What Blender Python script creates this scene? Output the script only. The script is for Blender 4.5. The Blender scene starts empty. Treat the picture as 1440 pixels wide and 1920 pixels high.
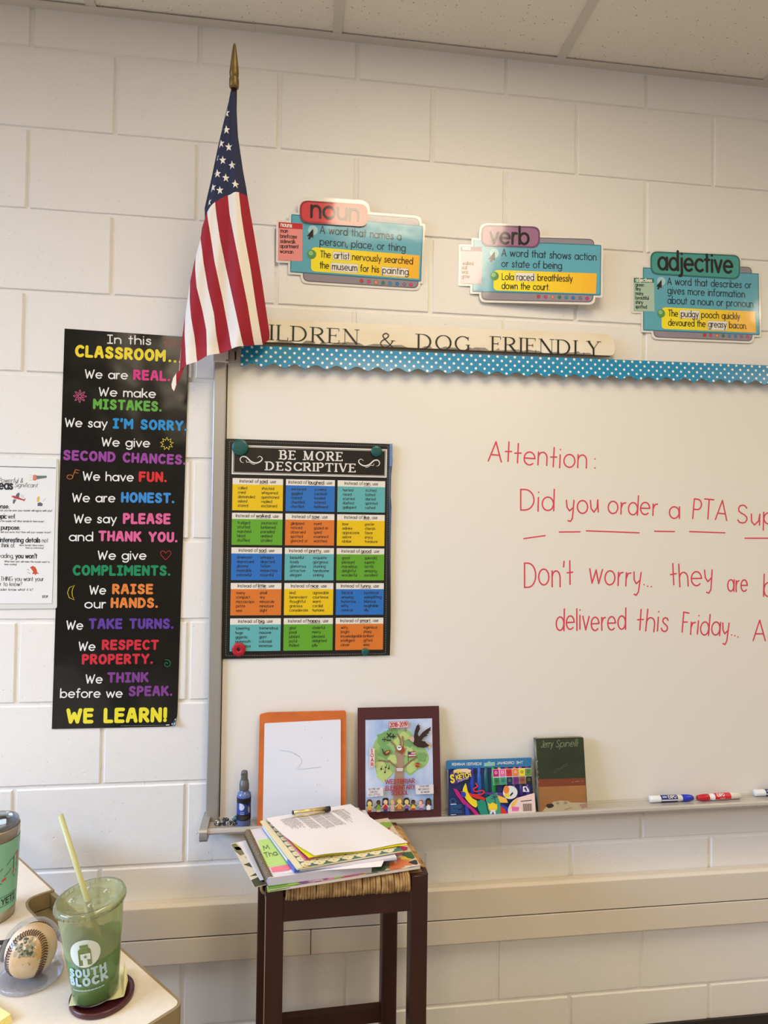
import bpy, bmesh, math, random
from math import sin, cos, tan, pi, radians, sqrt, atan2
from mathutils import Vector, Matrix

random.seed(7)
SC = bpy.context.scene
COL = SC.collection

# ------------------------------------------------------------------ camera
cam_d = bpy.data.cameras.new('camera')
cam_d.sensor_fit = 'VERTICAL'
cam_d.sensor_height = 36.0
cam_d.lens = 22.5
cam_d.clip_start = 0.02
cam = bpy.data.objects.new('camera', cam_d)
COL.objects.link(cam)
YAW, PITCH, ROLL = -0.12772, 0.017, 0.0135
fwd = Vector((-sin(YAW) * cos(PITCH), cos(YAW) * cos(PITCH), sin(PITCH)))
rgt = Vector((cos(YAW), sin(YAW), 0))
upv = rgt.cross(fwd)
r2 = rgt * cos(ROLL) + upv * sin(ROLL)
u2 = upv * cos(ROLL) - rgt * sin(ROLL)
m = Matrix((r2, u2, -fwd)).transposed().to_4x4()
m.translation = Vector((0.481, -1.6701, 1.472))
cam.matrix_world = m
SC.camera = cam

# ------------------------------------------------------------------ exposure, sky
SC.view_settings.view_transform = 'Standard'
SC.view_settings.look = 'None'
SC.view_settings.gamma = 1.0
SC.view_settings.exposure = 0.0
SC.view_settings.use_curve_mapping = False
SC.cycles.use_denoising = True
SC.cycles.max_bounces = 10
SC.cycles.transparent_max_bounces = 24
SC.cycles.caustics_reflective = False
SC.cycles.caustics_refractive = False

world = bpy.data.worlds.new('sky')
SC.world = world
world.use_nodes = True
wn = world.node_tree
wn.nodes['Background'].inputs[0].default_value = (0.62, 0.78, 1.0, 1)
wn.nodes['Background'].inputs[1].default_value = 1.0

# ------------------------------------------------------------------ room lamps and daylight
TROFFER_WATTS = 21.6
TROFFER_COLOR = (1.0, 0.825, 0.575)
DAY_WATTS = 610.0
DAY_COLOR = (0.42, 0.63, 1.0)
CEIL = 2.743
# x, y and share of the wattage
TROFFERS = [(.858, -1.22, .68), (-1.58, -1.22, .85), (3.297, -1.22, .75), (-.361, -3.66, 1.6), (2.078, -3.66, 1.2)]

def area_light(name, loc, rot, sx, sy, watts, color):
    d = bpy.data.lights.new(name, 'AREA')
    d.shape = 'RECTANGLE'
    d.size, d.size_y = sx, sy
    d.energy = watts
    d.color = color
    o = bpy.data.objects.new(name, d)
    o.location = loc
    o.rotation_euler = rot
    COL.objects.link(o)
    return o

# bright sky seen slantwise through the side windows: it reaches the lower wall and stops short of the ceiling
sky_o = area_light('window_daylight', (-4.5, -2.1, 2.95), (0, 0, 0), 3.2, 1.5, DAY_WATTS, DAY_COLOR)
sky_o.rotation_euler = (Vector((0.4, -0.6, 1.2)) - Vector((-4.5, -2.1, 2.95))).to_track_quat('-Z', 'Y').to_euler()

# ------------------------------------------------------------------ materials
def lin(c):
    return tuple(((x / 255.0) / 12.92 if x / 255.0 <= 0.04045 else ((x / 255.0 + 0.055) / 1.055) ** 2.4) for x in c)

MATS = {}
def M(name, rgb, rough=0.5, metal=0.0, spec=0.5, bump=0.0, bscale=200.0, var=0.0, vscale=8.0, vrgb=None,
      alpha=1.0, trans=0.0, coat=0.0, emit=0.0, bdist=0.001, stretch=None, bdetail=4):
    if name in MATS:
        return MATS[name]
    mt = bpy.data.materials.new(name)
    mt.use_nodes = True
    nt = mt.node_tree
    p = nt.nodes['Principled BSDF']
    c = lin(rgb) + (1,)
    p.inputs['Base Color'].default_value = c
    p.inputs['Roughness'].default_value = rough
    p.inputs['Metallic'].default_value = metal
    p.inputs['Specular IOR Level'].default_value = spec
    p.inputs['Alpha'].default_value = alpha
    p.inputs['Transmission Weight'].default_value = trans
    p.inputs['Coat Weight'].default_value = coat
    p.inputs['Coat Roughness'].default_value = 0.08
    if emit:
        p.inputs['Emission Color'].default_value = c
        p.inputs['Emission Strength'].default_value = emit
    src = None
    if bump or var:
        tc = nt.nodes.new('ShaderNodeTexCoord')
        src = tc.outputs['Object']
        if stretch:
            mp = nt.nodes.new('ShaderNodeMapping')
            mp.inputs['Scale'].default_value = stretch
            nt.links.new(src, mp.inputs['Vector'])
            src = mp.outputs['Vector']
    if bump:
        n = nt.nodes.new('ShaderNodeTexNoise')
        n.inputs['Scale'].default_value = bscale
        n.inputs['Detail'].default_value = bdetail
        nt.links.new(src, n.inputs['Vector'])
        b = nt.nodes.new('ShaderNodeBump')
        b.inputs['Strength'].default_value = bump
        b.inputs['Distance'].default_value = bdist
        nt.links.new(n.outputs['Fac'], b.inputs['Height'])
        nt.links.new(b.outputs['Normal'], p.inputs['Normal'])
    if var:
        n = nt.nodes.new('ShaderNodeTexNoise')
        n.inputs['Scale'].default_value = vscale
        n.inputs['Detail'].default_value = 5
        nt.links.new(src, n.inputs['Vector'])
        cr = nt.nodes.new('ShaderNodeValToRGB')
        c2 = lin(vrgb) if vrgb else tuple(x * (1 - var) for x in c[:3])
        cr.color_ramp.elements[0].position = 0.35
        cr.color_ramp.elements[1].position = 0.65
        cr.color_ramp.elements[0].color = tuple(c2) + (1,)
        cr.color_ramp.elements[1].color = c
        nt.links.new(n.outputs['Fac'], cr.inputs['Fac'])
        nt.links.new(cr.outputs['Color'], p.inputs['Base Color'])
    MATS[name] = mt
    return mt

def clear_plastic(name, rgb, gloss=0.12, rough=0.05, haze=0.0, rim=0.75):
    """thin clear plastic: see-through with a reflection, and an optional milky share"""
    mt = bpy.data.materials.new(name)
    mt.use_nodes = True
    nt = mt.node_tree
    nt.nodes.clear()
    out = nt.nodes.new('ShaderNodeOutputMaterial')
    tr = nt.nodes.new('ShaderNodeBsdfTransparent')
    tr.inputs[0].default_value = lin(rgb) + (1,)
    gl = nt.nodes.new('ShaderNodeBsdfGlossy')
    gl.inputs['Roughness'].default_value = rough
    fr = nt.nodes.new('ShaderNodeLayerWeight')
    fr.inputs['Blend'].default_value = 0.25
    ma = nt.nodes.new('ShaderNodeMath')
    ma.operation = 'MULTIPLY_ADD'
    nt.links.new(fr.outputs['Fresnel'], ma.inputs[0])
    ma.inputs[1].default_value = rim
    ma.inputs[2].default_value = gloss * 0.4
    mx = nt.nodes.new('ShaderNodeMixShader')
    nt.links.new(ma.outputs[0], mx.inputs[0])
    nt.links.new(tr.outputs[0], mx.inputs[1])
    nt.links.new(gl.outputs[0], mx.inputs[2])
    last = mx
    if haze:
        df = nt.nodes.new('ShaderNodeBsdfDiffuse')
        df.inputs[0].default_value = lin(rgb) + (1,)
        m2 = nt.nodes.new('ShaderNodeMixShader')
        m2.inputs[0].default_value = haze
        nt.links.new(mx.outputs[0], m2.inputs[1])
        nt.links.new(df.outputs[0], m2.inputs[2])
        last = m2
    nt.links.new(last.outputs[0], out.inputs[0])
    MATS[name] = mt
    return mt

# ------------------------------------------------------------------ mesh collector
ORG = {}
def link(o, parent=None, org=(0, 0, 0)):
    COL.objects.link(o)
    if parent is not None:
        o.parent = parent
        ORG[o.name] = ORG[parent.name]
    else:
        ORG[o.name] = Vector(org)
    return o

def tag(o, label=None, cat=None, group=None, kind=None):
    if label: o['label'] = label
    if cat: o['category'] = cat
    if group: o['group'] = group
    if kind: o['kind'] = kind
    return o

def thing(name, label, cat, loc=(0, 0, 0), rot=None, group=None, local=False):
    """an Empty at the thing's base; its parts are given in world coordinates unless local"""
    o = bpy.data.objects.new(name, None)
    o.empty_display_size = 0.05
    o.location = loc
    if rot: o.rotation_euler = rot
    link(o, None, (0, 0, 0) if local else loc)
    return tag(o, label, cat, group)

class Fr:
    """flat drawing frame"""
    def __init__(s, o, ux, uy):
        s.o, s.ux, s.uy = Vector(o), Vector(ux), Vector(uy)
        s.n = s.ux.cross(s.uy).normalized()
    def pt(s, u, v, h=0.0):
        return s.o + s.ux * u + s.uy * v + s.n * h

class CylFr:
    sub = .0016
    """drawing frame wrapped on an upright (tapering) cylinder; u = arc length from angle a0, v = height"""
    def __init__(s, c, r0, r1, H, a0):
        s.c, s.r0, s.r1, s.H, s.a0 = Vector(c), r0, r1, H, a0
    def pt(s, u, v, h=0.0):
        r = s.r0 + (s.r1 - s.r0) * v / s.H
        a = s.a0 + u / r
        r += h
        return s.c + Vector((r * cos(a), r * sin(a), v))

def wallfr(y):
    return Fr((0, y, 0), (1, 0, 0), (0, 0, 1))

def circ(c, r, n=20, r2=None, a0=0.0):
    r2 = r if r2 is None else r2
    return [(c[0] + r * cos(a0 + 2 * pi * i / n), c[1] + r2 * sin(a0 + 2 * pi * i / n)) for i in range(n)]

def arcp(cx, cy, rx, ry, a0, a1, n=10):
    return [(cx + rx * cos(radians(a0 + (a1 - a0) * i / n)), cy + ry * sin(radians(a0 + (a1 - a0) * i / n))) for i in range(n + 1)]

def smooth_line(pts, n=6):
    """Catmull-Rom through 2D or 3D points"""
    P = [Vector(p) for p in pts]
    if len(P) < 3: return [tuple(p) for p in P]
    P = [P[0] * 2 - P[1]] + P + [P[-1] * 2 - P[-2]]
    out = []
    for i in range(1, len(P) - 2):
        for k in range(n):
            t = k / n
            a, b, c, d = P[i - 1], P[i], P[i + 1], P[i + 2]
            out.append(tuple(0.5 * ((2 * b) + (c - a) * t + (2 * a - 5 * b + 4 * c - d) * t * t + (3 * b - a - 3 * c + d) * t ** 3)))
    out.append(tuple(P[-2]))
    return out

def round_poly(pts, r, n=5):
    """round the corners of a 2D polygon; r one radius or one per corner"""
    out = []
    N = len(pts)
    for i in range(N):
        p, a, b = Vector(pts[i]), Vector(pts[i - 1]), Vector(pts[(i + 1) % N])
        rr = r[i] if isinstance(r, (list, tuple)) else r
        if rr <= 0:
            out.append(tuple(p)); continue
        da, db = (a - p), (b - p)
        la, lb = da.length, db.length
        rr = min(rr, la * 0.49, lb * 0.49)
        s, e = p + da / la * rr, p + db / lb * rr
        for k in range(n + 1):
            t = k / n
            out.append(tuple((1 - t) ** 2 * s + 2 * t * (1 - t) * p + t * t * e))
    return out

def grow(pts, d):
    """offset a polygon outward"""
    N = len(pts)
    A = sum(pts[i][0] * pts[(i + 1) % N][1] - pts[(i + 1) % N][0] * pts[i][1] for i in range(N))
    sg = 1 if A > 0 else -1
    out = []
    for i in range(N):
        p, a, b = Vector(pts[i]), Vector(pts[i - 1]), Vector(pts[(i + 1) % N])
        e1, e2 = (p - a).normalized(), (b - p).normalized()
        n1, n2 = Vector((e1.y, -e1.x)) * sg, Vector((e2.y, -e2.x)) * sg
        q = (n1 + n2)
        q = q / max(q.length_squared / 2, 0.4)
        out.append(tuple(p + q * d))
    return out

class B:
    def __init__(s):
        s.v, s.f, s.m, s.sm, s.mats = [], [], [], [], []
    def mi(s, mat):
        if mat not in s.mats: s.mats.append(mat)
        return s.mats.index(mat)
    def add(s, vs, fs, mat, smooth=False):
        o = len(s.v)
        s.v += [tuple(v) for v in vs]
        k = s.mi(mat)
        for f in fs:
            s.f.append(tuple(i + o for i in f)); s.m.append(k); s.sm.append(smooth)
        return s
    def box(s, a, b, mat):
        (x0, y0, z0), (x1, y1, z1) = a, b
        vs = [(x0, y0, z0), (x1, y0, z0), (x1, y1, z0), (x0, y1, z0), (x0, y0, z1), (x1, y0, z1), (x1, y1, z1), (x0, y1, z1)]
        return s.add(vs, [(0, 3, 2, 1), (4, 5, 6, 7), (0, 1, 5, 4), (1, 2, 6, 5), (2, 3, 7, 6), (3, 0, 4, 7)], mat)
    def poly(s, fr, pts, mat, h=0.0):
        return s.add([fr.pt(p[0], p[1], h) for p in pts], [tuple(range(len(pts)))], mat)
    def prism(s, fr, pts, h0, h1, mat, side=None, back=None):
        n = len(pts)
        A = sum(pts[i][0] * pts[(i + 1) % n][1] - pts[(i + 1) % n][0] * pts[i][1] for i in range(n))
        if A < 0: pts = pts[::-1]
        s.add([fr.pt(p[0], p[1], h1) for p in pts], [tuple(range(n))], mat)
        s.add([fr.pt(p[0], p[1], h0) for p in pts], [tuple(range(n))[::-1]], back or mat)
        vs = [fr.pt(p[0], p[1], h0) for p in pts] + [fr.pt(p[0], p[1], h1) for p in pts]
        s.add(vs, [(i, (i + 1) % n, n + (i + 1) % n, n + i) for i in range(n)], side or mat)
        return s
    def ring(s, fr, outer, inner, mat, h=0.0):
        n = len(outer)
        vs = [fr.pt(p[0], p[1], h) for p in outer] + [fr.pt(p[0], p[1], h) for p in inner]
        return s.add(vs, [(i, (i + 1) % n, n + (i + 1) % n, n + i) for i in range(n)], mat)
    def ribbon(s, fr, pts, w, mat, h=0.0, cap=True, closed=False):
        P = [Vector((p[0], p[1])) for p in pts]
        step = getattr(fr, 'sub', None)             # on a curved surface follow the curve
        if step and len(P) > 1 and not isinstance(w, (list, tuple)):
            F_ = [P[0]]
            for a, c in zip(P, P[1:]):
                k = max(1, int(math.ceil((c - a).length / step)))
                F_ += [a.lerp(c, i / k) for i in range(1, k + 1)]
            P = F_
        Q = [P[0]]
        for p in P[1:]:
            if (p - Q[-1]).length > 1e-7: Q.append(p)
        P = Q
        if closed and len(P) > 2 and (P[0] - P[-1]).length < 1e-6: P.pop()
        n = len(P)
        if n > 2 and not closed and not isinstance(w, (list, tuple)):
            cut = [i for i in range(1, n - 1) if (P[i] - P[i - 1]).normalized().dot((P[i + 1] - P[i]).normalized()) < 0.35]
            if cut:
                last = 0
                for q, i in enumerate(cut + [n - 1]):
                    s.ribbon(fr, P[last:i + 1], w, mat, h + q * 4e-5, True)
                    last = i
                return s
        if n < 2:
            return s.poly(fr, circ(P[0], (w if not isinstance(w, (list, tuple)) else w[0]) / 2, 10), mat, h)
        if isinstance(w, (list, tuple)):
            W = [w[min(len(w) - 1, int(round(i * (len(w) - 1) / max(1, n - 1))))] for i in range(n)] if len(w) != n else list(w)
        else:
            W = [w] * n
        L, R = [], []
        for i in range(n):
            a = P[i - 1] if (i > 0 or closed) else None
            b = P[(i + 1) % n] if (i < n - 1 or closed) else None
            d1 = (P[i] - a).normalized() if a is not None else None
            d2 = (b - P[i]).normalized() if b is not None else None
            if d1 is None: d1 = d2
            if d2 is None: d2 = d1
            n1, n2 = Vector((-d1.y, d1.x)), Vector((-d2.y, d2.x))
            q = n1 + n2
            if q.length < 0.3: q = n1 * 2
            q = q / max(q.length_squared / 2, 0.7)
            L.append(P[i] + q * W[i] / 2); R.append(P[i] - q * W[i] / 2)
        rmp = [h + (3e-5 * i / n if not closed else 0) for i in range(n)]      # a stroke that crosses itself must not be coplanar
        vs = [fr.pt(p.x, p.y, q) for p, q in zip(L, rmp)] + [fr.pt(p.x, p.y, q) for p, q in zip(R, rmp)]
        rng = range(n) if closed else range(n - 1)
        s.add(vs, [(n + i, n + (i + 1) % n, (i + 1) % n, i) for i in rng], mat)
        if cap and not closed:
            for i, d in ((0, P[0] - P[1]), (n - 1, P[-1] - P[-2])):
                a = atan2(d.y, d.x)
                k = 5
                c = [P[i] + Vector((cos(a + t), sin(a + t))) * W[i] / 2 for t in [(-pi / 2 + pi * j / k) for j in range(k + 1)]]
                s.add([fr.pt(p.x, p.y, rmp[i]) for p in c], [tuple(range(k + 1))], mat)
        return s
    def lathe(s, prof, c, mat, seg=40, axis=None, smooth=True, cap0=False, cap1=False):
        c = Vector(c)
        if axis is None: R = Matrix.Identity(3)
        else: R = Vector((0, 0, 1)).rotation_difference(Vector(axis).normalized()).to_matrix()
        vs, fs = [], []
        for r, z in prof:
            for i in range(seg):
                a = 2 * pi * i / seg
                vs.append(c + R @ Vector((r * cos(a), r * sin(a), z)))
        for k in range(len(prof) - 1):
            for i in range(seg):
                j = (i + 1) % seg
                fs.append((k * seg + i, k * seg + j, (k + 1) * seg + j, (k + 1) * seg + i))
        if cap0: fs.append(tuple(range(seg))[::-1])
        if cap1: fs.append(tuple((len(prof) - 1) * seg + i for i in range(seg)))
        return s.add(vs, fs, mat, smooth)
    def tube(s, path, r, mat, seg=8, closed=False):
        P = [Vector(p) for p in path]
        n = len(P)
        vs, fs = [], []
        prev = None
        for i in range(n):
            a = P[i - 1] if (i > 0 or closed) else P[i]
            b = P[(i + 1) % n] if (i < n - 1 or closed) else P[i]
            t = (b - a).normalized()
            if prev is None:
                nn = t.orthogonal().normalized()
            else:
                nn = (prev - t * prev.dot(t))
                nn = nn.normalized() if nn.length > 1e-6 else t.orthogonal().normalized()
            prev = nn
            bb = t.cross(nn)
            rr = r[i] if isinstance(r, (list, tuple)) else r
            for k in range(seg):
                q = 2 * pi * k / seg
                vs.append(P[i] + (nn * cos(q) + bb * sin(q)) * rr)
        rng = range(n) if closed else range(n - 1)
        for i in rng:
            j = (i + 1) % n
            for k in range(seg):
                l = (k + 1) % seg
                fs.append((i * seg + k, i * seg + l, j * seg + l, j * seg + k))
        if not closed:
            fs.append(tuple(range(seg))[::-1]); fs.append(tuple((n - 1) * seg + k for k in range(seg)))
        return s.add(vs, fs, mat, True)
    def sphere(s, c, r, mat, seg=16, rings=10):
        prof = [(max(r * sin(pi * i / rings), 1e-5), -r * cos(pi * i / rings)) for i in range(rings + 1)]
        return s.lathe(prof, c, mat, seg)
    def grid(s, rows, mat, smooth=True, matf=None):
        n = len(rows[0])
        o = len(s.v)
        for r in rows: s.v += [tuple(p) for p in r]
        for i in range(len(rows) - 1):
            for j in range(n - 1):
                s.f.append((o + i * n + j, o + i * n + j + 1, o + (i + 1) * n + j + 1, o + (i + 1) * n + j))
                s.m.append(s.mi(matf(i, j) if matf else mat)); s.sm.append(smooth)
        return s
    def build(s, name, parent=None, bevel=0.0, seg=2, origin=None, solid=0.0):
        if parent is not None:
            org = ORG[parent.name]
        elif origin is not None:
            org = Vector(origin)
        else:
            xs, ys, zs = zip(*s.v)
            org = Vector(((min(xs) + max(xs)) / 2, (min(ys) + max(ys)) / 2, min(zs)))
        me = bpy.data.meshes.new(name)
        me.from_pydata([(v[0] - org.x, v[1] - org.y, v[2] - org.z) for v in s.v], [], s.f)
        for mt in s.mats: me.materials.append(mt)
        me.polygons.foreach_set('material_index', s.m)
        me.polygons.foreach_set('use_smooth', s.sm)
        me.update()
        o = bpy.data.objects.new(name, me)
        if parent is None: o.location = org
        link(o, parent, org)
        if solid:
            md = o.modifiers.new('thickness', 'SOLIDIFY'); md.thickness = solid; md.offset = 0
        if bevel:
            md = o.modifiers.new('bevel', 'BEVEL'); md.width = bevel; md.segments = seg
            md.limit_method = 'ANGLE'; md.angle_limit = radians(40)
        return o

# ------------------------------------------------------------------ lettering (drawn stroke by stroke)
def O_(cx, cy, rx, ry, n=16):
    return arcp(cx, cy, rx, ry, 90, 450, n)
SANS = {
 'a': (.64, [O_(.31, .33, .31, .33), [(.64, .66), (.64, 0)]]),
 'b': (.64, [[(0, 1.05), (0, 0)], O_(.33, .33, .31, .33)]),
 'c': (.54, [arcp(.33, .33, .33, .33, 48, 312, 12)]),
 'd': (.64, [O_(.31, .33, .31, .33), [(.64, 1.05), (.64, 0)]]),
 'e': (.64, [[(.03, .34), (.62, .34)], arcp(.32, .33, .32, .33, 2, 312, 14)]),
 'f': (.34, [[(.36, 1.0), (.27, 1.05), (.17, .98), (.15, .82), (.15, 0)], [(0, .66), (.33, .66)]]),
 'g': (.64, [O_(.31, .33, .31, .33), [(.64, .66), (.64, -.08)] + arcp(.34, -.08, .3, .26, 0, -150, 6)]),
 'h': (.52, [[(0, 1.05), (0, 0)], [(0, .3)] + arcp(.26, .38, .26, .28, 170, 0, 7) + [(.52, 0)]]),
 'i': (.04, [[(.02, .66), (.02, 0)], [(.02, .92), (.02, .93)]]),
 'j': (.12, [[(.1, .66), (.1, -.16), (.04, -.29), (-.08, -.31)], [(.1, .92), (.1, .93)]]),
 'k': (.48, [[(0, 1.05), (0, 0)], [(.44, .66), (0, .24)], [(.16, .4), (.48, 0)]]),
 'l': (.04, [[(.02, 1.05), (.02, 0)]]),
 'm': (.84, [[(0, .66), (0, 0)], [(0, .3)] + arcp(.21, .42, .21, .24, 170, 0, 6) + [(.42, 0)], [(.42, .3)] + arcp(.63, .42, .21, .24, 170, 0, 6) + [(.84, 0)]]),
 'n': (.52, [[(0, .66), (0, 0)], [(0, .3)] + arcp(.26, .38, .26, .28, 170, 0, 7) + [(.52, 0)]]),
 'o': (.66, [O_(.33, .33, .33, .33)]),
 'p': (.64, [[(0, .66), (0, -.34)], O_(.33, .33, .31, .33)]),
 'q': (.64, [O_(.31, .33, .31, .33), [(.64, .66), (.64, -.34)]]),
 'r': (.3, [[(0, .66), (0, 0)], [(0, .34), (.06, .55), (.18, .66), (.3, .63)]]),
 's': (.42, [[(.39, .55), (.31, .64), (.19, .66), (.08, .6), (.06, .48), (.14, .39), (.3, .31), (.39, .23), (.39, .1), (.3, .01), (.17, 0), (.06, .05), (.01, .14)]]),
 't': (.32, [[(.15, .95), (.15, 0)], [(0, .66), (.32, .66)]]),
 'u': (.52, [[(0, .66)] + arcp(.26, .28, .26, .28, 180, 355, 7), [(.52, .66), (.52, 0)]]),
 'v': (.52, [[(0, .66), (.26, 0), (.52, .66)]]),
 'w': (.84, [[(0, .66), (.2, 0), (.42, .62), (.64, 0), (.84, .66)]]),
 'x': (.48, [[(0, .66), (.48, 0)], [(.48, .66), (0, 0)]]),
 'y': (.54, [[(0, .66), (.28, .02)], [(.54, .66), (.14, -.34)]]),
 'z': (.46, [[(0, .66), (.46, .66), (0, 0), (.46, 0)]]),
 'A': (.76, [[(0, 0), (.38, 1), (.76, 0)], [(.13, .33), (.63, .33)]]),
 'B': (.54, [[(0, 0), (0, 1), (.24, 1)] + arcp(.26, .77, .23, .23, 90, -90, 6) + [(0, .54)], [(.26, .54)] + arcp(.28, .27, .26, .27, 90, -90, 6) + [(0, 0)]]),
 'C': (.8, [arcp(.48, .5, .48, .5, 48, 312, 14)]),
 'D': (.72, [[(0, 0), (0, 1), (.22, 1)] + arcp(.22, .5, .5, .5, 90, -90, 12) + [(0, 0)]]),
 'E': (.5, [[(.5, 1), (0, 1), (0, 0), (.5, 0)], [(0, .53), (.45, .53)]]),
 'F': (.48, [[(.48, 1), (0, 1), (0, 0)], [(0, .53), (.43, .53)]]),
 'G': (.88, [arcp(.48, .5, .48, .5, 48, 350, 14) + [(.5, .42)]]),
 'H': (.64, [[(0, 1), (0, 0)], [(.64, 1), (.64, 0)], [(0, .52), (.64, .52)]]),
 'I': (.04, [[(.02, 1), (.02, 0)]]),
 'J': (.4, [[(.4, 1), (.4, .22)] + arcp(.2, .2, .2, .2, 0, -170, 6)]),
 'K': (.6, [[(0, 1), (0, 0)], [(.56, 1), (0, .4)], [(.2, .6), (.6, 0)]]),
 'L': (.46, [[(0, 1), (0, 0), (.46, 0)]]),
 'M': (.8, [[(0, 0), (.08, 1), (.4, .25), (.72, 1), (.8, 0)]]),
 'N': (.68, [[(0, 0), (0, 1), (.68, 0), (.68, 1)]]),
 'O': (.96, [O_(.48, .5, .48, .5, 20)]),
 'P': (.5, [[(0, 0), (0, 1), (.24, 1)] + arcp(.25, .74, .25, .26, 90, -90, 7) + [(0, .48)]]),
 'R': (.54, [[(0, 0), (0, 1), (.24, 1)] + arcp(.25, .74, .25, .26, 90, -90, 7) + [(0, .48)], [(.2, .48), (.54, 0)]]),
 'S': (.54, [[(.5, .84), (.41, .96), (.27, 1), (.12, .95), (.05, .82), (.07, .66), (.2, .55), (.38, .46), (.5, .34), (.52, .2), (.43, .05), (.27, 0), (.1, .04), (.01, .17)]]),
 'T': (.6, [[(0, 1), (.6, 1)], [(.3, 1), (.3, 0)]]),
 'U': (.62, [[(0, 1)] + arcp(.31, .31, .31, .31, 180, 360, 9) + [(.62, 1)]]),
 'V': (.72, [[(0, 1), (.36, 0), (.72, 1)]]),
 'W': (1.06, [[(0, 1), (.26, 0), (.53, .9), (.8, 0), (1.06, 1)]]),
 'X': (.64, [[(0, 1), (.64, 0)], [(.64, 1), (0, 0)]]),
 'Y': (.64, [[(0, 1), (.32, .5), (.64, 1)], [(.32, .5), (.32, 0)]]),
 'Z': (.6, [[(0, 1), (.6, 1), (0, 0), (.6, 0)]]),
 '0': (.56, [O_(.28, .5, .28, .5, 18)]),
 '1': (.2, [[(0, .82), (.18, 1), (.18, 0)]]),
 '2': (.5, [arcp(.25, .74, .24, .26, 160, -30, 7) + [(0, 0), (.52, 0)]]),
 '8': (.5, [O_(.25, .76, .21, .24), O_(.25, .27, .25, .27)]),
 '9': (.5, [O_(.25, .7, .25, .3), [(.5, .7), (.45, .35), (.22, 0)]]),
 '.': (.05, [[(.02, .02), (.03, .02)]]),
 ',': (.08, [[(.07, .05), (0, -.15)]]),
 "'": (.06, [[(.05, 1.05), (.02, .82)]]),
 '!': (.06, [[(.03, 1), (.03, .32)], [(.03, .02), (.03, .03)]]),
 '?': (.42, [arcp(.21, .78, .2, .22, 170, -50, 7) + [(.21, .45), (.21, .3)], [(.21, .02), (.21, .03)]]),
 ':': (.06, [[(.03, .55), (.03, .54)], [(.03, .04), (.03, .03)]]),
 '&': (.7, [[(.66, 0), (.16, .68), (.14, .86), (.26, 1), (.4, .9), (.38, .74), (.08, .42), (.02, .22), (.12, .04), (.3, 0), (.5, .14), (.64, .42)]]),
 '-': (.3, [[(0, .42), (.3, .42)]]),
 ' ': (.3, []),
}
BLOCK = dict(SANS)          # chunky poster capitals
BLOCK.update({
 'I': (.4, [[(0, 1), (.4, 1)], [(.2, 1), (.2, 0)], [(0, 0), (.4, 0)]]),
 'A': (.62, [[(0, 0), (.22, 1), (.4, 1), (.62, 0)], [(.1, .36), (.52, .36)]]),
 'M': (.72, [[(0, 0), (0, 1), (.36, .4), (.72, 1), (.72, 0)]]),
 'N': (.58, [[(0, 0), (0, 1), (.58, 0), (.58, 1)]]),
 'O': (.64, [O_(.32, .5, .32, .5, 18)]),
 'C': (.58, [arcp(.34, .5, .34, .5, 50, 310, 12)]),
 'D': (.58, [[(0, 0), (0, 1), (.2, 1)] + arcp(.2, .5, .38, .5, 90, -90, 10) + [(0, 0)]]),
 'U': (.54, [[(0, 1)] + arcp(.27, .3, .27, .3, 180, 360, 8) + [(.54, 1)]]),
 'H': (.56, [[(0, 1), (0, 0)], [(.56, 1), (.56, 0)], [(0, .5), (.56, .5)]]),
 'W': (.9, [[(0, 1), (.2, 0), (.45, .7), (.7, 0), (.9, 1)]]),
})
CHALK = dict(SANS)
CHALK.update({'I': BLOCK['I'], 'W': (.9, [[(0, 1), (.18, 0), (.42, .8), (.62, 0), (.9, 1)]])})

def text_width(s, font, track):
    w = 0
    for i, ch in enumerate(s):
        w += font.get(ch, font[' '])[0] + (track if i < len(s) - 1 else 0)
    return w

def text(b, fr, s, a, c, cap, w, mat, h, font=SANS, track=.2, jit=0.0, slant=0.0, capends=True, rnd=None):
    """letters from a to c along the baseline, capital height cap, stroke w (share of cap); c None = natural width"""
    a = Vector(a)
    W = text_width(s, font, track)
    if c is None:
        d = Vector((1, 0)); L = W * cap
    else:
        d = Vector(c) - a; L = d.length; d = d / L
        a = a + d * (w * cap / 2); L -= w * cap
    n = Vector((-d.y, d.x))
    sx = L / W if W else 1
    x = 0.0
    k_ = 0
    rnd = rnd or random
    for ch in s:
        gw, st = font.get(ch, font[' '])
        dy = rnd.uniform(-jit, jit) * cap; dr = rnd.uniform(-jit, jit) * 0.6
        for stroke in st:
            pts = []
            for (px, py) in stroke:
                qx, qy = (px - gw / 2) , py
                qx, qy = qx * cos(dr) - qy * sin(dr), qx * sin(dr) + qy * cos(dr)
                u = (x + gw / 2 + qx + slant * py) * sx
                p = a + d * u + n * (qy * cap + dy)
                pts.append((p.x, p.y))
            k_ += 1
            lp = len(pts) > 5 and (Vector(pts[0]) - Vector(pts[-1])).length < 1e-4 * max(1, cap)
            b.ribbon(fr, pts, w * cap, mat, h + 5e-5 * (k_ % 4), cap=capends or len(stroke) == 2 and abs(stroke[0][1] - stroke[1][1]) < .02 and abs(stroke[0][0] - stroke[1][0]) < .02, closed=lp)
        x += gw + track
    return L

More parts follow.
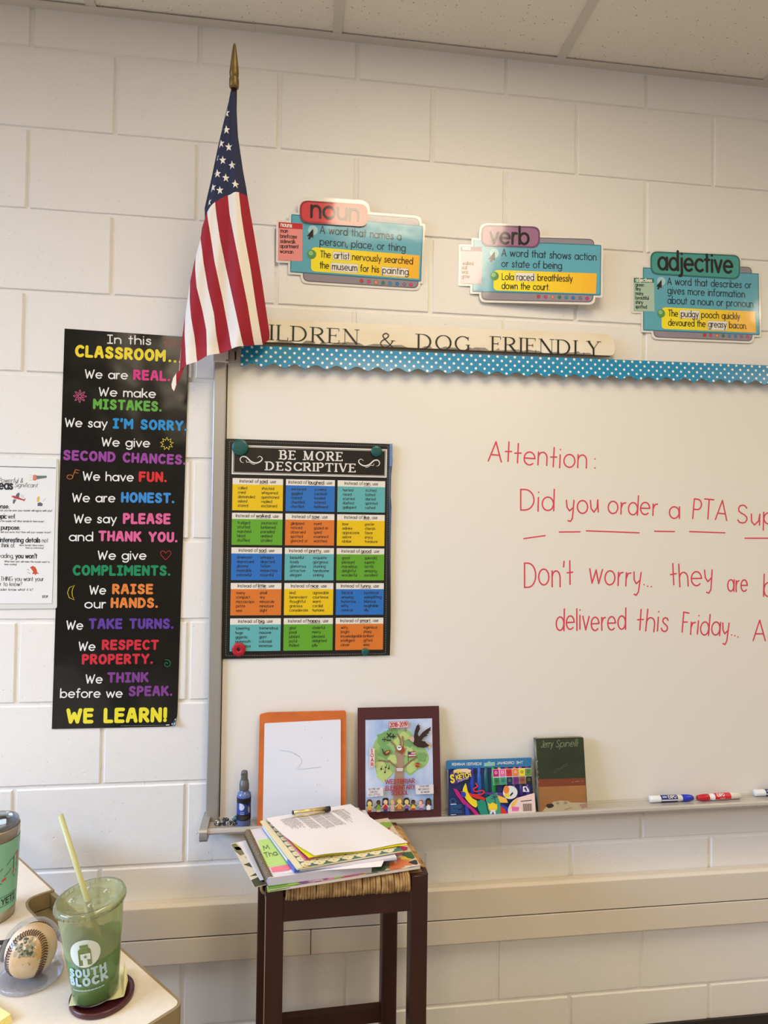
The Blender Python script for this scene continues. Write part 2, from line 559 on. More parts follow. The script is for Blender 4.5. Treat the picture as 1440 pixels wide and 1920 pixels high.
# serif capitals: thick stems, thin hairlines, slab ends
def serif_glyph(ch, T, t, S, sw):
    """pieces as (points, width or widths); T stem, t hairline, S serif thickness, sw serif half-length"""
    def bar(x, y): return ([(x - sw, y), (x + sw, y)], S)
    y0, y1 = S / 2, 1 - S / 2
    def arc(cx, cy, rx, ry, a0, a1, n=16):
        p = arcp(cx, cy, rx, ry, a0, a1, n)
        return (p, [t + (T - t) * abs(cos(radians(a0 + (a1 - a0) * i / n))) ** 1.3 for i in range(n + 1)])
    g = {
     'I': (.2, [([(.1, 0), (.1, 1)], T), bar(.1, y0), bar(.1, y1)]),
     'L': (.6, [([(.1, 0), (.1, 1)], T), bar(.1, y1), ([(.0, y0), (.58, y0)], S), ([(.58, 0), (.58, .22)], t)]),
     'D': (.85, [([(.1, 0), (.1, 1)], T), bar(.06, y0), bar(.06, y1), ([(.1, y1), (.3, y1)], S), ([(.1, y0), (.3, y0)], S), arc(.3, .5, .5 - T / 2, .5 - S / 2, 90, -90)]),
     'R': (.72, [([(.1, 0), (.1, 1)], T), bar(.1, y0), bar(.06, y1), ([(.1, y1), (.3, y1)], S), ([(.1, .5), (.3, .5)], S), arc(.3, .74, .28, .24, 90, -90, 10), ([(.32, .5), (.66, .02)], T), ([(.58, y0), (.74, y0)], S)]),
     'P': (.64, [([(.1, 0), (.1, 1)], T), bar(.1, y0), bar(.06, y1), ([(.1, y1), (.3, y1)], S), ([(.1, .47), (.3, .47)], S), arc(.3, .73, .28, .26, 90, -90, 10)]),
     'B': (.7, [([(.1, 0), (.1, 1)], T), bar(.06, y0), bar(.06, y1), ([(.1, y1), (.3, y1)], S), ([(.1, .53), (.32, .53)], S), ([(.1, y0), (.32, y0)], S), arc(.3, .76, .24, .23, 90, -90, 10), arc(.32, .27, .29, .26, 90, -90, 10)]),
     'E': (.62, [([(.1, 0), (.1, 1)], T), bar(.06, y0), bar(.06, y1), ([(.1, y1), (.56, y1)], S), ([(.56, 1), (.56, .8)], t), ([(.1, .52), (.42, .52)], S), ([(.42, .42), (.42, .62)], t), ([(.1, y0), (.58, y0)], S), ([(.58, 0), (.58, .22)], t)]),
     'F': (.58, [([(.1, 0), (.1, 1)], T), bar(.1, y0), bar(.06, y1), ([(.1, y1), (.54, y1)], S), ([(.54, 1), (.54, .8)], t), ([(.1, .52), (.4, .52)], S), ([(.4, .42), (.4, .62)], t)]),
     'N': (.86, [([(.12, 0), (.12, 1)], t), bar(.1, y0), ([(.0, y1), (.16, y1)], S), ([(.12, .98), (.74, .02)], T), ([(.74, 0), (.74, 1)], t), bar(.74, y1)]),
     'H': (.84, [([(.12, 0), (.12, 1)], T), bar(.12, y0), bar(.12, y1), ([(.72, 0), (.72, 1)], T), bar(.72, y0), bar(.72, y1), ([(.12, .52), (.72, .52)], S)]),
     'O': (.92, [arc(.46, .5, .46 - T / 2, .5 - t / 2, 0, 360, 28)]),
     'C': (.78, [arc(.46, .5, .46 - T / 2, .5 - t / 2, 42, 318, 22), ([(.76, .98), (.76, .7)], t), ([(.76, .05), (.76, .3)], t)]),
     'G': (.86, [arc(.46, .5, .46 - T / 2, .5 - t / 2, 42, 318, 22), ([(.76, .98), (.76, .7)], t), ([(.76, .05), (.76, .42)], T), ([(.62, .42), (.86, .42)], S)]),
     'S': (.6, [(smooth_line([(.52, .82), (.4, .96), (.22, .96), (.09, .82), (.12, .64), (.3, .52), (.46, .4), (.52, .22), (.42, .05), (.22, .04), (.07, .18)], 3), (T + t) / 2), ([(.54, .98), (.54, .74)], t), ([(.05, .02), (.05, .26)], t)]),
     'T': (.74, [([(.37, 0), (.37, 1)], T), bar(.37, y0), ([(.02, y1), (.72, y1)], S), ([(.03, 1), (.03, .76)], t), ([(.71, 1), (.71, .76)], t)]),
     'V': (.82, [([(.1, 1), (.42, .02)], T), ([(.42, .02), (.72, 1)], t), bar(.1, y1), bar(.72, y1)]),
     'Y': (.8, [([(.1, 1), (.4, .48)], T), ([(.4, .48), (.7, 1)], t), ([(.4, .5), (.4, 0)], T), bar(.1, y1), bar(.7, y1), bar(.4, y0)]),
     'M': (.98, [([(.14, 0), (.14, 1)], t), ([(.14, .98), (.48, .05)], T), ([(.48, .05), (.84, .98)], t), ([(.84, 0), (.84, 1)], T), bar(.12, y0), bar(.84, y0), ([(.02, y1), (.2, y1)], S), ([(.8, y1), (.96, y1)], S)]),
     '&': (.92, [(smooth_line([(.86, .03), (.7, .08), (.2, .72), (.24, .93), (.38, .98), (.49, .86), (.43, .7), (.12, .44), (.06, .22), (.2, .04), (.42, .06), (.62, .25), (.74, .5)], 4), (T + t) / 2 * .9), ([(.62, .5), (.88, .5)], S), ([(.78, y0), (.96, y0)], S)]),
     ' ': (.35, []),
    }
    return g[ch]

def serif_text(b, fr, s, a, c, cap, mat, h, T=.13, t=.04, S=.035, sw=.13, track=.14):
    a = Vector(a)
    gl = [serif_glyph(ch, T, t, S, sw) for ch in s]
    W = sum(g[0] for g in gl) + track * (len(s) - 1)
    d = Vector(c) - a; L = d.length; d = d / L
    n = Vector((-d.y, d.x)); sx = L / W
    x = 0.0
    for gw, pcs in gl:
        for kk, (pts, w) in enumerate(pcs):
            q = [(a + d * ((x + p[0]) * sx) + n * (p[1] * cap)) for p in pts]
            k = cap
            b.ribbon(fr, [(p.x, p.y) for p in q], [v * k for v in w] if isinstance(w, (list, tuple)) else w * k, mat, h + 4e-5 * kk, cap=False)
        x += gw + track

# ================================================================== THE ROOM
PAINT = M('wall_paint', (237, 233, 226), rough=0.55, spec=0.4)
def wall_paint_nodes():
    nt = PAINT.node_tree
    p = nt.nodes['Principled BSDF']
    tc = nt.nodes.new('ShaderNodeTexCoord')
    fine = nt.nodes.new('ShaderNodeTexNoise'); fine.inputs['Scale'].default_value = 260; fine.inputs['Detail'].default_value = 4
    lump = nt.nodes.new('ShaderNodeTexNoise'); lump.inputs['Scale'].default_value = 38; lump.inputs['Detail'].default_value = 3
    pit = nt.nodes.new('ShaderNodeTexNoise'); pit.inputs['Scale'].default_value = 105; pit.inputs['Detail'].default_value = 2
    pr = nt.nodes.new('ShaderNodeValToRGB')
    pr.color_ramp.elements[0].position = 0.27; pr.color_ramp.elements[1].position = 0.33
    for n in (fine, lump, pit): nt.links.new(tc.outputs['Object'], n.inputs['Vector'])
    nt.links.new(pit.outputs['Fac'], pr.inputs['Fac'])
    a = nt.nodes.new('ShaderNodeMath'); a.operation = 'MULTIPLY_ADD'
    nt.links.new(fine.outputs['Fac'], a.inputs[0]); a.inputs[1].default_value = 0.35
    nt.links.new(lump.outputs['Fac'], a.inputs[2])
    c = nt.nodes.new('ShaderNodeMath'); c.operation = 'MULTIPLY_ADD'
    nt.links.new(pr.outputs['Color'], c.inputs[0]); c.inputs[1].default_value = 0.9
    nt.links.new(a.outputs[0], c.inputs[2])
    b = nt.nodes.new('ShaderNodeBump'); b.inputs['Strength'].default_value = 0.55; b.inputs['Distance'].default_value = 0.0016
    nt.links.new(c.outputs[0], b.inputs['Height'])
    nt.links.new(b.outputs['Normal'], p.inputs['Normal'])
wall_paint_nodes()

X0, X1, YF = -2.6, 4.8, -6.0        # room extents
H = 0.2032                          # one course

def block_wall():
    b = B()
    rnd = random.Random(3)
    D = 0.0045
    b.add([(X0, D, 0), (X1, D, 0), (X1, D, CEIL), (X0, D, CEIL)], [(0, 1, 2, 3)], PAINT)
    for k in range(-1, 13):                    # course k spans z = (13-k-1)H .. (13-k)H
        z0, z1 = (12 - k) * H, min((13 - k) * H, CEIL + 0.1)
        odd = k % 2
        i = int(math.floor(X0 / H)) - 3
        if i % 2 != odd: i += 1
        x = i * H
        while x < X1:
            if x + 2 * H < X0 - 0.3: x += 2 * H; continue
            ga, gb = rnd.uniform(.0038, .0052), rnd.uniform(.0038, .0052)
            # bed joints are struck almost flush high on the wall, deeper lower down
            gh = 0.0030 if k < 3 else 0.0042
            ax, bx, az, bz = x + ga, x + 2 * H - gb, z0 + gh, z1 - gh
            loop = []
            def edge(p, q, n):
                for j in range(n):
                    t = j / n
                    loop.append((p[0] + (q[0] - p[0]) * t, p[1] + (q[1] - p[1]) * t))
            edge((ax, az), (bx, az), 14); edge((bx, az), (bx, bz), 8); edge((bx, bz), (ax, bz), 14); edge((ax, bz), (ax, az), 8)
            n = len(loop)
            outer, inner = [], []
            cx, cz = (ax + bx) / 2, (az + bz) / 2
            yo = rnd.uniform(-.0006, .0006)
            for (u, w) in loop:
                j = rnd.uniform(-.0007, .0007)
                outer.append((u + j, D, w + rnd.uniform(-.0006, .0006)))
                sx, sz = (1 if u < cx else -1), (1 if w < cz else -1)
                ex = .0026 if min(u - ax, bx - u) < .003 else 0
                ez = .0024 if min(w - az, bz - w) < .003 else 0
                inner.append((u + sx * ex + j * .6, yo, w + sz * ez + rnd.uniform(-.0004, .0004)))
            o = b.v.__len__()
            b.add(outer + inner, [(q, (q + 1) % n, n + (q + 1) % n, n + q) for q in range(n)], PAINT)
            b.add(inner, [tuple(range(n))], PAINT)
            x += 2 * H
    return tag(b.build('wall_back', origin=(0, 0, 0)), 'painted cream concrete block wall behind the whiteboard', 'wall', kind='structure')
block_wall()

SIDE = M('side_wall_paint', (224, 220, 212), rough=0.6, bump=0.3, bscale=120)
def struct(b, name, label, cat):
    return tag(b.build(name, origin=(0, 0, 0)), label, cat, kind='structure')
WY0, WY1, WZ0, WZ1 = -3.65, -0.65, 0.75, 2.5
b = B()
b.box((X0 - .12, YF, 0), (X0, WY0, CEIL), SIDE).box((X0 - .12, WY1, 0), (X0, 0.0, CEIL), SIDE)
b.box((X0 - .12, WY0, 0), (X0, WY1, WZ0), SIDE).box((X0 - .12, WY0, WZ1), (X0, WY1, CEIL), SIDE)
struct(b, 'wall_left', 'plain painted side wall with the classroom windows', 'wall')
struct(B().box((X1, YF, 0), (X1 + .12, 0, CEIL), SIDE), 'wall_right', 'plain painted side wall away from the windows', 'wall')
struct(B().box((X0, YF - .12, 0), (X1, YF, CEIL), SIDE), 'wall_front', 'plain painted wall facing the whiteboard', 'wall')
FLOORM = M('floor_tile', (146, 138, 128), rough=0.4, var=0.15, vscale=14)
struct(B().box((X0, YF, -.1), (X1, 0.05, 0), FLOORM), 'floor', 'mottled tan classroom floor', 'floor')
WMET = M('window_metal', (190, 192, 190), rough=0.4, metal=0.6)
GLASS = clear_plastic('window_glass', (250, 252, 255), gloss=0.05)
wf = B()
for y in (WY0, WY0 + 1.0, WY0 + 2.0, WY1):
    wf.box((X0 - .09, y - .025, WZ0), (X0 - .03, y + .025, WZ1), WMET)
for z in (WZ0 + .025, WZ1 - .025):
    wf.box((X0 - .09, WY0, z - .025), (X0 - .03, WY1, z + .025), WMET)
wroot = tag(wf.build('window_1', origin=(0, 0, 0)), 'metal framed classroom window', 'window', kind='structure')
B().box((X0 - .064, WY0, WZ0), (X0 - .06, WY1, WZ1), GLASS).build('window_pane', wroot)

# ceiling tiles, grid bars and wall angle
TILE = M('ceiling_tile', (240, 233, 220), rough=0.9)
def tile_nodes():
    nt = TILE.node_tree; p = nt.nodes['Principled BSDF']
    tc = nt.nodes.new('ShaderNodeTexCoord')
    v = nt.nodes.new('ShaderNodeTexVoronoi'); v.inputs['Scale'].default_value = 95
    n2 = nt.nodes.new('ShaderNodeTexNoise'); n2.inputs['Scale'].default_value = 60
    r = nt.nodes.new('ShaderNodeValToRGB'); r.color_ramp.elements[0].position = .10; r.color_ramp.elements[1].position = .17
    r.color_ramp.elements[0].color = lin((178, 166, 148)) + (1,); r.color_ramp.elements[1].color = lin((240, 233, 220)) + (1,)
    add = nt.nodes.new('ShaderNodeMath'); add.operation = 'MULTIPLY_ADD'
    nt.links.new(tc.outputs['Object'], v.inputs['Vector']); nt.links.new(tc.outputs['Object'], n2.inputs['Vector'])
    nt.links.new(n2.outputs['Fac'], add.inputs[0]); add.inputs[1].default_value = .5; nt.links.new(v.outputs['Distance'], add.inputs[2])
    sub = nt.nodes.new('ShaderNodeMath'); sub.operation = 'SUBTRACT'; nt.links.new(add.outputs[0], sub.inputs[0]); sub.inputs[1].default_value = .22
    nt.links.new(sub.outputs[0], r.inputs['Fac']); nt.links.new(r.outputs['Color'], p.inputs['Base Color'])
    f = nt.nodes.new('ShaderNodeTexNoise'); f.inputs['Scale'].default_value = 220; nt.links.new(tc.outputs['Object'], f.inputs['Vector'])
    bp = nt.nodes.new('ShaderNodeBump'); bp.inputs['Strength'].default_value = .5; bp.inputs['Distance'].default_value = .001
    nt.links.new(f.outputs['Fac'], bp.inputs['Height']); nt.links.new(bp.outputs['Normal'], p.inputs['Normal'])
tile_nodes()
struct(B().box((X0, YF, CEIL + .004), (X1, 0.05, CEIL + .05), TILE), 'ceiling', 'speckled off-white acoustic tile ceiling', 'ceiling')
TBAR = M('ceiling_grid_metal', (214, 207, 194), rough=0.5)
b = B()
GX = [-.0565 + .6096 * k for k in range(-4, 9)]
for gx in GX:
    b.box((gx - .012, YF, CEIL - .0005), (gx + .012, -.022, CEIL + .004), TBAR)
for gy in [-.61 - 1.2192 * k for k in range(5)]:
    b.box((X0, gy - .012, CEIL - .001), (X1, gy + .012, CEIL + .004), TBAR)
# wall angle in two lengths, the seam near the flag
b.box((X0, -.024, CEIL - .0022), (.343, .002, CEIL - .0002), TBAR).box((.3435, -.024, CEIL - .0012), (X1, .002, CEIL + .0008), TBAR)
struct(b, 'trim_1', 'grey metal grid bars and wall angle of the ceiling', 'trim')
BASEM = M('black_rubber', (38, 34, 32), rough=0.45)
b = B().box((X0, -.007, 0), (X1, .001, .108), BASEM).box((X0, -.016, 0), (X1, -.005, .012), BASEM)
struct(b, 'baseboard_back', 'black rubber base along the block wall', 'baseboard')

# ceiling lights, out of the picture above
LENS = M('light_lens', (255, 236, 205), rough=0.4, emit=2.5)
LFR = M('light_frame', (225, 222, 214), rough=0.4)
for k, (lx, ly, lw_) in enumerate(TROFFERS):
    t = thing('ceiling_light', 'recessed rectangular fluorescent ceiling light with a prismatic lens', 'light', (lx, ly, CEIL), group='recessed ceiling lights')
    b = B()
    for (a, c) in (((-.30, -.605), (.30, -.575)), ((-.30, .575), (.30, .605)), ((-.30, -.575), (-.275, .575)), ((.275, -.575), (.30, .575))):
        b.box((lx + a[0], ly + a[1], CEIL - .006), (lx + c[0], ly + c[1], CEIL + .003), LFR)
    b.build('light_frame', t)
    B().box((lx - .275, ly - .575, CEIL - .003), (lx + .275, ly + .575, CEIL + .002), LENS).build('light_lens', t)
    l = area_light('lamp', (0, 0, -.02), (0, 0, 0), .55, 1.15, TROFFER_WATTS * lw_, TROFFER_COLOR)
    l.parent = t

# ------------------------------------------------------------------ raceway on the wall
RW = M('raceway_enamel', (224, 213, 196), rough=0.45, bump=0.15, bscale=300, bdist=.0005)
DARK = M('seam_shadow_gap', (40, 34, 28), rough=0.8)
rt = thing('cable_raceway', 'long beige metal cable raceway fixed across the block wall below the whiteboard', 'raceway', (1.1, -.016, .379))
def extr(prof, x0, x1, mat):
    bb = B(); n = len(prof)
    bb.add([(x0, y, z) for y, z in prof] + [(x1, y, z) for y, z in prof],
           [(i, (i + 1) % n, n + (i + 1) % n, n + i) for i in range(n)] + [tuple(range(n))[::-1], tuple(range(n, 2 * n))], mat)
    return bb
extr([(-.0008, .4445), (-.0008, .524), (-.024, .5265), (-.0315, .521), (-.0315, .4460)], X0, X1, RW).build('upper_cover', rt, bevel=.0015)
extr([(-.0008, .380), (-.0008, .4440), (-.0315, .4430), (-.0315, .383), (-.028, .379)], X0, .5195, RW).build('lower_cover', rt, bevel=.0015)
extr([(-.0008, .380), (-.0008, .4440), (-.0315, .4430), (-.0315, .383), (-.028, .379)], .5213, X1, RW).build('lower_cover', rt, bevel=.0015)
B().box((X0, -.0285, .4425), (X1, -.0009, .4468), DARK).box((.519, -.029, .381), (.522, -.0009, .444), DARK).build('back_channel', rt)

# ================================================================== WHITEBOARD
TILT = 0.0088             # the board's top rail climbs a hair to the right, its tray a little less
WB = (0.256, 0, 0.712)
wb = thing('whiteboard', 'long white marker board with red handwriting and a metal tray', 'whiteboard', WB, local=True)
def wbuild(b, name, parent=wb, bevel=0.0):
    b.v = [(x, y, z + x * (.004 + .0043 * z)) for x, y, z in b.v]
    return b.build(name, parent, bevel=bevel)
BOARD = M('board_white', (236, 232, 222), rough=0.28, spec=0.35, bump=0.06, bscale=9, bdist=.002)
ALU = M('brushed_aluminium', (176, 172, 166), rough=0.38, metal=0.55, bump=0.1, bscale=40, stretch=(1, 1, 40), bdist=.0005)
ALUH = M('tray_aluminium', (206, 201, 192), rough=0.36, metal=0.45)
LW = 2.44
wbuild(B().box((.012, -.018, .006), (LW - .012, -.004, 1.17), BOARD), 'board_surface', bevel=0)
wbuild(B().box((0, -.030, .0), (.0315, -.001, 1.160), ALU), 'frame_rail', bevel=.003)
wbuild(B().box((.0312, -.0195, .02), (.0335, -.016, 1.155), DARK), 'frame_gasket')
wbuild(B().box((LW - .0335, -.0195, .02), (LW - .0312, -.016, 1.155), DARK), 'frame_gasket')
wbuild(B().box((LW - .0315, -.030, .0), (LW, -.001, 1.155), ALU), 'frame_rail', bevel=.003)
b = B().box((.03, -.031, 1.160), (LW, -.001, 1.193), ALU)
b.box((.03, -.036, 1.187), (LW, -.001, 1.1965), ALU).box((.03, -.036, 1.158), (LW, -.030, 1.164), ALU)
wbuild(b, 'map_rail', bevel=.001)
CAPW = M('corner_cap_plastic', (225, 219, 208), rough=0.4)
wbuild(B().box((-.001, -.036, 1.157), (.037, -.001, 1.196), CAPW), 'corner_cap', bevel=.003)
wbuild(B().box((LW - .037, -.036, 1.157), (LW + .001, -.001, 1.196), CAPW), 'corner_cap', bevel=.003)
b = B().box((.040, -.0385, 1.161), (.052, -.030, 1.2), ALU).box((.056, -.0385, 1.161), (.068, -.030, 1.2), ALU).box((.050, -.035, 1.159), (.058, -.030, 1.2), DARK)
wbuild(b, 'map_hook_end', bevel=.001)
# marker tray: grooved top, rounded lip, underside
pr = [(-.004, .0145), (-.018, .0145), (-.022, .0138), (-.030, .013), (-.0305, .0115), (-.0325, .0115), (-.033, .013), (-.041, .013), (-.0415, .0115), (-.0435, .0115), (-.044, .013),
      (-.052, .013), (-.0525, .0115), (-.0545, .0115), (-.055, .013), (-.064, .0135), (-.070, .0165), (-.0765, .018), (-.0815, .0155), (-.083, .010), (-.081, .005), (-.074, .002), (-.050, -.002), (-.004, -.006)]
n = len(pr)
tb = B()
tb.add([(.012, y, z) for y, z in pr] + [(LW - .012, y, z) for y, z in pr], [(i, n + i, n + (i + 1) % n, (i + 1) % n) for i in range(n)] + [tuple(range(n)), tuple(range(n, 2 * n))[::-1]], ALUH)
tray = wbuild(tb, 'marker_tray', bevel=0)
for ex in (-.006, LW - .012):
    fr = Fr((ex, 0, 0), (0, -1, 0), (0, 0, 1))
    pts = round_poly([(.001, -.013), (.088, -.013), (.088, .022), (.03, .026), (.001, .026)], [.004, .02, .014, .01, .002], 4)
    wbuild(B().prism(fr, pts, -.018, 0, ALU), 'tray_end_cap', tray, bevel=.003)

# handwriting, lifted from the board by a film of ink
INK = M('red_marker_ink', (220, 70, 92), rough=0.5)
def W2(p): return (p[0], p[1])
rw = random.Random(11)
wfr2 = Fr((0, -.0183, 0), (1, 0, 0), (0, 0, 1))
HL = [('Attention', (0.9691,1.6409), (1.2471,1.6252), 100, .055), ('Did', (1.0601,1.5106), (1.156,1.5111), 104, .05),
      ('you', (1.1881,1.5062), (1.2835,1.5087), 100, .05), ('order', (1.3064,1.5064), (1.4532,1.5004), 96, .05), ('a', (1.4855,1.4959), (1.5192,1.4964), 92, .05),
      ('PTA', (1.5548,1.4963), (1.6609,1.4895), 104, .05), ('Supply', (1.69,1.4832), (1.9055,1.4775), 95, .05),
      ("Don't", (1.0727,1.3071), (1.2113,1.3099), 122, .05), ('worry...', (1.2537,1.3164), (1.4387,1.3073), 110, .05), ('they', (1.4909,1.3085), (1.6197,1.313), 112, .05),
      ('are', (1.6606,1.2953), (1.7242,1.2952), 92, .05), ('being', (1.77,1.2807), (1.906,1.2766), 112, .05),
      ('delivered', (1.1618,1.1905), (1.3635,1.1905), 104, .05), ('this', (1.3924,1.1903), (1.4858,1.1824), 108, .05), ('Friday...', (1.5211,1.1799), (1.6975,1.1673), 104, .05), ('And', (1.7388,1.1597), (1.8566,1.1546), 108, .05)]
HANDF = dict(SANS)
HANDF['t'] = (.36, [[(.17, 1.0), (.19, .02)], [(0, .5), (.36, .53)]])
HANDF['y'] = (.5, [[(0, .66), (.04, .3), (.2, .12), (.44, .3)], [(.48, .66), (.42, .1), (.38, -.25), (.25, -.42), (.1, -.38)]])
HANDF['u'] = (.5, [[(0, .62), (.03, .2), (.2, .02), (.42, .25), (.47, .64)], [(.47, .64), (.48, .02)]])
HANDF['r'] = (.32, [[(.02, .62), (.03, 0)], [(.02, .34), (.14, .58), (.32, .62)]])
HANDF['F'] = (.52, [[(.08, 1), (.5, .97)], [(.1, 1), (.1, 0)], [(.1, .5), (.42, .52)]])
HANDF['I'] = SANS['I']
def ink(hw):
    hw.v = [(x - WB[0], y, z - WB[2]) for x, y, z in hw.v]
    tag(hw.build('handwriting', wb), 'red marker handwriting')
for s, a, c, cap, w in HL:
    k = 0.00053
    hw = B()
    text(hw, wfr2, s, a, c, cap * k, .0052 / (cap * k) * .75, INK, 0, font=HANDF, track=.2, jit=.05, rnd=rw)
    if s == 'Attention':
        for a, c in (((1.2691,1.654), (1.2703,1.653)), ((1.2693,1.6296), (1.2705,1.6285))): hw.ribbon(wfr2, [a, c], .0036, INK, 0)
    ink(hw)
for a, c in (((1.0714,1.435), (1.1303,1.4436)), ((1.1705,1.4537), (1.2287,1.4549)), ((1.2468,1.4579), (1.3992,1.4542)), ((1.4441,1.4591), (1.5029,1.4587)), ((1.5479,1.4592), (1.6538,1.4571)), ((1.7145,1.4427), (1.8063,1.4436))):
    hw = B()
    hw.ribbon(wfr2, [a, c], .0036, INK, 0)
    ink(hw)

# ================================================================== BORDER STRIP, SIGN
TEAL_B = M('border_blue', (28, 138, 182), rough=0.3, spec=0.5)
DOTW = M('border_dot_white', (240, 240, 232), rough=0.35)
def border():
    b = B()
    o = Vector((.3226, -.0375, 1.9135))
    ux = Vector((cos(TILT + .0006), 0, sin(TILT + .0006)))
    L, sp = 2.0, .0529
    n = 400
    def low(u):
        t = ((u - .0555) / sp) % 1.0
        return -.0555 + .0105 * (0.5 - 0.5 * cos(2 * pi * t)) ** 0.8
    def P(u, v, h=0):
        out = .004 * (v / .05) ** 2           # the strip bellies off the rail at its foot
        return o + ux * u + Vector((0, -out - h, v))
    rows = []
    for k in range(6):
        rows.append([P(L * i / n, low(L * i / n) * k / 5) for i in range(n + 1)][::-1])
    b.grid(rows, TEAL_B)
    back = [[Vector(p) + Vector((0, .0006, 0)) for p in r] for r in rows]
    b.grid([r[::-1] for r in back], TEAL_B)
    r = 0
    v = -.0045
    while v > -.056:
        u = .0118 * (r % 2) + .004
        while u < L:
            c = circ((u, v), .0034, 12)
            c = [(max(0, x), max(min(y, 0), low(max(0, x)))) for x, y in c]
            if max(p[1] for p in c) - min(p[1] for p in c) > .0012:
                b.add([P(x, y, .0003) for x, y in c], [tuple(range(12))], DOTW)
            u += .0236
        v -= .0113; r += 1
    tag(b.build('scalloped_border'), 'scalloped blue border strip with white polka dots along the top of the whiteboard', 'border strip')
border()

SIGNM = M('sign_cream_paint', (240, 232, 214), rough=0.6, var=0.2, vscale=5, vrgb=(232, 218, 186), stretch=(1.2, 1, 3))
SIGNE = M('sign_worn_edge', (156, 146, 130), rough=0.7, var=.25, vscale=60)
BLK = M('black_print', (20, 17, 15), rough=0.5)
def sign():
    t = thing('wooden_sign', 'cream wooden plank sign with black serif capitals standing on the whiteboard rail', 'sign', (.85, -.018, 1.9125))
    y = -.024
    sl = .0093
    z0 = (0.3938,1.9295)[1] - .0015
    xl, xr = .20, (1.3234,1.9666)[0]
    h = .0585
    fr = Fr((xl, y, z0 + (xl - .39) * sl), (cos(sl), 0, sin(sl)), (-sin(sl), 0, cos(sl)))
    W = xr - xl
    pts = round_poly([(0, 0), (W - .004, 0), (W, h * .5), (W - .012, h), (0, h)], [.01, .012, .03, .02, .01], 5)
    bb = B().prism(fr, pts, -.016, 0, SIGNM, side=SIGNE)
    rn = random.Random(5)
    for k in range(26):                       # rubbed grey wear along the foot
        u = rn.uniform(.2, W - .1); l = rn.uniform(.015, .07)
        bb.poly(fr, [(u, .0005), (u + l, .0005), (u + l * .8, rn.uniform(.003, .009)), (u + l * .3, rn.uniform(.002, .008))], SIGNE, .0002 + 2e-5 * k)
    bb.build('board', t)
    f2 = wallfr(-.0245)
    cap = .0405
    for word, a, c, k in (('CH', (.262, 1.9245), (.372, 1.9255), 1), ('ILDREN', (0.3926,1.9337), (0.6216,1.9324), .97), ('&', (0.6749,1.9286), (0.7178,1.9284), .93), ('DOG', (0.7727,1.9295), (0.9161,1.9293), .97), ('FRIENDLY', (0.9727,1.932), (1.2802,1.9329), 1)):
        b = B()
        serif_text(b, f2, word, a, c, cap * k, BLK, .0004)
        tag(b.build('lettering', t), 'black serif capitals')
sign()

# ================================================================== WALL POSTERS
def gloss(name, rgb, rough=.11, bump=.22):
    return M(name, rgb, rough=rough, spec=.85, bump=bump, bscale=11, bdist=.004, bdetail=2)

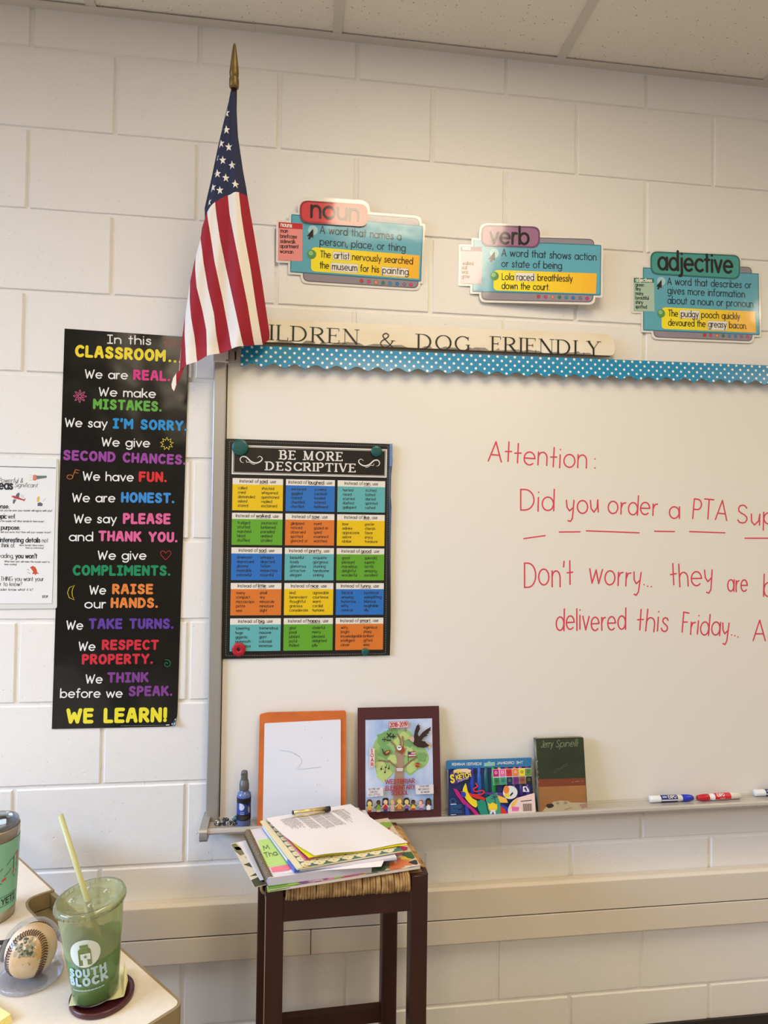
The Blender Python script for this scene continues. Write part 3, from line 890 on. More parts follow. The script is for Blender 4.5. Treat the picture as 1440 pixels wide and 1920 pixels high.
# ------------------------------------------------------------------ tall black classroom poster
def classroom_poster():
    BK_ = M('poster_black', (15, 13, 12), rough=.22, spec=.4, bump=.5, bscale=8, bdist=.012, bdetail=1.5)
    col = {k: M('poster_' + k, v, rough=.3) for k, v in dict(white=(236, 234, 228), yellow=(240, 216, 44), magenta=(214, 30, 128), green=(92, 168, 60), blue=(20, 140, 204),
           purple=(150, 66, 152), red=(214, 42, 46), sky=(56, 138, 206), pink=(222, 100, 150), emerald=(22, 134, 86), orange=(226, 130, 58), violet=(92, 58, 152),
           crimson=(204, 40, 56), plum=(124, 60, 136), lemon=(238, 224, 50), grey=(150, 150, 148)).items()}
    TL, TR, BR, BL = (-0.1094,1.943), (0.1909,1.9369), (0.1788,0.9542), (-0.1186,0.9558)
    t = thing('classroom_poster', 'tall narrow black poster of classroom rules in bright chalk-style lettering', 'poster', (.035, -.002, .955))
    b = B()
    fr = wallfr(0)
    NU, NV = 40, 90
    def P(u, v, h=0):
        x = (1 - v) * ((1 - u) * BL[0] + u * BR[0]) + v * ((1 - u) * TL[0] + u * TR[0])
        z = (1 - v) * ((1 - u) * BL[1] + u * BR[1]) + v * ((1 - u) * TL[1] + u * TR[1])
        d = max(0, (u - v * 2.2) - .925) / .075      # the lower right corner curls up
        y = -.0022 - .010 * min(d, 1) ** 2
        if d > 0: x -= .003 * d; z += .004 * d
        return (x, y - h, z)
    b.grid([[P(i / NU, j / NV) for i in range(NU + 1)] for j in range(NV + 1)], BK_)
    b.grid([[P(i / NU, j / NV, -.0007) for i in range(NU + 1)][::-1] for j in range(NV + 1)], M('poster_back', (205, 203, 198), rough=.6))
    b.build('sheet', t)
    b = B()
    f = wallfr(-.0025)
    q = .000267
    def w(s, a, c, cap=76, ww=.15, font=CHALK, color='white'):
        text(b, f, s, a, c, cap * q, ww, col[color], 0, font=font, track=.2)
    def k(s, a, c, cap, color, ww=.235):
        text(b, f, s, a, c, cap * q * (1 - ww), ww / (1 - ww), col[color], 0, font=BLOCK, track=.36)
    # thick strokes: baseline of the stroke centre sits half a stroke above the letter foot
    w('In this', (-0.0081,1.9116), (0.0988,1.9132)); k('CLASSROOM', (-0.0837,1.8771), (0.1341,1.8746), 116, 'yellow')
    w('We are', (-0.059,1.8223), (0.0436,1.8238)); k('REAL.', (0.0562,1.8249), (0.1464,1.8253), 100, 'magenta')
    w('We make', (-0.0253,1.7793), (0.1121,1.7796)); k('MISTAKES.', (-0.0386,1.7483), (0.1272,1.7473), 100, 'green')
    w('We say', (-0.1035,1.6996), (-0.0026,1.701)); k("I'M SORRY.", (0.0093,1.7011), (0.19,1.7002), 100, 'blue')
    w('We give', (-0.0162,1.6543), (0.1004,1.6548)); k('SECOND CHANCES.', (-0.1065,1.6192), (0.1883,1.6146), 98, 'purple')
    w('We have', (-0.0591,1.5681), (0.0625,1.568)); k('FUN.', (0.0745,1.5694), (0.143,1.5697), 100, 'red')
    w('We are', (-0.0828,1.514), (0.0196,1.5152)); k('HONEST.', (0.0329,1.5169), (0.1624,1.5169), 100, 'sky')
    w('We say', (-0.0773,1.4619), (0.0241,1.4633)); k('PLEASE', (0.0384,1.4635), (0.1536,1.4642), 104, 'pink')
    w('and', (-0.0886,1.4174), (-0.0311,1.4179)); k('THANK YOU.', (-0.0194,1.42), (0.1718,1.4185), 100, 'pink')
    w('We give', (-0.0197,1.3721), (0.0969,1.3728)); k('COMPLIMENTS.', (-0.0778,1.3345), (0.156,1.3344), 100, 'emerald')
    w('We', (-0.0376,1.286), (0.0023,1.286)); k('RAISE', (0.0162,1.2884), (0.1146,1.2884), 98, 'orange')
    w('our', (-0.0487,1.2518), (0.0024,1.2516)); k('HANDS.', (0.0134,1.2543), (0.1273,1.2539), 98, 'orange')
    w('We', (-0.09,1.1995), (-0.0502,1.1992)); k('TAKE TURNS.', (-0.038,1.2024), (0.166,1.2014), 100, 'violet')
    w('We', (-0.0604,1.1474), (-0.0204,1.1469)); k('RESPECT', (-0.0055,1.1503), (0.1307,1.1487), 98, 'crimson')
    k('PROPERTY.', (-0.0519,1.1151), (0.1179,1.1143), 98, 'crimson')
    w('We', (-0.0423,1.0666), (-0.0017,1.0659)); k('THINK', (0.0087,1.0692), (0.1081,1.0685), 98, 'plum')
    w('before we', (-0.1013,1.0324), (0.0464,1.0301)); k('SPEAK.', (0.0601,1.0345), (0.1664,1.0336), 98, 'plum')
    k('WE LEARN!', (-0.0858,0.9721), (0.1547,0.9696), 142, 'lemon')
    for c in ((0.1441,1.8742), (0.1569,1.8731), (0.1699,1.8726)):
        b.poly(f, circ(c, .0035, 10), col['yellow'])
    # little chalk doodles
    def doodle(c, pts, color, wd=.0011, closed=True):
        b.ribbon(f, [(c[0] + x * q, c[1] + z * q) for x, z in pts], wd, col[color], 0, closed=closed)
    star = lambda r1, r2, n, a0=90: [((r1 if i % 2 == 0 else r2) * cos(radians(a0 + 180 * i / n)), (r1 if i % 2 == 0 else r2) * sin(radians(a0 + 180 * i / n))) for i in range(2 * n)]
    doodle((0.1378,1.9193), star(40, 18, 5, 100), 'crimson')
    for dz in (0, -28, -56): doodle((0.1472,1.924), [(0, dz), (40, dz + 4), (85, dz - 8)], 'crimson', closed=False)
    doodle((-0.0699,1.7762), [(r * cos(a), r * sin(a)) for i in range(64) for a in [2 * pi * i / 64] for r in [38 + 20 * cos(8 * a)]], 'pink')
    doodle((-0.0699,1.7762), circ((0, 0), 14, 10), 'pink')
    doodle((0.1407,1.6644), star(62, 34, 9), 'lemon', .0014)
    doodle((-0.0892,1.5751), circ((0, 0), 26, 12, 20), 'orange')
    doodle((-0.0892,1.5751), [(26, 8), (48, 70), (82, 62)], 'orange', closed=False); doodle((-0.0892,1.5751), [(40, 44), (72, 38)], 'orange', closed=False)
    doodle((0.1434,1.3717), [(0, 0), (-42, 44), (-48, 72), (-30, 86), (-6, 74), (0, 60), (10, 78), (32, 86), (48, 70), (42, 44)], 'crimson')
    doodle((-0.0789,1.2896), [(24, 68), (-22, 46), (-38, 0), (-22, -46), (24, -68), (6, -30), (2, 10), (10, 44)], 'yellow')
    doodle((0.151,1.111), [((6 + 3.3 * i) * cos(i * .75), (6 + 3.3 * i) * sin(i * .75)) for i in range(12)], 'emerald', closed=False)
    b.ribbon(f, [(0.0438,0.9591), (0.149,0.9582)], .0007, col['grey'], 0); b.ribbon(f, [(0.1522,0.9584), (0.1592,0.9585)], .0022, col['white'], 0)
    tag(b.build('lettering', t), 'bright chalk-style words')
classroom_poster()

# ------------------------------------------------------------------ laminated writing-traits page, cut by the picture's left edge
def traits_page():
    PW = M('page_white', (236, 236, 232), rough=.45)
    LAM = M('laminate_film', (224, 223, 216), rough=.2, spec=.5)
    K = M('page_black', (34, 32, 32), rough=.5); G_ = M('page_grey', (104, 102, 102), rough=.5)
    RED = M('page_red', (190, 52, 56), rough=.5); ORG_ = M('page_orange', (206, 76, 36), rough=.5); GR = M('page_slate', (92, 96, 104), rough=.5)
    YL = M('page_yellow', (224, 190, 80), rough=.5); TE = M('page_teal', (90, 120, 112), rough=.5)
    t = thing('laminated_page', 'white laminated page about significant ideas with small cartoon drawings', 'poster', (-.26, -.002, 1.255))
    f = wallfr(-.002)
    TR, BR = (-0.1193,1.6188), (-0.1157,1.2508)
    b = B().prism(f, round_poly([(-.385, BR[1] - .002), (BR[0] + .003, BR[1]), (TR[0] + .002, TR[1]), (-.385, TR[1] + .001)], .006), 0, .0008, LAM)
    TR, BR = (-0.12,1.6178), (-0.1238,1.2627)
    b.prism(f, [(-.378, BR[1] - .001), (BR[0], BR[1]), (TR[0], TR[1]), (-.378, TR[1] + .001)], .0008, .0011, PW)
    b.build('sheet', t)
    b = B()
    f = wallfr(-.0033)
    q = .000198
    b.ribbon(f, [(-.37, (-0.2513,1.5976)[1]), (-0.123,1.5964)], .0016, K)
    for a, c in (((-0.12,1.6178), (-0.1238,1.2627)), ((-0.1238,1.2627), (-.378, (-0.2439,1.2621)[1]))): b.ribbon(f, [a, c], .0005, G_)
    def w(s, a, c, cap, ww=.13, mat=K, slant=0): text(b, f, s, a, c, cap * q, ww, mat, 0, slant=slant, capends=ww > .13)
    w('Powerful &', (-0.2538,1.5578), (-0.1978,1.5584), 55, .1, G_, .3); w('Significant', (-0.2174,1.5475), (-0.1641,1.5478), 52, .1, G_, .3)
    w('ideas', (-0.2694,1.5421), (-0.2197,1.5422), 100, .21)
    w('sense.', (-0.2601,1.4948), (-0.2273,1.4951), 50, .19); w('topic', (-0.2568,1.4705), (-0.2329,1.4704), 54, .19); w('well.', (-0.2305,1.4705), (-0.2127,1.4703), 54, .1)
    w('purpose.', (-0.2461,1.4435), (-0.2014,1.4437), 50, .19); w('interesting details', (-0.2482,1.4129), (-0.1543,1.413), 54, .19); w('not', (-0.1509,1.413), (-0.1363,1.4128), 52, .1)
    w('think of.', (-0.2447,1.4), (-0.2123,1.3999), 54, .1); w('reading,', (-0.2546,1.3744), (-0.2147,1.3739), 54, .1); w("you won't", (-0.2117,1.3739), (-0.1609,1.3738), 54, .19)
    w('How can you be sure your reader will agree with you?', (-0.2627,1.4877), (-0.1282,1.4886), 24, .13)
    w('What does the reader tell? What details let them know?', (-0.2703,1.4617), (-0.1467,1.4622), 22, .13)
    w('Why did you write this? How will your reader know?', (-0.2588,1.4351), (-0.1304,1.4354), 22, .13)
    w('What details? What makes', (-0.2031,1.4035), (-0.146,1.4036), 20, .13); w('them so interesting?', (-0.1887,1.3973), (-0.1459,1.3973), 20, .13)
    w('What best part will make the reader want to', (-0.236,1.3636), (-0.1315,1.3629), 22, .13); w('keep reading?', (-0.2359,1.3569), (-0.2069,1.3566), 20, .13)
    w('THING you want your', (-0.2437,1.3184), (-0.1448,1.3182), 52, .1); w('er to know?', (-0.2513,1.3059), (-0.1942,1.3056), 50, .1); w('reader know what it is?', (-0.2529,1.2946), (-0.1685,1.2942), 30, .12)
    w('STOP', (-0.1476,1.2772), (-0.1338,1.2772), 26, .2)
    def shape(c, pts, mat, h=0): b.poly(f, [(c[0] + x * q, c[1] + y * q) for x, y in pts], mat, h)
    c = (-0.1618,1.5721)                     # flashlight
    shape(c, round_poly([(-18, -22), (95, -2), (95, 24), (-18, 22)], 8), TE); shape(c, [(-66, -34), (-40, -40), (-16, -22), (-16, 22), (-40, 32), (-66, 26)], RED)
    shape(c, circ((-44, -4), 24, 12, 32), M('page_salmon', (214, 130, 110), rough=.5), .0001)
    for dy in (-30, 0, 26): b.ribbon(f, [(c[0] - 78 * q, c[1] + dy * q), (c[0] - 108 * q, c[1] + dy * 1.2 * q)], .0008, YL)
    c = (-0.209,1.5207)                     # toy aeroplane
    shape(c, [(-40, -10), (14, -4), (22, 60), (10, 68), (-14, 50)], GR); shape(c, [(-52, -18), (-14, -18), (-40, -72), (-56, -66)], GR)
    shape(c, [(-78, 22), (-40, 28), (86, -22), (92, 0), (80, -8), (76, -46), (66, -30), (-40, -4)], RED, .0001)
    for k in range(3): b.ribbon(f, [(c[0] + (30 + 6 * k) * q, c[1] + (44 - 14 * k) * q), (c[0] + (70 + 4 * k) * q, c[1] + (34 - 14 * k) * q)], .0004, G_)
    c = (-0.1587,1.5137)                     # figure-like pencil pot sketch
    shape(c, [(-22, -60), (34, -60), (40, -30), (10, -12), (-20, -22)], GR); shape(c, [(-28, -8), (-4, -10), (2, 58), (-14, 62), (-30, 40)], YL)
    b.ribbon(f, [(c[0] + 40 * q, c[1]), (c[0] + 72 * q, c[1] + 36 * q)], .0005, G_)
    c = (-0.1671,1.3436)                    # small orange creature scribble
    shape(c, [(-50, 40), (-18, 58), (10, 44), (30, 10), (34, -20), (62, -40), (30, -38), (16, -56), (4, -40), (-24, -44), (-12, -14), (-26, 8)], ORG_)
    b.ribbon(f, [(c[0] - 80 * q, c[1] + 16 * q), (c[0] - 60 * q, c[1] + 4 * q)], .001, G_); b.ribbon(f, [(c[0] - 76 * q, c[1] - 20 * q), (c[0] - 44 * q, c[1] - 36 * q)], .0008, G_)
    tag(b.build('printing', t), 'black printed sentences and small drawings')
traits_page()

# ------------------------------------------------------------------ synonym poster on the whiteboard
def synonym_poster():
    CH = M('chalkboard_black', (24, 21, 19), rough=.3, bump=.12, bscale=20, bdist=.003)
    WH = M('chalk_white', (226, 222, 214), rough=.5); K = M('box_text', (30, 28, 26), rough=.5)
    STI = M('chalk_dash', (150, 145, 138), rough=.6)
    HD = M('box_header', (232, 226, 214), rough=.4)
    C = {k: M('box_' + k, v, rough=.35) for k, v in dict(y=(232, 194, 14), b=(40, 112, 190), t=(98, 176, 178), g=(98, 166, 44), o=(218, 120, 44)).items()}
    t = thing('synonym_poster', 'black poster of fifteen coloured word boxes pinned to the whiteboard by round magnets', 'poster', (.5, -.019, 1.1275))
    y = -.0235
    f = wallfr(y)
    TL, TR, BR, BL = (.2905, 1.679), (.7105, 1.6775), (.7125, 1.1295), (.2885, 1.1255)
    b = B()
    rows = []
    for j in range(21):
        v = j / 20
        row = []
        for i in range(81):
            u = i / 80
            x = (1 - v) * ((1 - u) * BL[0] + u * BR[0]) + v * ((1 - u) * TL[0] + u * TR[0])
            z = (1 - v) * ((1 - u) * BL[1] + u * BR[1]) + v * ((1 - u) * TL[1] + u * TR[1])
            if i == 80: x += .0012 * sin(9 * v) - (.003 if .72 < v < .9 else 0)
            row.append((x, y + .001 - (.008 * ((u - .975) / .025) ** 2 * (.3 + .7 * v) if u > .975 else 0), z))
        rows.append(row)
    b.grid(rows, CH); b.grid([[(p[0] - .0004, p[1] + .0006, p[2]) for p in r][::-1] for r in rows], M('poster_underside', (70, 68, 66), rough=.6))
    # stitched border
    sx0, sx1, sz0, sz1 = .2975, .7005, 1.134, 1.672
    def dash(a, c, n):
        for i in range(n):
            p, r = Vector(a).lerp(Vector(c), (i + .15) / n), Vector(a).lerp(Vector(c), (i + .75) / n)
            b.ribbon(f, [(p.x, p.y), (r.x, r.y)], .0009, STI, .0003, cap=False)
    dash((sx0, sz0), (sx1, sz0), 70); dash((sx0, sz1), (sx1, sz1), 70); dash((sx0, sz0), (sx0, sz1), 92); dash((sx1 + .001, sz0), (sx1, sz1), 92)
    b.build('sheet', t)
    # header
    b = B()
    hr = [(.3058, 1.5912), (.6962, 1.5912), (.6966, 1.6618), (.3058, 1.6618)]
    b.ribbon(f, hr, .0034, WH, .0003, closed=True)
    b.ribbon(f, grow(hr, -.0035), .0008, WH, .0003, closed=True)
    serif_text(b, f, 'BE MORE', (0.4231,1.63), (0.5829,1.6293), .0235, WH, .0004, T=.2, t=.12, S=.1, sw=.17, track=.2)
    serif_text(b, f, 'DESCRIPTIVE', (0.3883,1.6013), (0.617,1.6013), .0225, WH, .0004, T=.2, t=.12, S=.1, sw=.15, track=.17)
    q = .00032
    for c, sg in (((0.3522,1.6269), 1), ((0.6516,1.6265), -1)):
        S1 = smooth_line([(-60, -24), (-78, -18), (-86, 4), (-70, 24), (-40, 20), (0, -14), (40, -24), (76, -6), (84, 16), (66, 30), (46, 18)], 4)
        b.ribbon(f, [(c[0] + sg * x * q, c[1] + (sg if sg > 0 else 1) * yy * q) for x, yy in S1], [.0008 + .0026 * sin(pi * i / (len(S1) - 1)) for i in range(len(S1))], WH, .0004)
        S2 = smooth_line([(-40, -4), (-34, -20), (-14, -18), (8, -32), (28, -36)], 4)
        b.ribbon(f, [(c[0] + sg * x * q, c[1] + yy * q) for x, yy in S2], .0013, WH, .0004)
    b.build('header_panel', t)
    cols = [(.3068, .4327), (.4398, .5642), (.5712, .6945)]
    rws = [(1.580, 1.4985), (1.4925, 1.4117), (1.4055, 1.3230), (1.3160, 1.2345), (1.2270, 1.1445)]
    WORDS = [
     ('y', 'said', 'called cried demanded asked stated shouted whispered questioned replied exclaimed'),
     ('b', 'laughed', 'snickered giggled roared chuckled chortled crowed cackled howled tittered bellowed'),
     ('t', 'ran', 'hurried raced scurried dashed galloped trotted bolted darted sprinted rushed'),
     ('g', 'walked', 'trudged strutted marched hiked shuffled sauntered lumbered paraded ambled strolled'),
     ('o', 'saw', 'glimpsed noticed observed spotted glanced_at eyed gazed_at spied examined watched'),
     ('y', 'like', 'love admire appreciate adore idolize prefer cherish favor enjoy treasure'),
     ('b', 'sad', 'downcast depressed gloomy miserable sorrowful unhappy dejected forlorn melancholy mournful'),
     ('t', 'pretty', 'beautiful lovely glamorous attractive elegant exquisite gorgeous stunning handsome striking'),
     ('g', 'good', 'great pleasant marvelous delightful wonderful splendid superb terrific amazing excellent'),
     ('o', 'little', 'teeny compact microscopic petite wee small tiny minuscule miniature slight'),
     ('y', 'nice', 'kind benevolent thoughtful gracious considerate agreeable courteous warm cordial humane'),
     ('b', 'funny', 'farcical amusing humorous witty comical hysterical sidesplitting hilarious laughable silly'),
     ('t', 'big', 'towering huge gigantic mammoth enormous tremendous massive giant colossal immense'),
     ('g', 'happy', 'glad jovial jubilant joyful thrilled cheerful merry pleased delighted jolly'),
     ('o', 'smart', 'witty bright knowledgeable intelligent clever ingenious sharp brilliant gifted wise')]
    for i, (c, wd, ws) in enumerate(WORDS):
        (x0, x1), (z1, z0) = cols[i % 3], rws[i // 3]
        zh = z1 - .0155
        b = B()
        b.poly(f, [(x0, z0), (x1, z0), (x1, zh), (x0, zh)], C[c], .0004)
        b.poly(f, [(x0, zh), (x1, zh), (x1, z1), (x0, z1)], HD, .0004)
        s0, s1, s2 = 'Instead of ', wd, ', use'
        cap = .0082
        wa, wb2, wc = text_width(s0, SANS, .2) * .88, text_width(s1, SANS, .2) + .1, text_width(s2, SANS, .2) * .88
        tot = (wa + wb2 + wc + .3) * cap
        k = min(1.0, (x1 - x0 - .008) / tot)
        u = (x0 + x1) / 2 - tot * k / 2
        zb = zh + .0045
        text(b, f, s0.strip(), (u, zb), (u + (wa - .2) * cap * k, zb), cap, .12, K, .0007, capends=False)
        u += (wa + .1) * cap * k
        text(b, f, s1, (u, zb), (u + wb2 * cap * k, zb), cap, .17, K, .0007, capends=False)
        b.ribbon(f, [(u, zb - .0022), (u + wb2 * cap * k, zb - .0022)], .0008, K, .0007)
        u += (wb2 + .12) * cap * k
        text(b, f, s2, (u, zb), (u + wc * cap * k, zb), cap, .12, K, .0007, capends=False)
        for j, word in enumerate(ws.split()):
            word = word.replace('_', ' ')
            u0 = x0 + (.0135 if j < 5 else .072)
            zz = zh - .0125 - .0111 * (j % 5)
            nat = text_width(word, SANS, .2) * .0072 * .9
            room = (.056 if j < 5 else x1 - u0 - .003)
            text(b, f, word, (u0, zz), (u0 + min(nat, room), zz),   .0072, .125, K, .0007, capends=False)
        b.build('word_box', t)
    # round magnets, each a thing of its own
    TEAL = M('magnet_teal', (14, 84, 78), rough=.35); REDM = M('magnet_red', (176, 22, 38), rough=.35)
    def mag(c, r, mat, label, hole=0, name='round_magnet'):
        g = thing(name, label, 'magnet', (c[0], y - .001, c[1] - r))
        pr_ = [(hole, 0), (r, 0), (r, .004), (r * .93, .0055), (max(hole, r * .55), .006), (hole, .006 if not hole else .0045)]
        if hole: pr_ = [(hole, .0), (r, 0), (r, .004), (r * .92, .0055), (hole + .001, .0055), (hole, .0045), (hole, 0)]
        else: pr_[0] = (.0001, 0); pr_[-1] = (.0001, .006)
        B().lathe(pr_, (c[0], y - .0005, c[1]), mat, 32, axis=(0, -1, 0), smooth=True).build('magnet_body', g)
        if hole:
            B().lathe([(.0001, 0), (hole, 0), (hole, .0015), (.0001, .0015)], (c[0], y - .0006, c[1]), M('magnet_core', (90, 92, 96), rough=.4, metal=.8), 20, axis=(0, -1, 0)).build('magnet_core', g)
    mag((.3245, 1.6575), .0205, TEAL, 'largest teal round magnet at the upper left corner of the synonym poster')
    mag((.6705, 1.657), .0145, TEAL, 'mid-sized teal round magnet at the upper right corner of the synonym poster')
    mag((.6485, 1.1395), .0095, TEAL, 'smallest teal round magnet at the lower right of the synonym poster')
    mag((.3295, 1.1497), .0170, REDM, 'red ring-shaped magnet at the lower left corner of the synonym poster', hole=.0042)
synonym_poster()

# ------------------------------------------------------------------ three die-cut grammar cards
def card(label, pill, pillc, body, grey, lst, lhead, lheadc, lbgc, yellow, ball, cur, texts, heads, boxes, dots, q, lw=.115, tilt=(0, 0, 0), out=0.0, tab_back=0.0):
    t = thing('grammar_card', label, 'wall card', ((body[0][0] + body[1][0]) / 2, -.003, min(p[1] for p in grey)), group=None)
    f = wallfr(-.003)
    WHT = gloss('card_white', (236, 232, 222)); TEAL = gloss('card_teal', (98, 174, 194)); TEALD = gloss('card_teal_edge', (38, 124, 148))
    GRY = gloss('card_grey', (150, 142, 152)); GRYD = gloss('card_grey_edge', (112, 104, 112)); K = gloss('card_text', (30, 42, 52)); KB = gloss('card_black', (30, 24, 26))
    PW = gloss('card_panel_white', (240, 236, 226)); LT = gloss('card_glow', (170, 212, 214)); GRN = gloss('card_ball_green', (92, 156, 84)); GRL = gloss('card_ball_light', (150, 200, 140))
    rp = lambda p, r: round_poly(p, r, 6)
    body_, grey_, pill_, lst_ = body, rp(grey, .016), rp(pill, .022), lst
    b = B()
    for k, (p, r) in enumerate(((body, .004), (grey, .018), (pill, .026), (lst, .004))):
        b.prism(f, rp(grow(p, .0055), r), -.001 - .00003 * k, .0003 + .00004 * k, WHT)
    b.build('backing', t)
    b = B().poly(f, grey_, GRYD, .0006).poly(f, rp(grow(grey, -.0025), .014), GRY, .0007)
    cols8 = [(200, 48, 60), (206, 70, 110), (226, 140, 90), (30, 130, 96), (40, 140, 186), (40, 120, 190), (140, 110, 150), (214, 50, 110)]
    for p, c in zip(dots, cols8):
        b.poly(f, circ(p, .0049, 14), M('dot_ring_%d_%d_%d' % c, tuple(int(x * .7) for x in c), rough=.25), .0009).poly(f, circ(p, .0038, 14), M('dot_%d_%d_%d' % c, c, rough=.25), .0010)
    b.build('toolbar_panel', t)
    b = B().poly(f, rp(body, .003), TEALD, .0012).poly(f, rp(grow(body, -.0022), .002), TEAL, .0013)
    b.poly(f, circ(cur, .0125, 20), LT, .0014)
    cx, cz = cur
    arrow = [(0, 0), (-.0155, -.0205), (-.0080, -.0188), (-.0125, -.0265), (-.0085, -.0275), (-.0048, -.0205), (.0004, -.0235)]
    b.poly(f, [(cx + x + .0015, cz + .004 + z - .0012) for x, z in arrow], GRYD, .0015).poly(f, [(cx + x, cz + .004 + z) for x, z in arrow], KB, .0016)
    for s, a, c, cap in texts: text(b, f, s, a, c, cap * q, lw, K, .0016)
    b.build('definition_panel', t)
    # example strip, printed yellow running to orange
    b = B()
    yl = rp(yellow, [.012, .001, .001, .012])
    ymin = min(p[0] for p in yl); ymax = max(p[0] for p in yl)
    N = 14
    def clip(pts, x, keep_right):
        out = []
        for i in range(len(pts)):
            a, c = pts[i - 1], pts[i]
            ia, ic = (a[0] >= x) == keep_right, (c[0] >= x) == keep_right
            if ia != ic:
                tt = (x - a[0]) / (c[0] - a[0]); out.append((x, a[1] + (c[1] - a[1]) * tt))
            if ic: out.append(c)
        return out
    for k in range(N):
        p = clip(clip(yl, ymin + (ymax - ymin) * k / N - 1e-6, True), ymin + (ymax - ymin) * (k + 1) / N + 1e-6, False)
        tt = max(0, (k / (N - 1) - .25) / .75)
        if len(p) > 2: b.poly(f, p, gloss('card_yellow_%d' % k, (252, int(234 - 44 * tt), int(48 + 6 * tt))), .0015)
    for p in boxes: b.poly(f, grow(p, .0006), GRY, .0017).poly(f, p, PW, .0018)
    for s, a, c, cap in heads: text(b, f, s, a, c, cap * q, lw, KB, .0020)
    b.poly(f, circ(ball, .0118, 20), GRN, .0019).poly(f, circ((ball[0] - .002, ball[1] + .003), .006, 14), GRL, .0020)
    b.build('example_panel', t)
    # list
    b = B().poly(f, lst, gloss('list_bg_%d_%d_%d' % lbgc, lbgc), .0015)
    (ha, hc, hs, hcap) = lhead[0]
    zt0, zt1 = lhead[1]
    b.poly(f, [lst[0], lst[1], zt1, zt0], gloss('list_head_%d_%d_%d' % lheadc, lheadc), .0016)
    text(b, f, hs, ha, hc, hcap * q, .2, PW, .0018)
    for s, a, c in lhead[2]: text(b, f, s, a, c, lhead[3] * q, .14, KB, .0018)
    b.build('word_list', t)
    # title, its laminate bowed back a little
    zb_ = min(p[1] for p in pill); tb_ = radians(tab_back)
    if tab_back: f = Fr((0, -.003 - .0036 + zb_ * -tan(tb_) , zb_ * 0), (1, 0, 0), (0, sin(tb_), cos(tb_)))
    b = B().poly(f, pill_, gloss('pill_edge_%d_%d_%d' % pillc, tuple(int(x * .72) for x in pillc)), .0020)
    b.poly(f, rp(grow(pill, -.0045), .019), gloss('pill_%d_%d_%d' % pillc, pillc), .0021)
    s, a, c, cap = texts_title[0]
    text(b, f, s, a, c, cap * q, .15, KB, .0024)
    b.build('title_tab', t)
    t.rotation_euler = tilt          # the card is not quite flat on the blocks
    t.location.y -= out
    return t

texts_title = [('noun', (0.4904,2.2634), (0.6178,2.2629), 148)]
card('grammar card with a red title tab defining a noun', [(0.4637,2.305), (0.639,2.3074), (0.6398,2.2487), (0.4646,2.2473)], (212, 66, 74),
     [(0.4422,2.2637), (0.787,2.2588), (0.7857,2.1148), (0.4415,2.1178)], [(0.4724,2.278), (0.7774,2.2781), (0.7788,2.096), (0.4743,2.0965)],
     [(0.4102,2.2418), (0.4712,2.2418), (0.472,2.1473), (0.4103,2.1456)],
     [((0.4154,2.2311), (0.4448,2.2303), 'nouns', 34), ((0.4102,2.2269), (0.4714,2.2274)), [('man', (0.415,2.2159), (0.4347,2.2164)), ('briefcase', (0.4147,2.2024), (0.4579,2.2033)), ('sidewalk', (0.4149,2.1898), (0.4542,2.1905)), ('apartment', (0.4145,2.1773), (0.4627,2.1788)), ('woman', (0.4144,2.1641), (0.4488,2.1646))], 31],
     (204, 44, 52), (240, 150, 144), [(0.4951,2.1849), (0.7802,2.182), (0.7794,2.1209), (0.4946,2.1232)], (0.496,2.166), (0.4981,2.2272),
     [('A word that names a', (0.5154,2.2209), (0.7303,2.2179), 62), ('person, place, or thing', (0.5159,2.1914), (0.7421,2.1896), 60)],
     [('The', (0.5178,2.1602), (0.5456,2.16), 54), ('artist', (0.553,2.1596), (0.5948,2.1596), 54), ('nervously searched', (0.6008,2.1591), (0.7626,2.1575), 54), ('the', (0.5167,2.1325), (0.5415,2.1323), 54), ('museum', (0.549,2.1312), (0.6151,2.1309), 54), ('for his', (0.6224,2.1308), (0.6733,2.1307), 54), ('painting.', (0.681,2.13), (0.7552,2.1295), 54)],
     [[(0.5504,2.1766), (0.5963,2.1764), (0.5966,2.157), (0.5501,2.157)], [(0.5463,2.1486), (0.617,2.148), (0.6167,2.1265), (0.5461,2.1265)], [(0.6792,2.1457), (0.7498,2.1451), (0.7494,2.1242), (0.6789,2.1253)]],
     [(0.6272,2.1065), (0.6463,2.1059), (0.6655,2.1056), (0.6841,2.1049), (0.703,2.1048), (0.722,2.1048), (0.7411,2.1047), (0.7589,2.1049)], .000303, tilt=(radians(4.8), 0, 0), tab_back=3.8)
texts_title = [('verb', (0.9691,2.2274), (1.0785,2.2276), 145)]
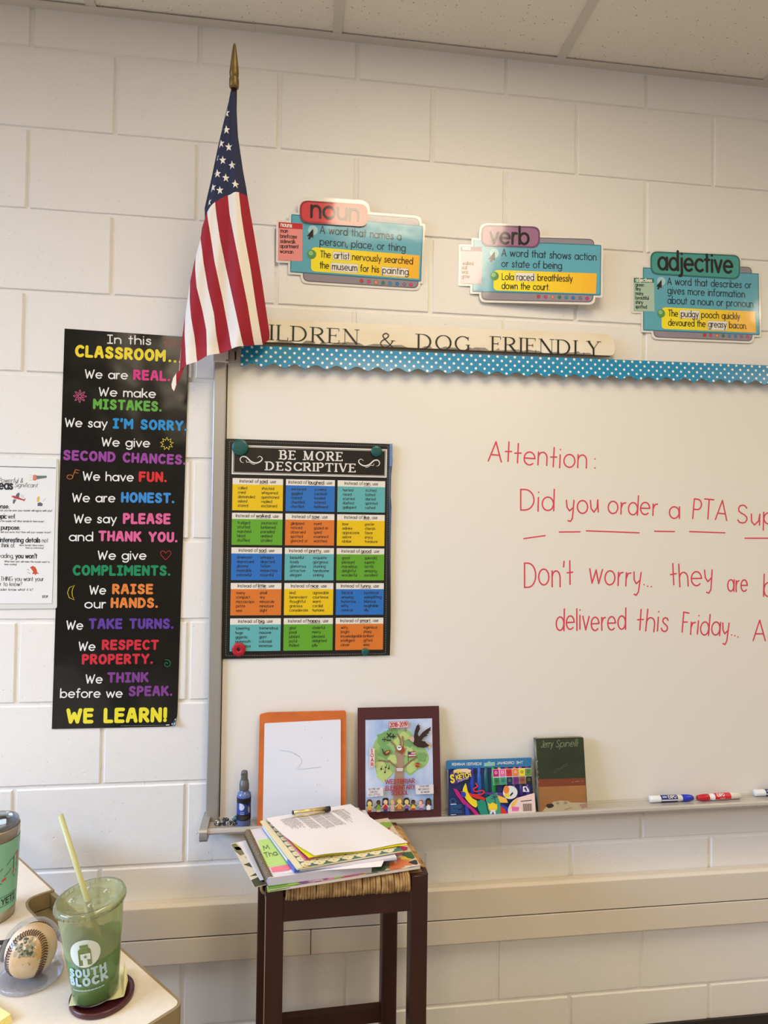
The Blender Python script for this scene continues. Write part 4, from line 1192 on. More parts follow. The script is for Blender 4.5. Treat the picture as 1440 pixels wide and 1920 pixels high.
card('grammar card with a purple title tab defining a verb', [(0.9468,2.2766), (1.1072,2.2765), (1.1054,2.218), (0.9469,2.2183)], (158, 112, 146),
     [(0.9265,2.2349), (1.2746,2.2325), (1.2742,2.0949), (0.9246,2.0954)], [(0.951,2.2468), (1.2558,2.2485), (1.2542,2.075), (0.9491,2.0731)],
     [(0.8928,2.2166), (0.949,2.2167), (0.9495,2.1167), (0.8925,2.1158)],
     [((0.8958,2.2072), (0.9189,2.2071), 'verbs', 34), ((0.8926,2.2044), (0.9491,2.2045)), [('walked', (0.8972,2.1667), (0.9273,2.167)), ('eat', (0.8964,2.1551), (0.9106,2.1551)), ('was', (0.896,2.1435), (0.9134,2.1437)), ('grow', (0.8958,2.1313), (0.9174,2.1315))], 31],
     (140, 88, 128), (206, 168, 184), [(0.9824,2.1557), (1.2628,2.1543), (1.2608,2.0992), (0.9816,2.1003)], (0.9841,2.1389), (0.9834,2.201),
     [('A word that shows action', (1.0021,2.194), (1.2619,2.1899), 62), ('or state of being', (1.0024,2.1648), (1.1676,2.1637), 60)],
     [('Lola', (1.0037,2.1299), (1.0367,2.1296), 56), ('raced', (1.0436,2.13), (1.0916,2.1301), 56), ('breathlessly', (1.1008,2.13), (1.1971,2.13), 56), ('down the court.', (1.0033,2.1054), (1.1345,2.105), 56)],
     [[(1.0404,2.1497), (1.0954,2.1503), (1.095,2.1285), (1.0403,2.1281)]],
     [(1.1045,2.0871), (1.1237,2.0867), (1.1426,2.0869), (1.1616,2.0869), (1.1803,2.0865), (1.199,2.0861), (1.2185,2.0857), (1.2373,2.0856)], .000305, tilt=(0, 0, radians(-5)), out=.018)
texts_title = [('adjective', (1.455,2.1908), (1.6856,2.1949), 172)]
card('grammar card with a green title tab defining an adjective', [(1.4341,2.2403), (1.7067,2.2472), (1.7056,2.1769), (1.4351,2.1749)], (72, 160, 152),
     [(1.413,2.1937), (1.7645,2.1985), (1.7679,2.022), (1.4151,2.0174)], [(1.4451,2.2107), (1.7441,2.216), (1.7465,2.003), (1.4457,1.9993)],
     [(1.3862,2.1624), (1.4455,2.1642), (1.4481,2.0717), (1.3863,2.0696)],
     [((1.3905,2.1524), (1.4404,2.1536), 'adjectives', 34), ((1.3863,2.1495), (1.4458,2.1518)), [('green', (1.3906,2.139), (1.4162,2.1397)), ('tiny', (1.3907,2.1274), (1.4069,2.1278)), ('many', (1.3908,2.115), (1.4149,2.1157)), ('beautiful', (1.3909,2.1027), (1.4307,2.1036)), ('shiny', (1.3909,2.0903), (1.4145,2.0909)), ('spotted', (1.391,2.0779), (1.4252,2.0785))], 32],
     (40, 128, 104), (176, 204, 186), [(1.4695,2.0851), (1.7536,2.0888), (1.7568,2.0283), (1.4693,2.0243)], (1.4676,2.0674), (1.4676,2.158),
     [('A word that describes or', (1.4849,2.1496), (1.742,2.1543), 66), ('gives more information', (1.4859,2.1239), (1.7221,2.1269), 66), ('about a noun or pronoun', (1.4861,2.0963), (1.7482,2.1006), 66)],
     [('The', (1.4883,2.061), (1.518,2.0612), 60), ('pudgy', (1.5264,2.0614), (1.5804,2.0622), 60), ('pooch quickly', (1.5877,2.0623), (1.707,2.0634), 60), ('devoured the', (1.4885,2.0347), (1.6016,2.0366), 60), ('greasy', (1.6089,2.0368), (1.6656,2.0373), 60), ('bacon.', (1.673,2.0374), (1.7285,2.0376), 60)],
     [[(1.5234,2.08), (1.583,2.0806), (1.5825,2.0582), (1.523,2.0577)], [(1.6074,2.0541), (1.6676,2.0552), (1.6671,2.0305), (1.6075,2.0296)]],
     [(1.5994,2.0139), (1.6178,2.0143), (1.6369,2.0139), (1.656,2.0143), (1.6752,2.0145), (1.6935,2.0149), (1.7122,2.015), (1.7315,2.0154)], .000293)

# ================================================================== FLAG
def flag():
    RED = M('flag_red', (160, 22, 42), rough=.75, bump=.3, bscale=900, bdist=.0005)
    WHT = M('flag_white', (244, 238, 228), rough=.75, bump=.3, bscale=900, bdist=.0005)
    BLU = M('flag_navy', (34, 40, 72), rough=.75, bump=.3, bscale=900, bdist=.0005)
    POLE = M('pole_dark_wood', (44, 28, 24), rough=.4)
    GOLD = M('finial_brass', (126, 106, 60), rough=.45, metal=.6, var=.35, vscale=60)
    t = thing('flag', 'American flag hanging in folds from a dark pole with a brass spear tip', 'flag', (.30, -.05, 1.9))
    p0, p1 = Vector((.300, -.052, 1.918)), Vector((.3155, -.22, 2.445))
    B().tube([p0, p1], .0068, POLE, 14).build('pole', t)
    d = (p1 - p0).normalized()
    B().lathe([(.0001, -.004), (.0100, -.004), (.0108, .002), (.0106, .014), (.0090, .017), (.0100, .020), (.0104, .026), (.0092, .038), (.0062, .060), (.0030, .080), (.0001, .084)], p1, GOLD, 20, axis=d).build('finial', t)
    BRK = M('bracket_metal', (150, 148, 142), rough=.4, metal=.7)
    b = B().lathe([(.0072, 0), (.0095, 0), (.0095, .045), (.0072, .045)], p0 - d * .004, BRK, 18, axis=d)
    b.box((.285, -.048, 1.897), (.315, -.030, 1.925), BRK)
    b.build('pole_bracket', t)
    # cloth: silhouette and seams between the stripes, as (x, z)
    Lsil = [(0.3107,2.4185), (0.2962,2.367), (0.2839,2.3189), (0.2688,2.2538), (0.2523,2.1873), (0.2398,2.1532), (0.2358,2.1306), (0.2244,2.0973), (0.2087,2.0393), (0.1951,1.9701), (0.1825,1.8997), (0.1769,1.8185)]
    Rsil = [(0.32,2.4256), (0.3239,2.3435), (0.3352,2.2701), (0.3446,2.2252), (0.3589,2.1507), (0.3774,2.0488), (0.3902,1.9668), (0.3953,1.937), (0.3942,1.9139), (0.3867,1.9001)]
    seams = [
      [(0.1825,1.8997), (0.1795,1.8235)],
      [(0.1951,1.9701), (0.194,1.9229), (0.1969,1.8884), (0.2008,1.8366)],
      [(0.2087,2.0393), (0.209,1.9943), (0.2129,1.9523), (0.2195,1.9135), (0.2257,1.8475)],
      [(0.2232,2.0972), (0.2237,2.0632), (0.2276,2.0186), (0.239,1.9726), (0.248,1.9257), (0.2496,1.8632)],
      [(0.2358,2.1329), (0.2412,2.1029), (0.2443,2.0737), (0.2531,2.0201), (0.267,1.9624), (0.2714,1.9161), (0.2784,1.8718)],
      [(0.2524,2.1928), (0.2534,2.1819), (0.262,2.1269), (0.2697,2.0765), (0.2871,1.9965), (0.3085,1.8805)],
      [(0.2727,2.1998), (0.2748,2.178), (0.2825,2.1284), (0.2951,2.0667), (0.3153,1.9804), (0.3361,1.8892)],
      [(0.3015,2.2174), (0.3047,2.1802), (0.3163,2.1251), (0.3305,2.0574), (0.3451,1.9881), (0.3601,1.8988)],
      [(0.3266,2.2238), (0.3311,2.1822), (0.3382,2.1379), (0.3515,2.0703), (0.3651,1.9833), (0.379,1.9059)]]
    hem = [(0.177,1.8246), (0.1796,1.8296), (0.2009,1.8439), (0.2259,1.8535), (0.2496,1.8668), (0.2784,1.8754), (0.3085,1.8842), (0.3361,1.8928), (0.3601,1.9013), (0.379,1.9059), (0.3942,1.9224)]
    cant = [(0.2402,2.1731), (0.2571,2.1898), (0.2751,2.2044), (0.2991,2.2172), (0.323,2.2246), (0.3458,2.2253)]
    def at_z(line, z):
        if z >= line[0][1]: return line[0][0]
        for a, c in zip(line, line[1:]):
            if c[1] <= z <= a[1]:
                return a[0] + (c[0] - a[0]) * (a[1] - z) / max(a[1] - c[1], 1e-9)
        return line[-1][0]
    def cant_z(x):
        if x <= cant[0][0]: return cant[0][1]
        for a, c in zip(cant, cant[1:]):
            if a[0] <= x <= c[0]: return a[1] + (c[1] - a[1]) * (x - a[0]) / (c[0] - a[0])
        return cant[-1][1]
    ZT, ZB = (0.3188,2.4234)[1], (0.3148,1.8905)[1]
    def depth(s, z):
        """s 0 left .. 1 right; folds of the hanging cloth"""
        w = min(1, max(0, (ZT - z) / (ZT - ZB)))
        base = -.235 + .13 * w
        f = .050 * w * (abs(2 * s - 1) ** 2.6) - .010 * w * sin(s * 9.5 + .6) - .006 * w * sin(s * 21)
        return base + f
    lines = [Lsil] + seams + [Rsil]
    n = len(lines)
    SUB, R1, R2 = 4, 12, 36
    xL, xR = at_z(Lsil, cant[0][1]), at_z(Rsil, cant[-1][1])
    cols = []
    for k in range(n):
        if k == 0: xc = cant[0][0]
        elif k == n - 1: xc = cant[-1][0]
        else:
            xc = seams[k - 1][0][0] if seams[k - 1][0][1] >= cant[0][1] - .002 else cant[0][0]
        zc = cant_z(xc) if k < n - 1 else cant[-1][1]
        fr_ = (xc - xL) / (xR - xL)
        col = []
        for r in range(R1):
            v = r / R1
            z = ZT + (zc - ZT) * v
            a, c = at_z(Lsil, z), at_z(Rsil, z)
            col.append((a + (c - a) * fr_, z))
        for r in range(R2 + 1):
            v = r / R2
            z = zc + (hem[k][1] - zc) * v
            x = at_z(lines[k], z)
            if 0 < k < n - 1:
                x = max(x, at_z(Lsil, z)) if z <= seams[k - 1][0][1] else (at_z(Lsil, z) if seams[k - 1][0][1] < cant[0][1] - .002 else seams[k - 1][0][0])
            if v == 1: x = hem[k][0]
            col.append((x, z))
        cols.append(col)
    def pos(x, z, h=0.0):
        a, c = at_z(Lsil, z), at_z(Rsil, z)
        s = min(1, max(0, (x - a) / max(c - a, 1e-5)))
        return Vector((x, depth(s, z) - h, z))
    strip = [WHT, RED, WHT, RED, WHT, RED, WHT, RED, WHT, RED]
    b = B()
    NR = R1 + R2 + 1
    allc = []
    for k in range(n - 1):
        for j in range(SUB):
            t_ = j / SUB
            allc.append([(cols[k][r][0] * (1 - t_) + cols[k + 1][r][0] * t_, cols[k][r][1] * (1 - t_) + cols[k + 1][r][1] * t_) for r in range(NR)])
    allc.append(cols[-1])
    def sheet(fn, flip):
        rows = [[fn(*c[r]) for c in allc] for r in range(NR)]
        if flip:
            rows = [r[::-1] for r in rows]
        m_ = len(allc) - 1
        b.grid(rows[::-1], RED, True, matf=lambda i, j: BLU if (NR - 2 - i) < R1 else strip[((m_ - 1 - j) if flip else j) // SUB])
    sheet(lambda x, z: pos(x, z), False)
    # hem seam and the fold behind, drawn in towards the pole
    def back(x, z):
        a, c = at_z(Lsil, z), at_z(Rsil, z)
        w = min(1, max(0, (ZT - z) / (ZT - ZB)))
        mid = (a + c) / 2
        xx = mid + (x - mid) * (1 - .22 * w)
        return Vector((xx, min(depth(.5, z) + .012 + .04 * w, -.045), z + .035 * w * max(0, 1 - (z - ZB) / .12)))
    sheet(back, True)
    # the tail of the inner fold hanging below the left corner
    T = [(0.177,-0.085,1.8249), (0.1953,-0.085,1.845), (0.187,-0.085,1.8201), (0.1775,-0.085,1.7966), (0.1728,-0.085,1.7809), (0.1678,-0.085,1.7872), (0.1664,-0.085,1.7961), (0.1698,-0.085,1.8117)]
    b.add([(p[0], p[1] + .004 * sin(i), p[2]) for i, p in enumerate([T[0], T[1], T[2], T[3], T[4]])], [(0, 1, 2, 3, 4)], RED)
    b.add([(p[0], p[1] - .004, p[2]) for p in [T[0], T[3], T[4], T[5], T[6], T[7]]], [(0, 1, 2, 3, 4, 5)], WHT)
    # stars
    stars = [(0.2998,2.3807), (0.3001,2.3474), (0.2875,2.3205), (0.305,2.3137), (0.2751,2.2938), (0.2913,2.2867), (0.312,2.2769), (0.2788,2.2596), (0.2978,2.2515), (0.2677,2.2323), (0.3192,2.2385), (0.2841,2.2258), (0.2572,2.2044)]
    for (sx, sz) in stars:
        pts = []
        for i in range(10):
            a = radians(92 + 36 * i); r = .0093 if i % 2 == 0 else .0038
            zz = sz + r * sin(a)
            xx = max(sx + r * cos(a) * .92, at_z(Lsil, zz) + .0004)
            pts.append((xx, zz))
        c = pos(sx, sz, .0012)
        if max(p[0] for p in pts) - min(p[0] for p in pts) < .004: continue
        cx = sum(p[0] for p in pts) / 10; cz = sum(p[1] for p in pts) / 10
        b.add([pos(cx, cz, .0014)] + [pos(x, z, .0014) for x, z in pts], [(0, i + 1, (i + 1) % 10 + 1) for i in range(10)], WHT)
    tag(b.build('cloth', t), 'red and white stripes below a starred navy canton')
flag()

# ================================================================== THINGS IN THE MARKER TRAY
def lean(xl, xr, z0, y0, z1, y1):
    """frame for a thing leaning on the board: u along x, v up the slope, both in metres; returns frame, width, height"""
    w = xr - xl; up = Vector((0, y1 - y0, z1 - z0)); hgt = up.length
    return Fr((xl, y0, z0), (1, 0, 0), up / hgt), w, hgt

def orange_board():
    ORG_ = M('orange_painted_wood', (208, 108, 44), rough=.45, var=.15, vscale=30, bump=.2, bscale=60)
    WH = M('dry_erase_white', (226, 228, 236), rough=.25)
    SM = M('old_marker_smudge', (176, 180, 190), rough=.5); DK = M('marker_speck', (70, 72, 80), rough=.5)
    t = thing('dry_erase_board', 'small white dry-erase board with an orange wooden backing leaning on the whiteboard', 'board', (.49, -.06, .731))
    f, w, h = lean(.3845, .6005, .7262, -.0695, .9925, -.0335)
    B().prism(f, round_poly([(0, 0), (w, 0), (w, h), (.02, h), (0, h - .004)], [.002, .002, .006, .004, .004]), -.008, 0, ORG_).build('backing', t, bevel=.001)
    b = B().prism(f, round_poly([(.0135, .012), (w - .012, .012), (w - .0135, h - .021), (.0125, h - .0255)], .003), 0, .003, WH)
    L = lambda x, y: (x * w, y * h)
    b.ribbon(f, smooth_line([L(.24, .66), L(.36, .645), L(.46, .60), L(.49, .55), L(.44, .50)], 4), .0008, SM, .0034)
    b.ribbon(f, [L(.42, .485), L(.71, .50)], [.0006, .0014], SM, .0034)
    b.ribbon(f, [L(.40, .625), L(.47, .60)], .0008, SM, .0034)
    for x, y in ((.52, .84), (.72, .765), (.79, .555), (.67, .345), (.70, .345), (.655, .285), (.03, .25)): b.poly(f, circ(L(x, y), .0008, 7), DK, .0034)
    b.build('writing_surface', t)
orange_board()

def picture():
    MAT_ = M('maroon_mat_board', (74, 28, 32), rough=.7, bump=.15, bscale=300, bdist=.0004)
    c = {k: M('art_' + k, v, rough=.5) for k, v in dict(ink=(40, 34, 36), red=(170, 42, 50), trunk=(166, 134, 112), bark=(140, 108, 88), g1=(150, 188, 118), g2=(118, 164, 98), g3=(186, 206, 126), g4=(60, 120, 70),
         sign=(228, 206, 206), eagle=(48, 28, 28), tan=(206, 176, 160), paper=(222, 218, 220), yellow=(226, 196, 60), green=(120, 170, 70), crimson=(188, 36, 60), orange=(222, 140, 60), purple=(140, 90, 156),
         navy=(50, 60, 120), skin=(232, 196, 160), skin2=(226, 206, 130), brown=(96, 56, 44), black=(28, 24, 26), hairb=(84, 54, 36), ginger=(178, 80, 84), pink=(214, 170, 200), white=(234, 234, 240), football=(150, 72, 40), lead=(120, 110, 120)).items()}
    SKY = M('art_sky', (124, 166, 216), rough=.5, var=.3, vscale=14, vrgb=(206, 216, 236), stretch=(1, 1, .5))
    t = thing('matted_drawing', 'child-drawn school poster of a tree and an eagle in a wide maroon mat', 'picture', (.735, -.06, .724))
    f, w, h = lean(.6315, .8435, .7272, -.0700, .998, -.0305)
    B().prism(f, [(0, 0), (w, 0), (w - .001, h), (-.001, h)], -.003, 0, MAT_).build('mat_board', t)
    u0, u1, v0, v1 = .089 * w, .906 * w, .080 * h, .889 * h
    U = Fr(f.pt(u0, v0), f.ux * (u1 - u0), f.uy * (v1 - v0))
    AR_ = (v1 - v0) / (u1 - u0)
    b = B()
    hh = [0.0004]
    def poly(pts, m_, up=.00012):
        hh[0] += up; b.poly(U, pts, c[m_] if isinstance(m_, str) else m_, hh[0])
    def disc(p, r, m_, n=16): poly(circ(p, r, n, r / AR_), m_)
    def line(pts, wd, m_, closed=False):
        hh[0] += .00008
        F2 = Fr(U.o, f.ux, f.uy)
        b.ribbon(F2, [(x * (u1 - u0), y * (v1 - v0)) for x, y in pts], wd * (u1 - u0), c[m_], hh[0], closed=closed)
    def wr(s, a, e, cap, ww, m_, font=SANS):
        hh[0] += .00008
        F2 = Fr(U.o, f.ux, f.uy); S = lambda p: (p[0] * (u1 - u0), p[1] * (v1 - v0))
        text(b, F2, s, S(a), S(e), cap * (v1 - v0), ww, c[m_], hh[0], font=font)
    poly([(0, 0), (1, 0), (1, 1), (0, 1)], SKY)
    crown = smooth_line([(0.4168,0.4084), (0.3409,0.3557), (0.2381,0.3452), (0.1785,0.3814), (0.1389,0.4788), (0.1038,0.569), (0.1168,0.7196), (0.2037,0.8274), (0.3361,0.8794), (0.5049,0.8928), (0.6633,0.865), (0.7265,0.7872), (0.7706,0.7028), (0.8816,0.6652), (0.9438,0.5661), (0.8943,0.477), (0.7622,0.4255), (0.6581,0.3732), (0.5848,0.4171), (0.5119,0.4746)], 4)
    poly(crown, 'g1')
    for p, rx, m_ in (((0.2681,0.7846), .10, 'g2'), ((0.5566,0.736), .14, 'g3'), ((0.2678,0.413), .11, 'g3'), ((0.6796,0.4696), .08, 'g3'), ((0.2925,0.6463), .10, 'g2'), ((0.6501,0.7337), .07, 'g2'), ((0.3913,0.8437), .08, 'g2'), ((0.8321,0.5762), .07, 'g2'), ((0.214,0.4972), .07, 'g3'), ((0.4023,0.5606), .07, 'g3'), ((0.6285,0.6373), .07, 'g3')):
        hh[0] += .00012; b.poly(U, [(p[0] + rx * (1 + .18 * sin(5 * a + p[0] * 30)) * cos(a), p[1] + rx / AR_ * (1 + .18 * sin(4 * a + p[1] * 20)) * sin(a)) for a in [2 * pi * i / 24 for i in range(24)]], c[m_], hh[0])
    poly([(0.3963,-0.0047), (0.4131,0.2706), (0.4312,0.4218), (0.4672,0.545), (0.4232,0.6428), (0.4423,0.6561), (0.4919,0.5926), (0.4955,0.7238), (0.5235,0.7231), (0.534,0.5984), (0.5926,0.6867), (0.6111,0.6793), (0.5562,0.5563), (0.5662,0.4177), (0.5526,0.2659), (0.5542,-0.0038)], 'trunk')
    for a in ([(0.4651,0.4691), (0.4008,0.5055), (0.346,0.5484)], [(0.5583,0.4663), (0.6628,0.5324), (0.748,0.5716)], [(0.4605,0.6418), (0.4344,0.7115), (0.3795,0.7543)], [(0.5232,0.7092), (0.5158,0.7785), (0.4752,0.8348)], [(0.5344,0.6122), (0.5656,0.722), (0.5493,0.8054)], [(0.3549,0.5344), (0.2713,0.5471), (0.1968,0.5527)]):
        line(a, .022, 'bark')
    # branch pictures
    for p, tt in (((0.3468,0.824), 'x'), ((0.4091,0.8122), '+'), ((0.2774,0.783), '/'), ((0.3444,0.7724), '-')):
        x, y = p; r = .028
        if tt == 'x': line([(x - r, y - r / AR_), (x + r, y + r / AR_)], .016, 'ink'); line([(x - r, y + r / AR_), (x + r, y - r / AR_)], .016, 'ink')
        if tt == '+': line([(x - r, y), (x + r, y)], .016, 'ink'); line([(x, y - r / AR_), (x, y + r / AR_)], .016, 'ink')
        if tt == '/': line([(x - r, y), (x + r, y)], .014, 'ink'); disc((x, y + .02), .008, 'ink', 8); disc((x, y - .02), .008, 'ink', 8)
        if tt == '-': line([(x - r, y), (x + r, y)], .016, 'ink')
    x, y = (0.5174,0.6714); disc((x + .01, y - .01), .05, 'football'); disc((x - .018, y + .012), .034, 'white'); disc((x - .024, y + .016), .012, 'ink', 6); disc((x - .002, y + .02), .009, 'ink', 6)
    poly([(0.2512,0.6749), (0.269,0.6401), (0.321,0.6628), (0.3603,0.6652), (0.3575,0.6308), (0.3007,0.6014), (0.2593,0.6266)], 'brown'); disc((0.311,0.6376), .016, 'orange', 8); disc((0.3346,0.6486), .012, 'yellow', 8); line([(0.2466,0.6785), (0.2731,0.6193)], .012, 'ink')
    x, y = (0.679,0.6082); 
    for k in range(5): line([(x - .048, y - .024 + .012 * k), (x + .055, y - .02 + .012 * k)], .012, 'crimson' if k % 2 == 0 else 'white')
    line([(x - .05, y - .07), (x - .05, y + .04)], .008, 'ink'); poly([(x - .048, y + .005), (x - .005, y + .006), (x - .005, y + .03), (x - .048, y + .03)], 'navy')
    disc((0.7661,0.4913), .036, 'football'); line([(0.6993,0.5037), (0.8246,0.4826)], .008, 'orange')
    for p in ((0.229,0.4624), (0.2821,0.425), (0.3373,0.466), (0.2956,0.4783)):
        disc(p, .014, 'ink', 8); line([p, (p[0] + .012, p[1] + .03)], .007, 'ink')
    for k in range(3): line([(0.4574,0.461), (0.545,0.4584)] if k == 0 else ([(0.4589,0.4486), (0.5428,0.446)] if k == 1 else [(0.4642,0.4374), (0.5387,0.4351)]), .012, 'paper')
    # eagle
    poly([(0.7074,0.7738), (0.7288,0.8635), (0.7538,0.9184), (0.7923,0.9522), (0.7887,0.9246), (0.8133,0.9344), (0.8002,0.9035), (0.8161,0.9017), (0.7945,0.8689), (0.7747,0.8346), (0.7924,0.803), (0.8501,0.8537), (0.9167,0.8869), (0.9811,0.9098), (0.9586,0.879), (0.9744,0.8752), (0.9343,0.8517), (0.948,0.841), (0.896,0.8248), (0.9284,0.8136), (0.8671,0.7977), (0.8237,0.757), (0.8842,0.7486), (0.9481,0.6982), (0.8634,0.6796), (0.7702,0.689), (0.7104,0.7183)], 'eagle')
    poly([(0.7112,0.746), (0.6925,0.7465), (0.6329,0.786), (0.6522,0.8064), (0.7131,0.8084), (0.7214,0.7735)], 'tan'); poly([(0.635,0.7929), (0.6051,0.7936), (0.6187,0.7795), (0.6403,0.7824)], 'yellow')
    poly([(0.8841,0.7451), (0.9933,0.711), (0.9855,0.7007), (0.9115,0.7235)], 'tan'); poly([(0.9341,0.6986), (0.9621,0.6979), (0.9518,0.6703), (0.9286,0.6744)], 'yellow')
    # banners and lettering
    poly([(0.3434,0.9791), (0.6293,0.9821), (0.6318,0.9072), (0.3442,0.9054)], 'red'); poly([(0.3489,0.9749), (0.6245,0.978), (0.6263,0.9115), (0.35,0.9094)], 'sign')
    wr('2018-2019', (0.3559,0.9203), (0.6201,0.9248), .045, .2, 'red'); line([(0.3855,0.9058), (0.3864,0.8713)], .014, 'bark'); line([(0.5943,0.9081), (0.596,0.87)], .014, 'bark')
    poly([(0.0554,0.6903), (0.1311,0.6904), (0.1299,0.4893), (0.0552,0.4881)], 'sign')
    for ch, p, e in (('S', (0.073,0.6467), (0.1057,0.6472)), ('O', (0.0691,0.5988), (0.1158,0.5989)), ('A', (0.0716,0.548), (0.1164,0.5481)), ('R', (0.0741,0.4985), (0.117,0.4986))): wr(ch, p, e, .036, .2, 'red')
    wr('WESTBRIAR', (0.2808,0.3011), (0.7193,0.302), .045, .19, 'red'); wr('ELEMENTARY', (0.2864,0.2321), (0.7239,0.2359), .045, .19, 'red'); wr('SCHOOL', (0.3687,0.1783), (0.6199,0.1806), .042, .19, 'red')
    poly([(0.0126,0.2633), (0.2501,0.2678), (0.2542,0.1727), (0.015,0.1673)], 'paper'); poly([(0.7279,0.2774), (0.9959,0.2754), (0.9964,0.1743), (0.7314,0.1753)], 'paper')
    wr('ALONE WE', (0.0382,0.2432), (0.203,0.2446), .018, .16, 'lead'); wr('CAN DO', (0.0561,0.2125), (0.1743,0.2139), .018, .16, 'lead'); wr('SO LITTLE...', (0.0368,0.1816), (0.2247,0.1833), .018, .16, 'lead')
    wr('TOGETHER', (0.7867,0.2525), (0.9291,0.2533), .018, .16, 'lead'); wr('WE CAN DO', (0.7653,0.2213), (0.9328,0.2211), .018, .16, 'lead'); wr('SO MUCH!', (0.8034,0.1895), (0.9318,0.1905), .018, .16, 'lead')
    # the row of children
    kids = [(260, 1570, 'skin2', 'hairb', 'yellow', 'crimson', 1), (400, 1550, 'brown', 'black', 'green', 'skin', 0), (510, 1545, 'skin', 'black', 'crimson', 'navy', 2), (618, 1550, 'tan', 'yellow', 'tan', 'tan', 0), (728, 1530, 'skin2', 'yellow', 'orange', 'bark', 0),
            (843, 1540, 'skin2', 'black', 'purple', 'black', 1), (948, 1540, 'brown', 'black', 'yellow', 'crimson', 0), (1075, 1540, 'skin', 'ginger', 'pink', 'purple', 0), (1190, 1545, 'brown', 'black', 'white', 'white', 1)]
    s = 1 / 1070
    KP = [(0.0552,0.0973), (0.1856,0.1064), (0.2878,0.1061), (0.388,0.0991), (0.4905,0.1092), (0.5971,0.0984), (0.6945,0.0948), (0.8124,0.0905), (0.9191,0.0831)]
    for (px, py, sk, hr, top, leg, lng), (x, y) in zip(kids, KP):
        hh[0] = .0060
        r = .036
        bot = max(.002, y - .115)
        if lng: poly([(x - r * 1.25, y - .032), (x + r * 1.25, y - .032), (x + r * 1.2, y + .02), (x + r * .6, y + .045), (x - r * .6, y + .045), (x - r * 1.2, y + .02)], hr)
        poly([(x - r * .75, bot), (x + r * .75, bot), (x + r * .7, bot + .04), (x - r * .7, bot + .04)], leg)
        poly([(x - r * .5, y - .022), (x + r * .5, y - .022), (x + r * .95, bot + .025), (x - r * .95, bot + .025)], top)
        line([(x - r * .5, y - .03), (x - r * 1.5, bot + .045)], .013, sk); line([(x + r * .5, y - .03), (x + r * 1.4, bot + .05)], .013, sk)
        disc((x, y), r * .88, hr if not lng else sk)
        disc((x + (.006 if hr != 'ginger' else -.012), y - .007), r * .70, sk)
        if lng == 2: disc((x - .03, y + .03), .016, hr, 8); disc((x + .03, y + .03), .016, hr, 8)
    tag(b.build('drawing', t), 'coloured drawing of a tree, an eagle and a row of children')
picture()

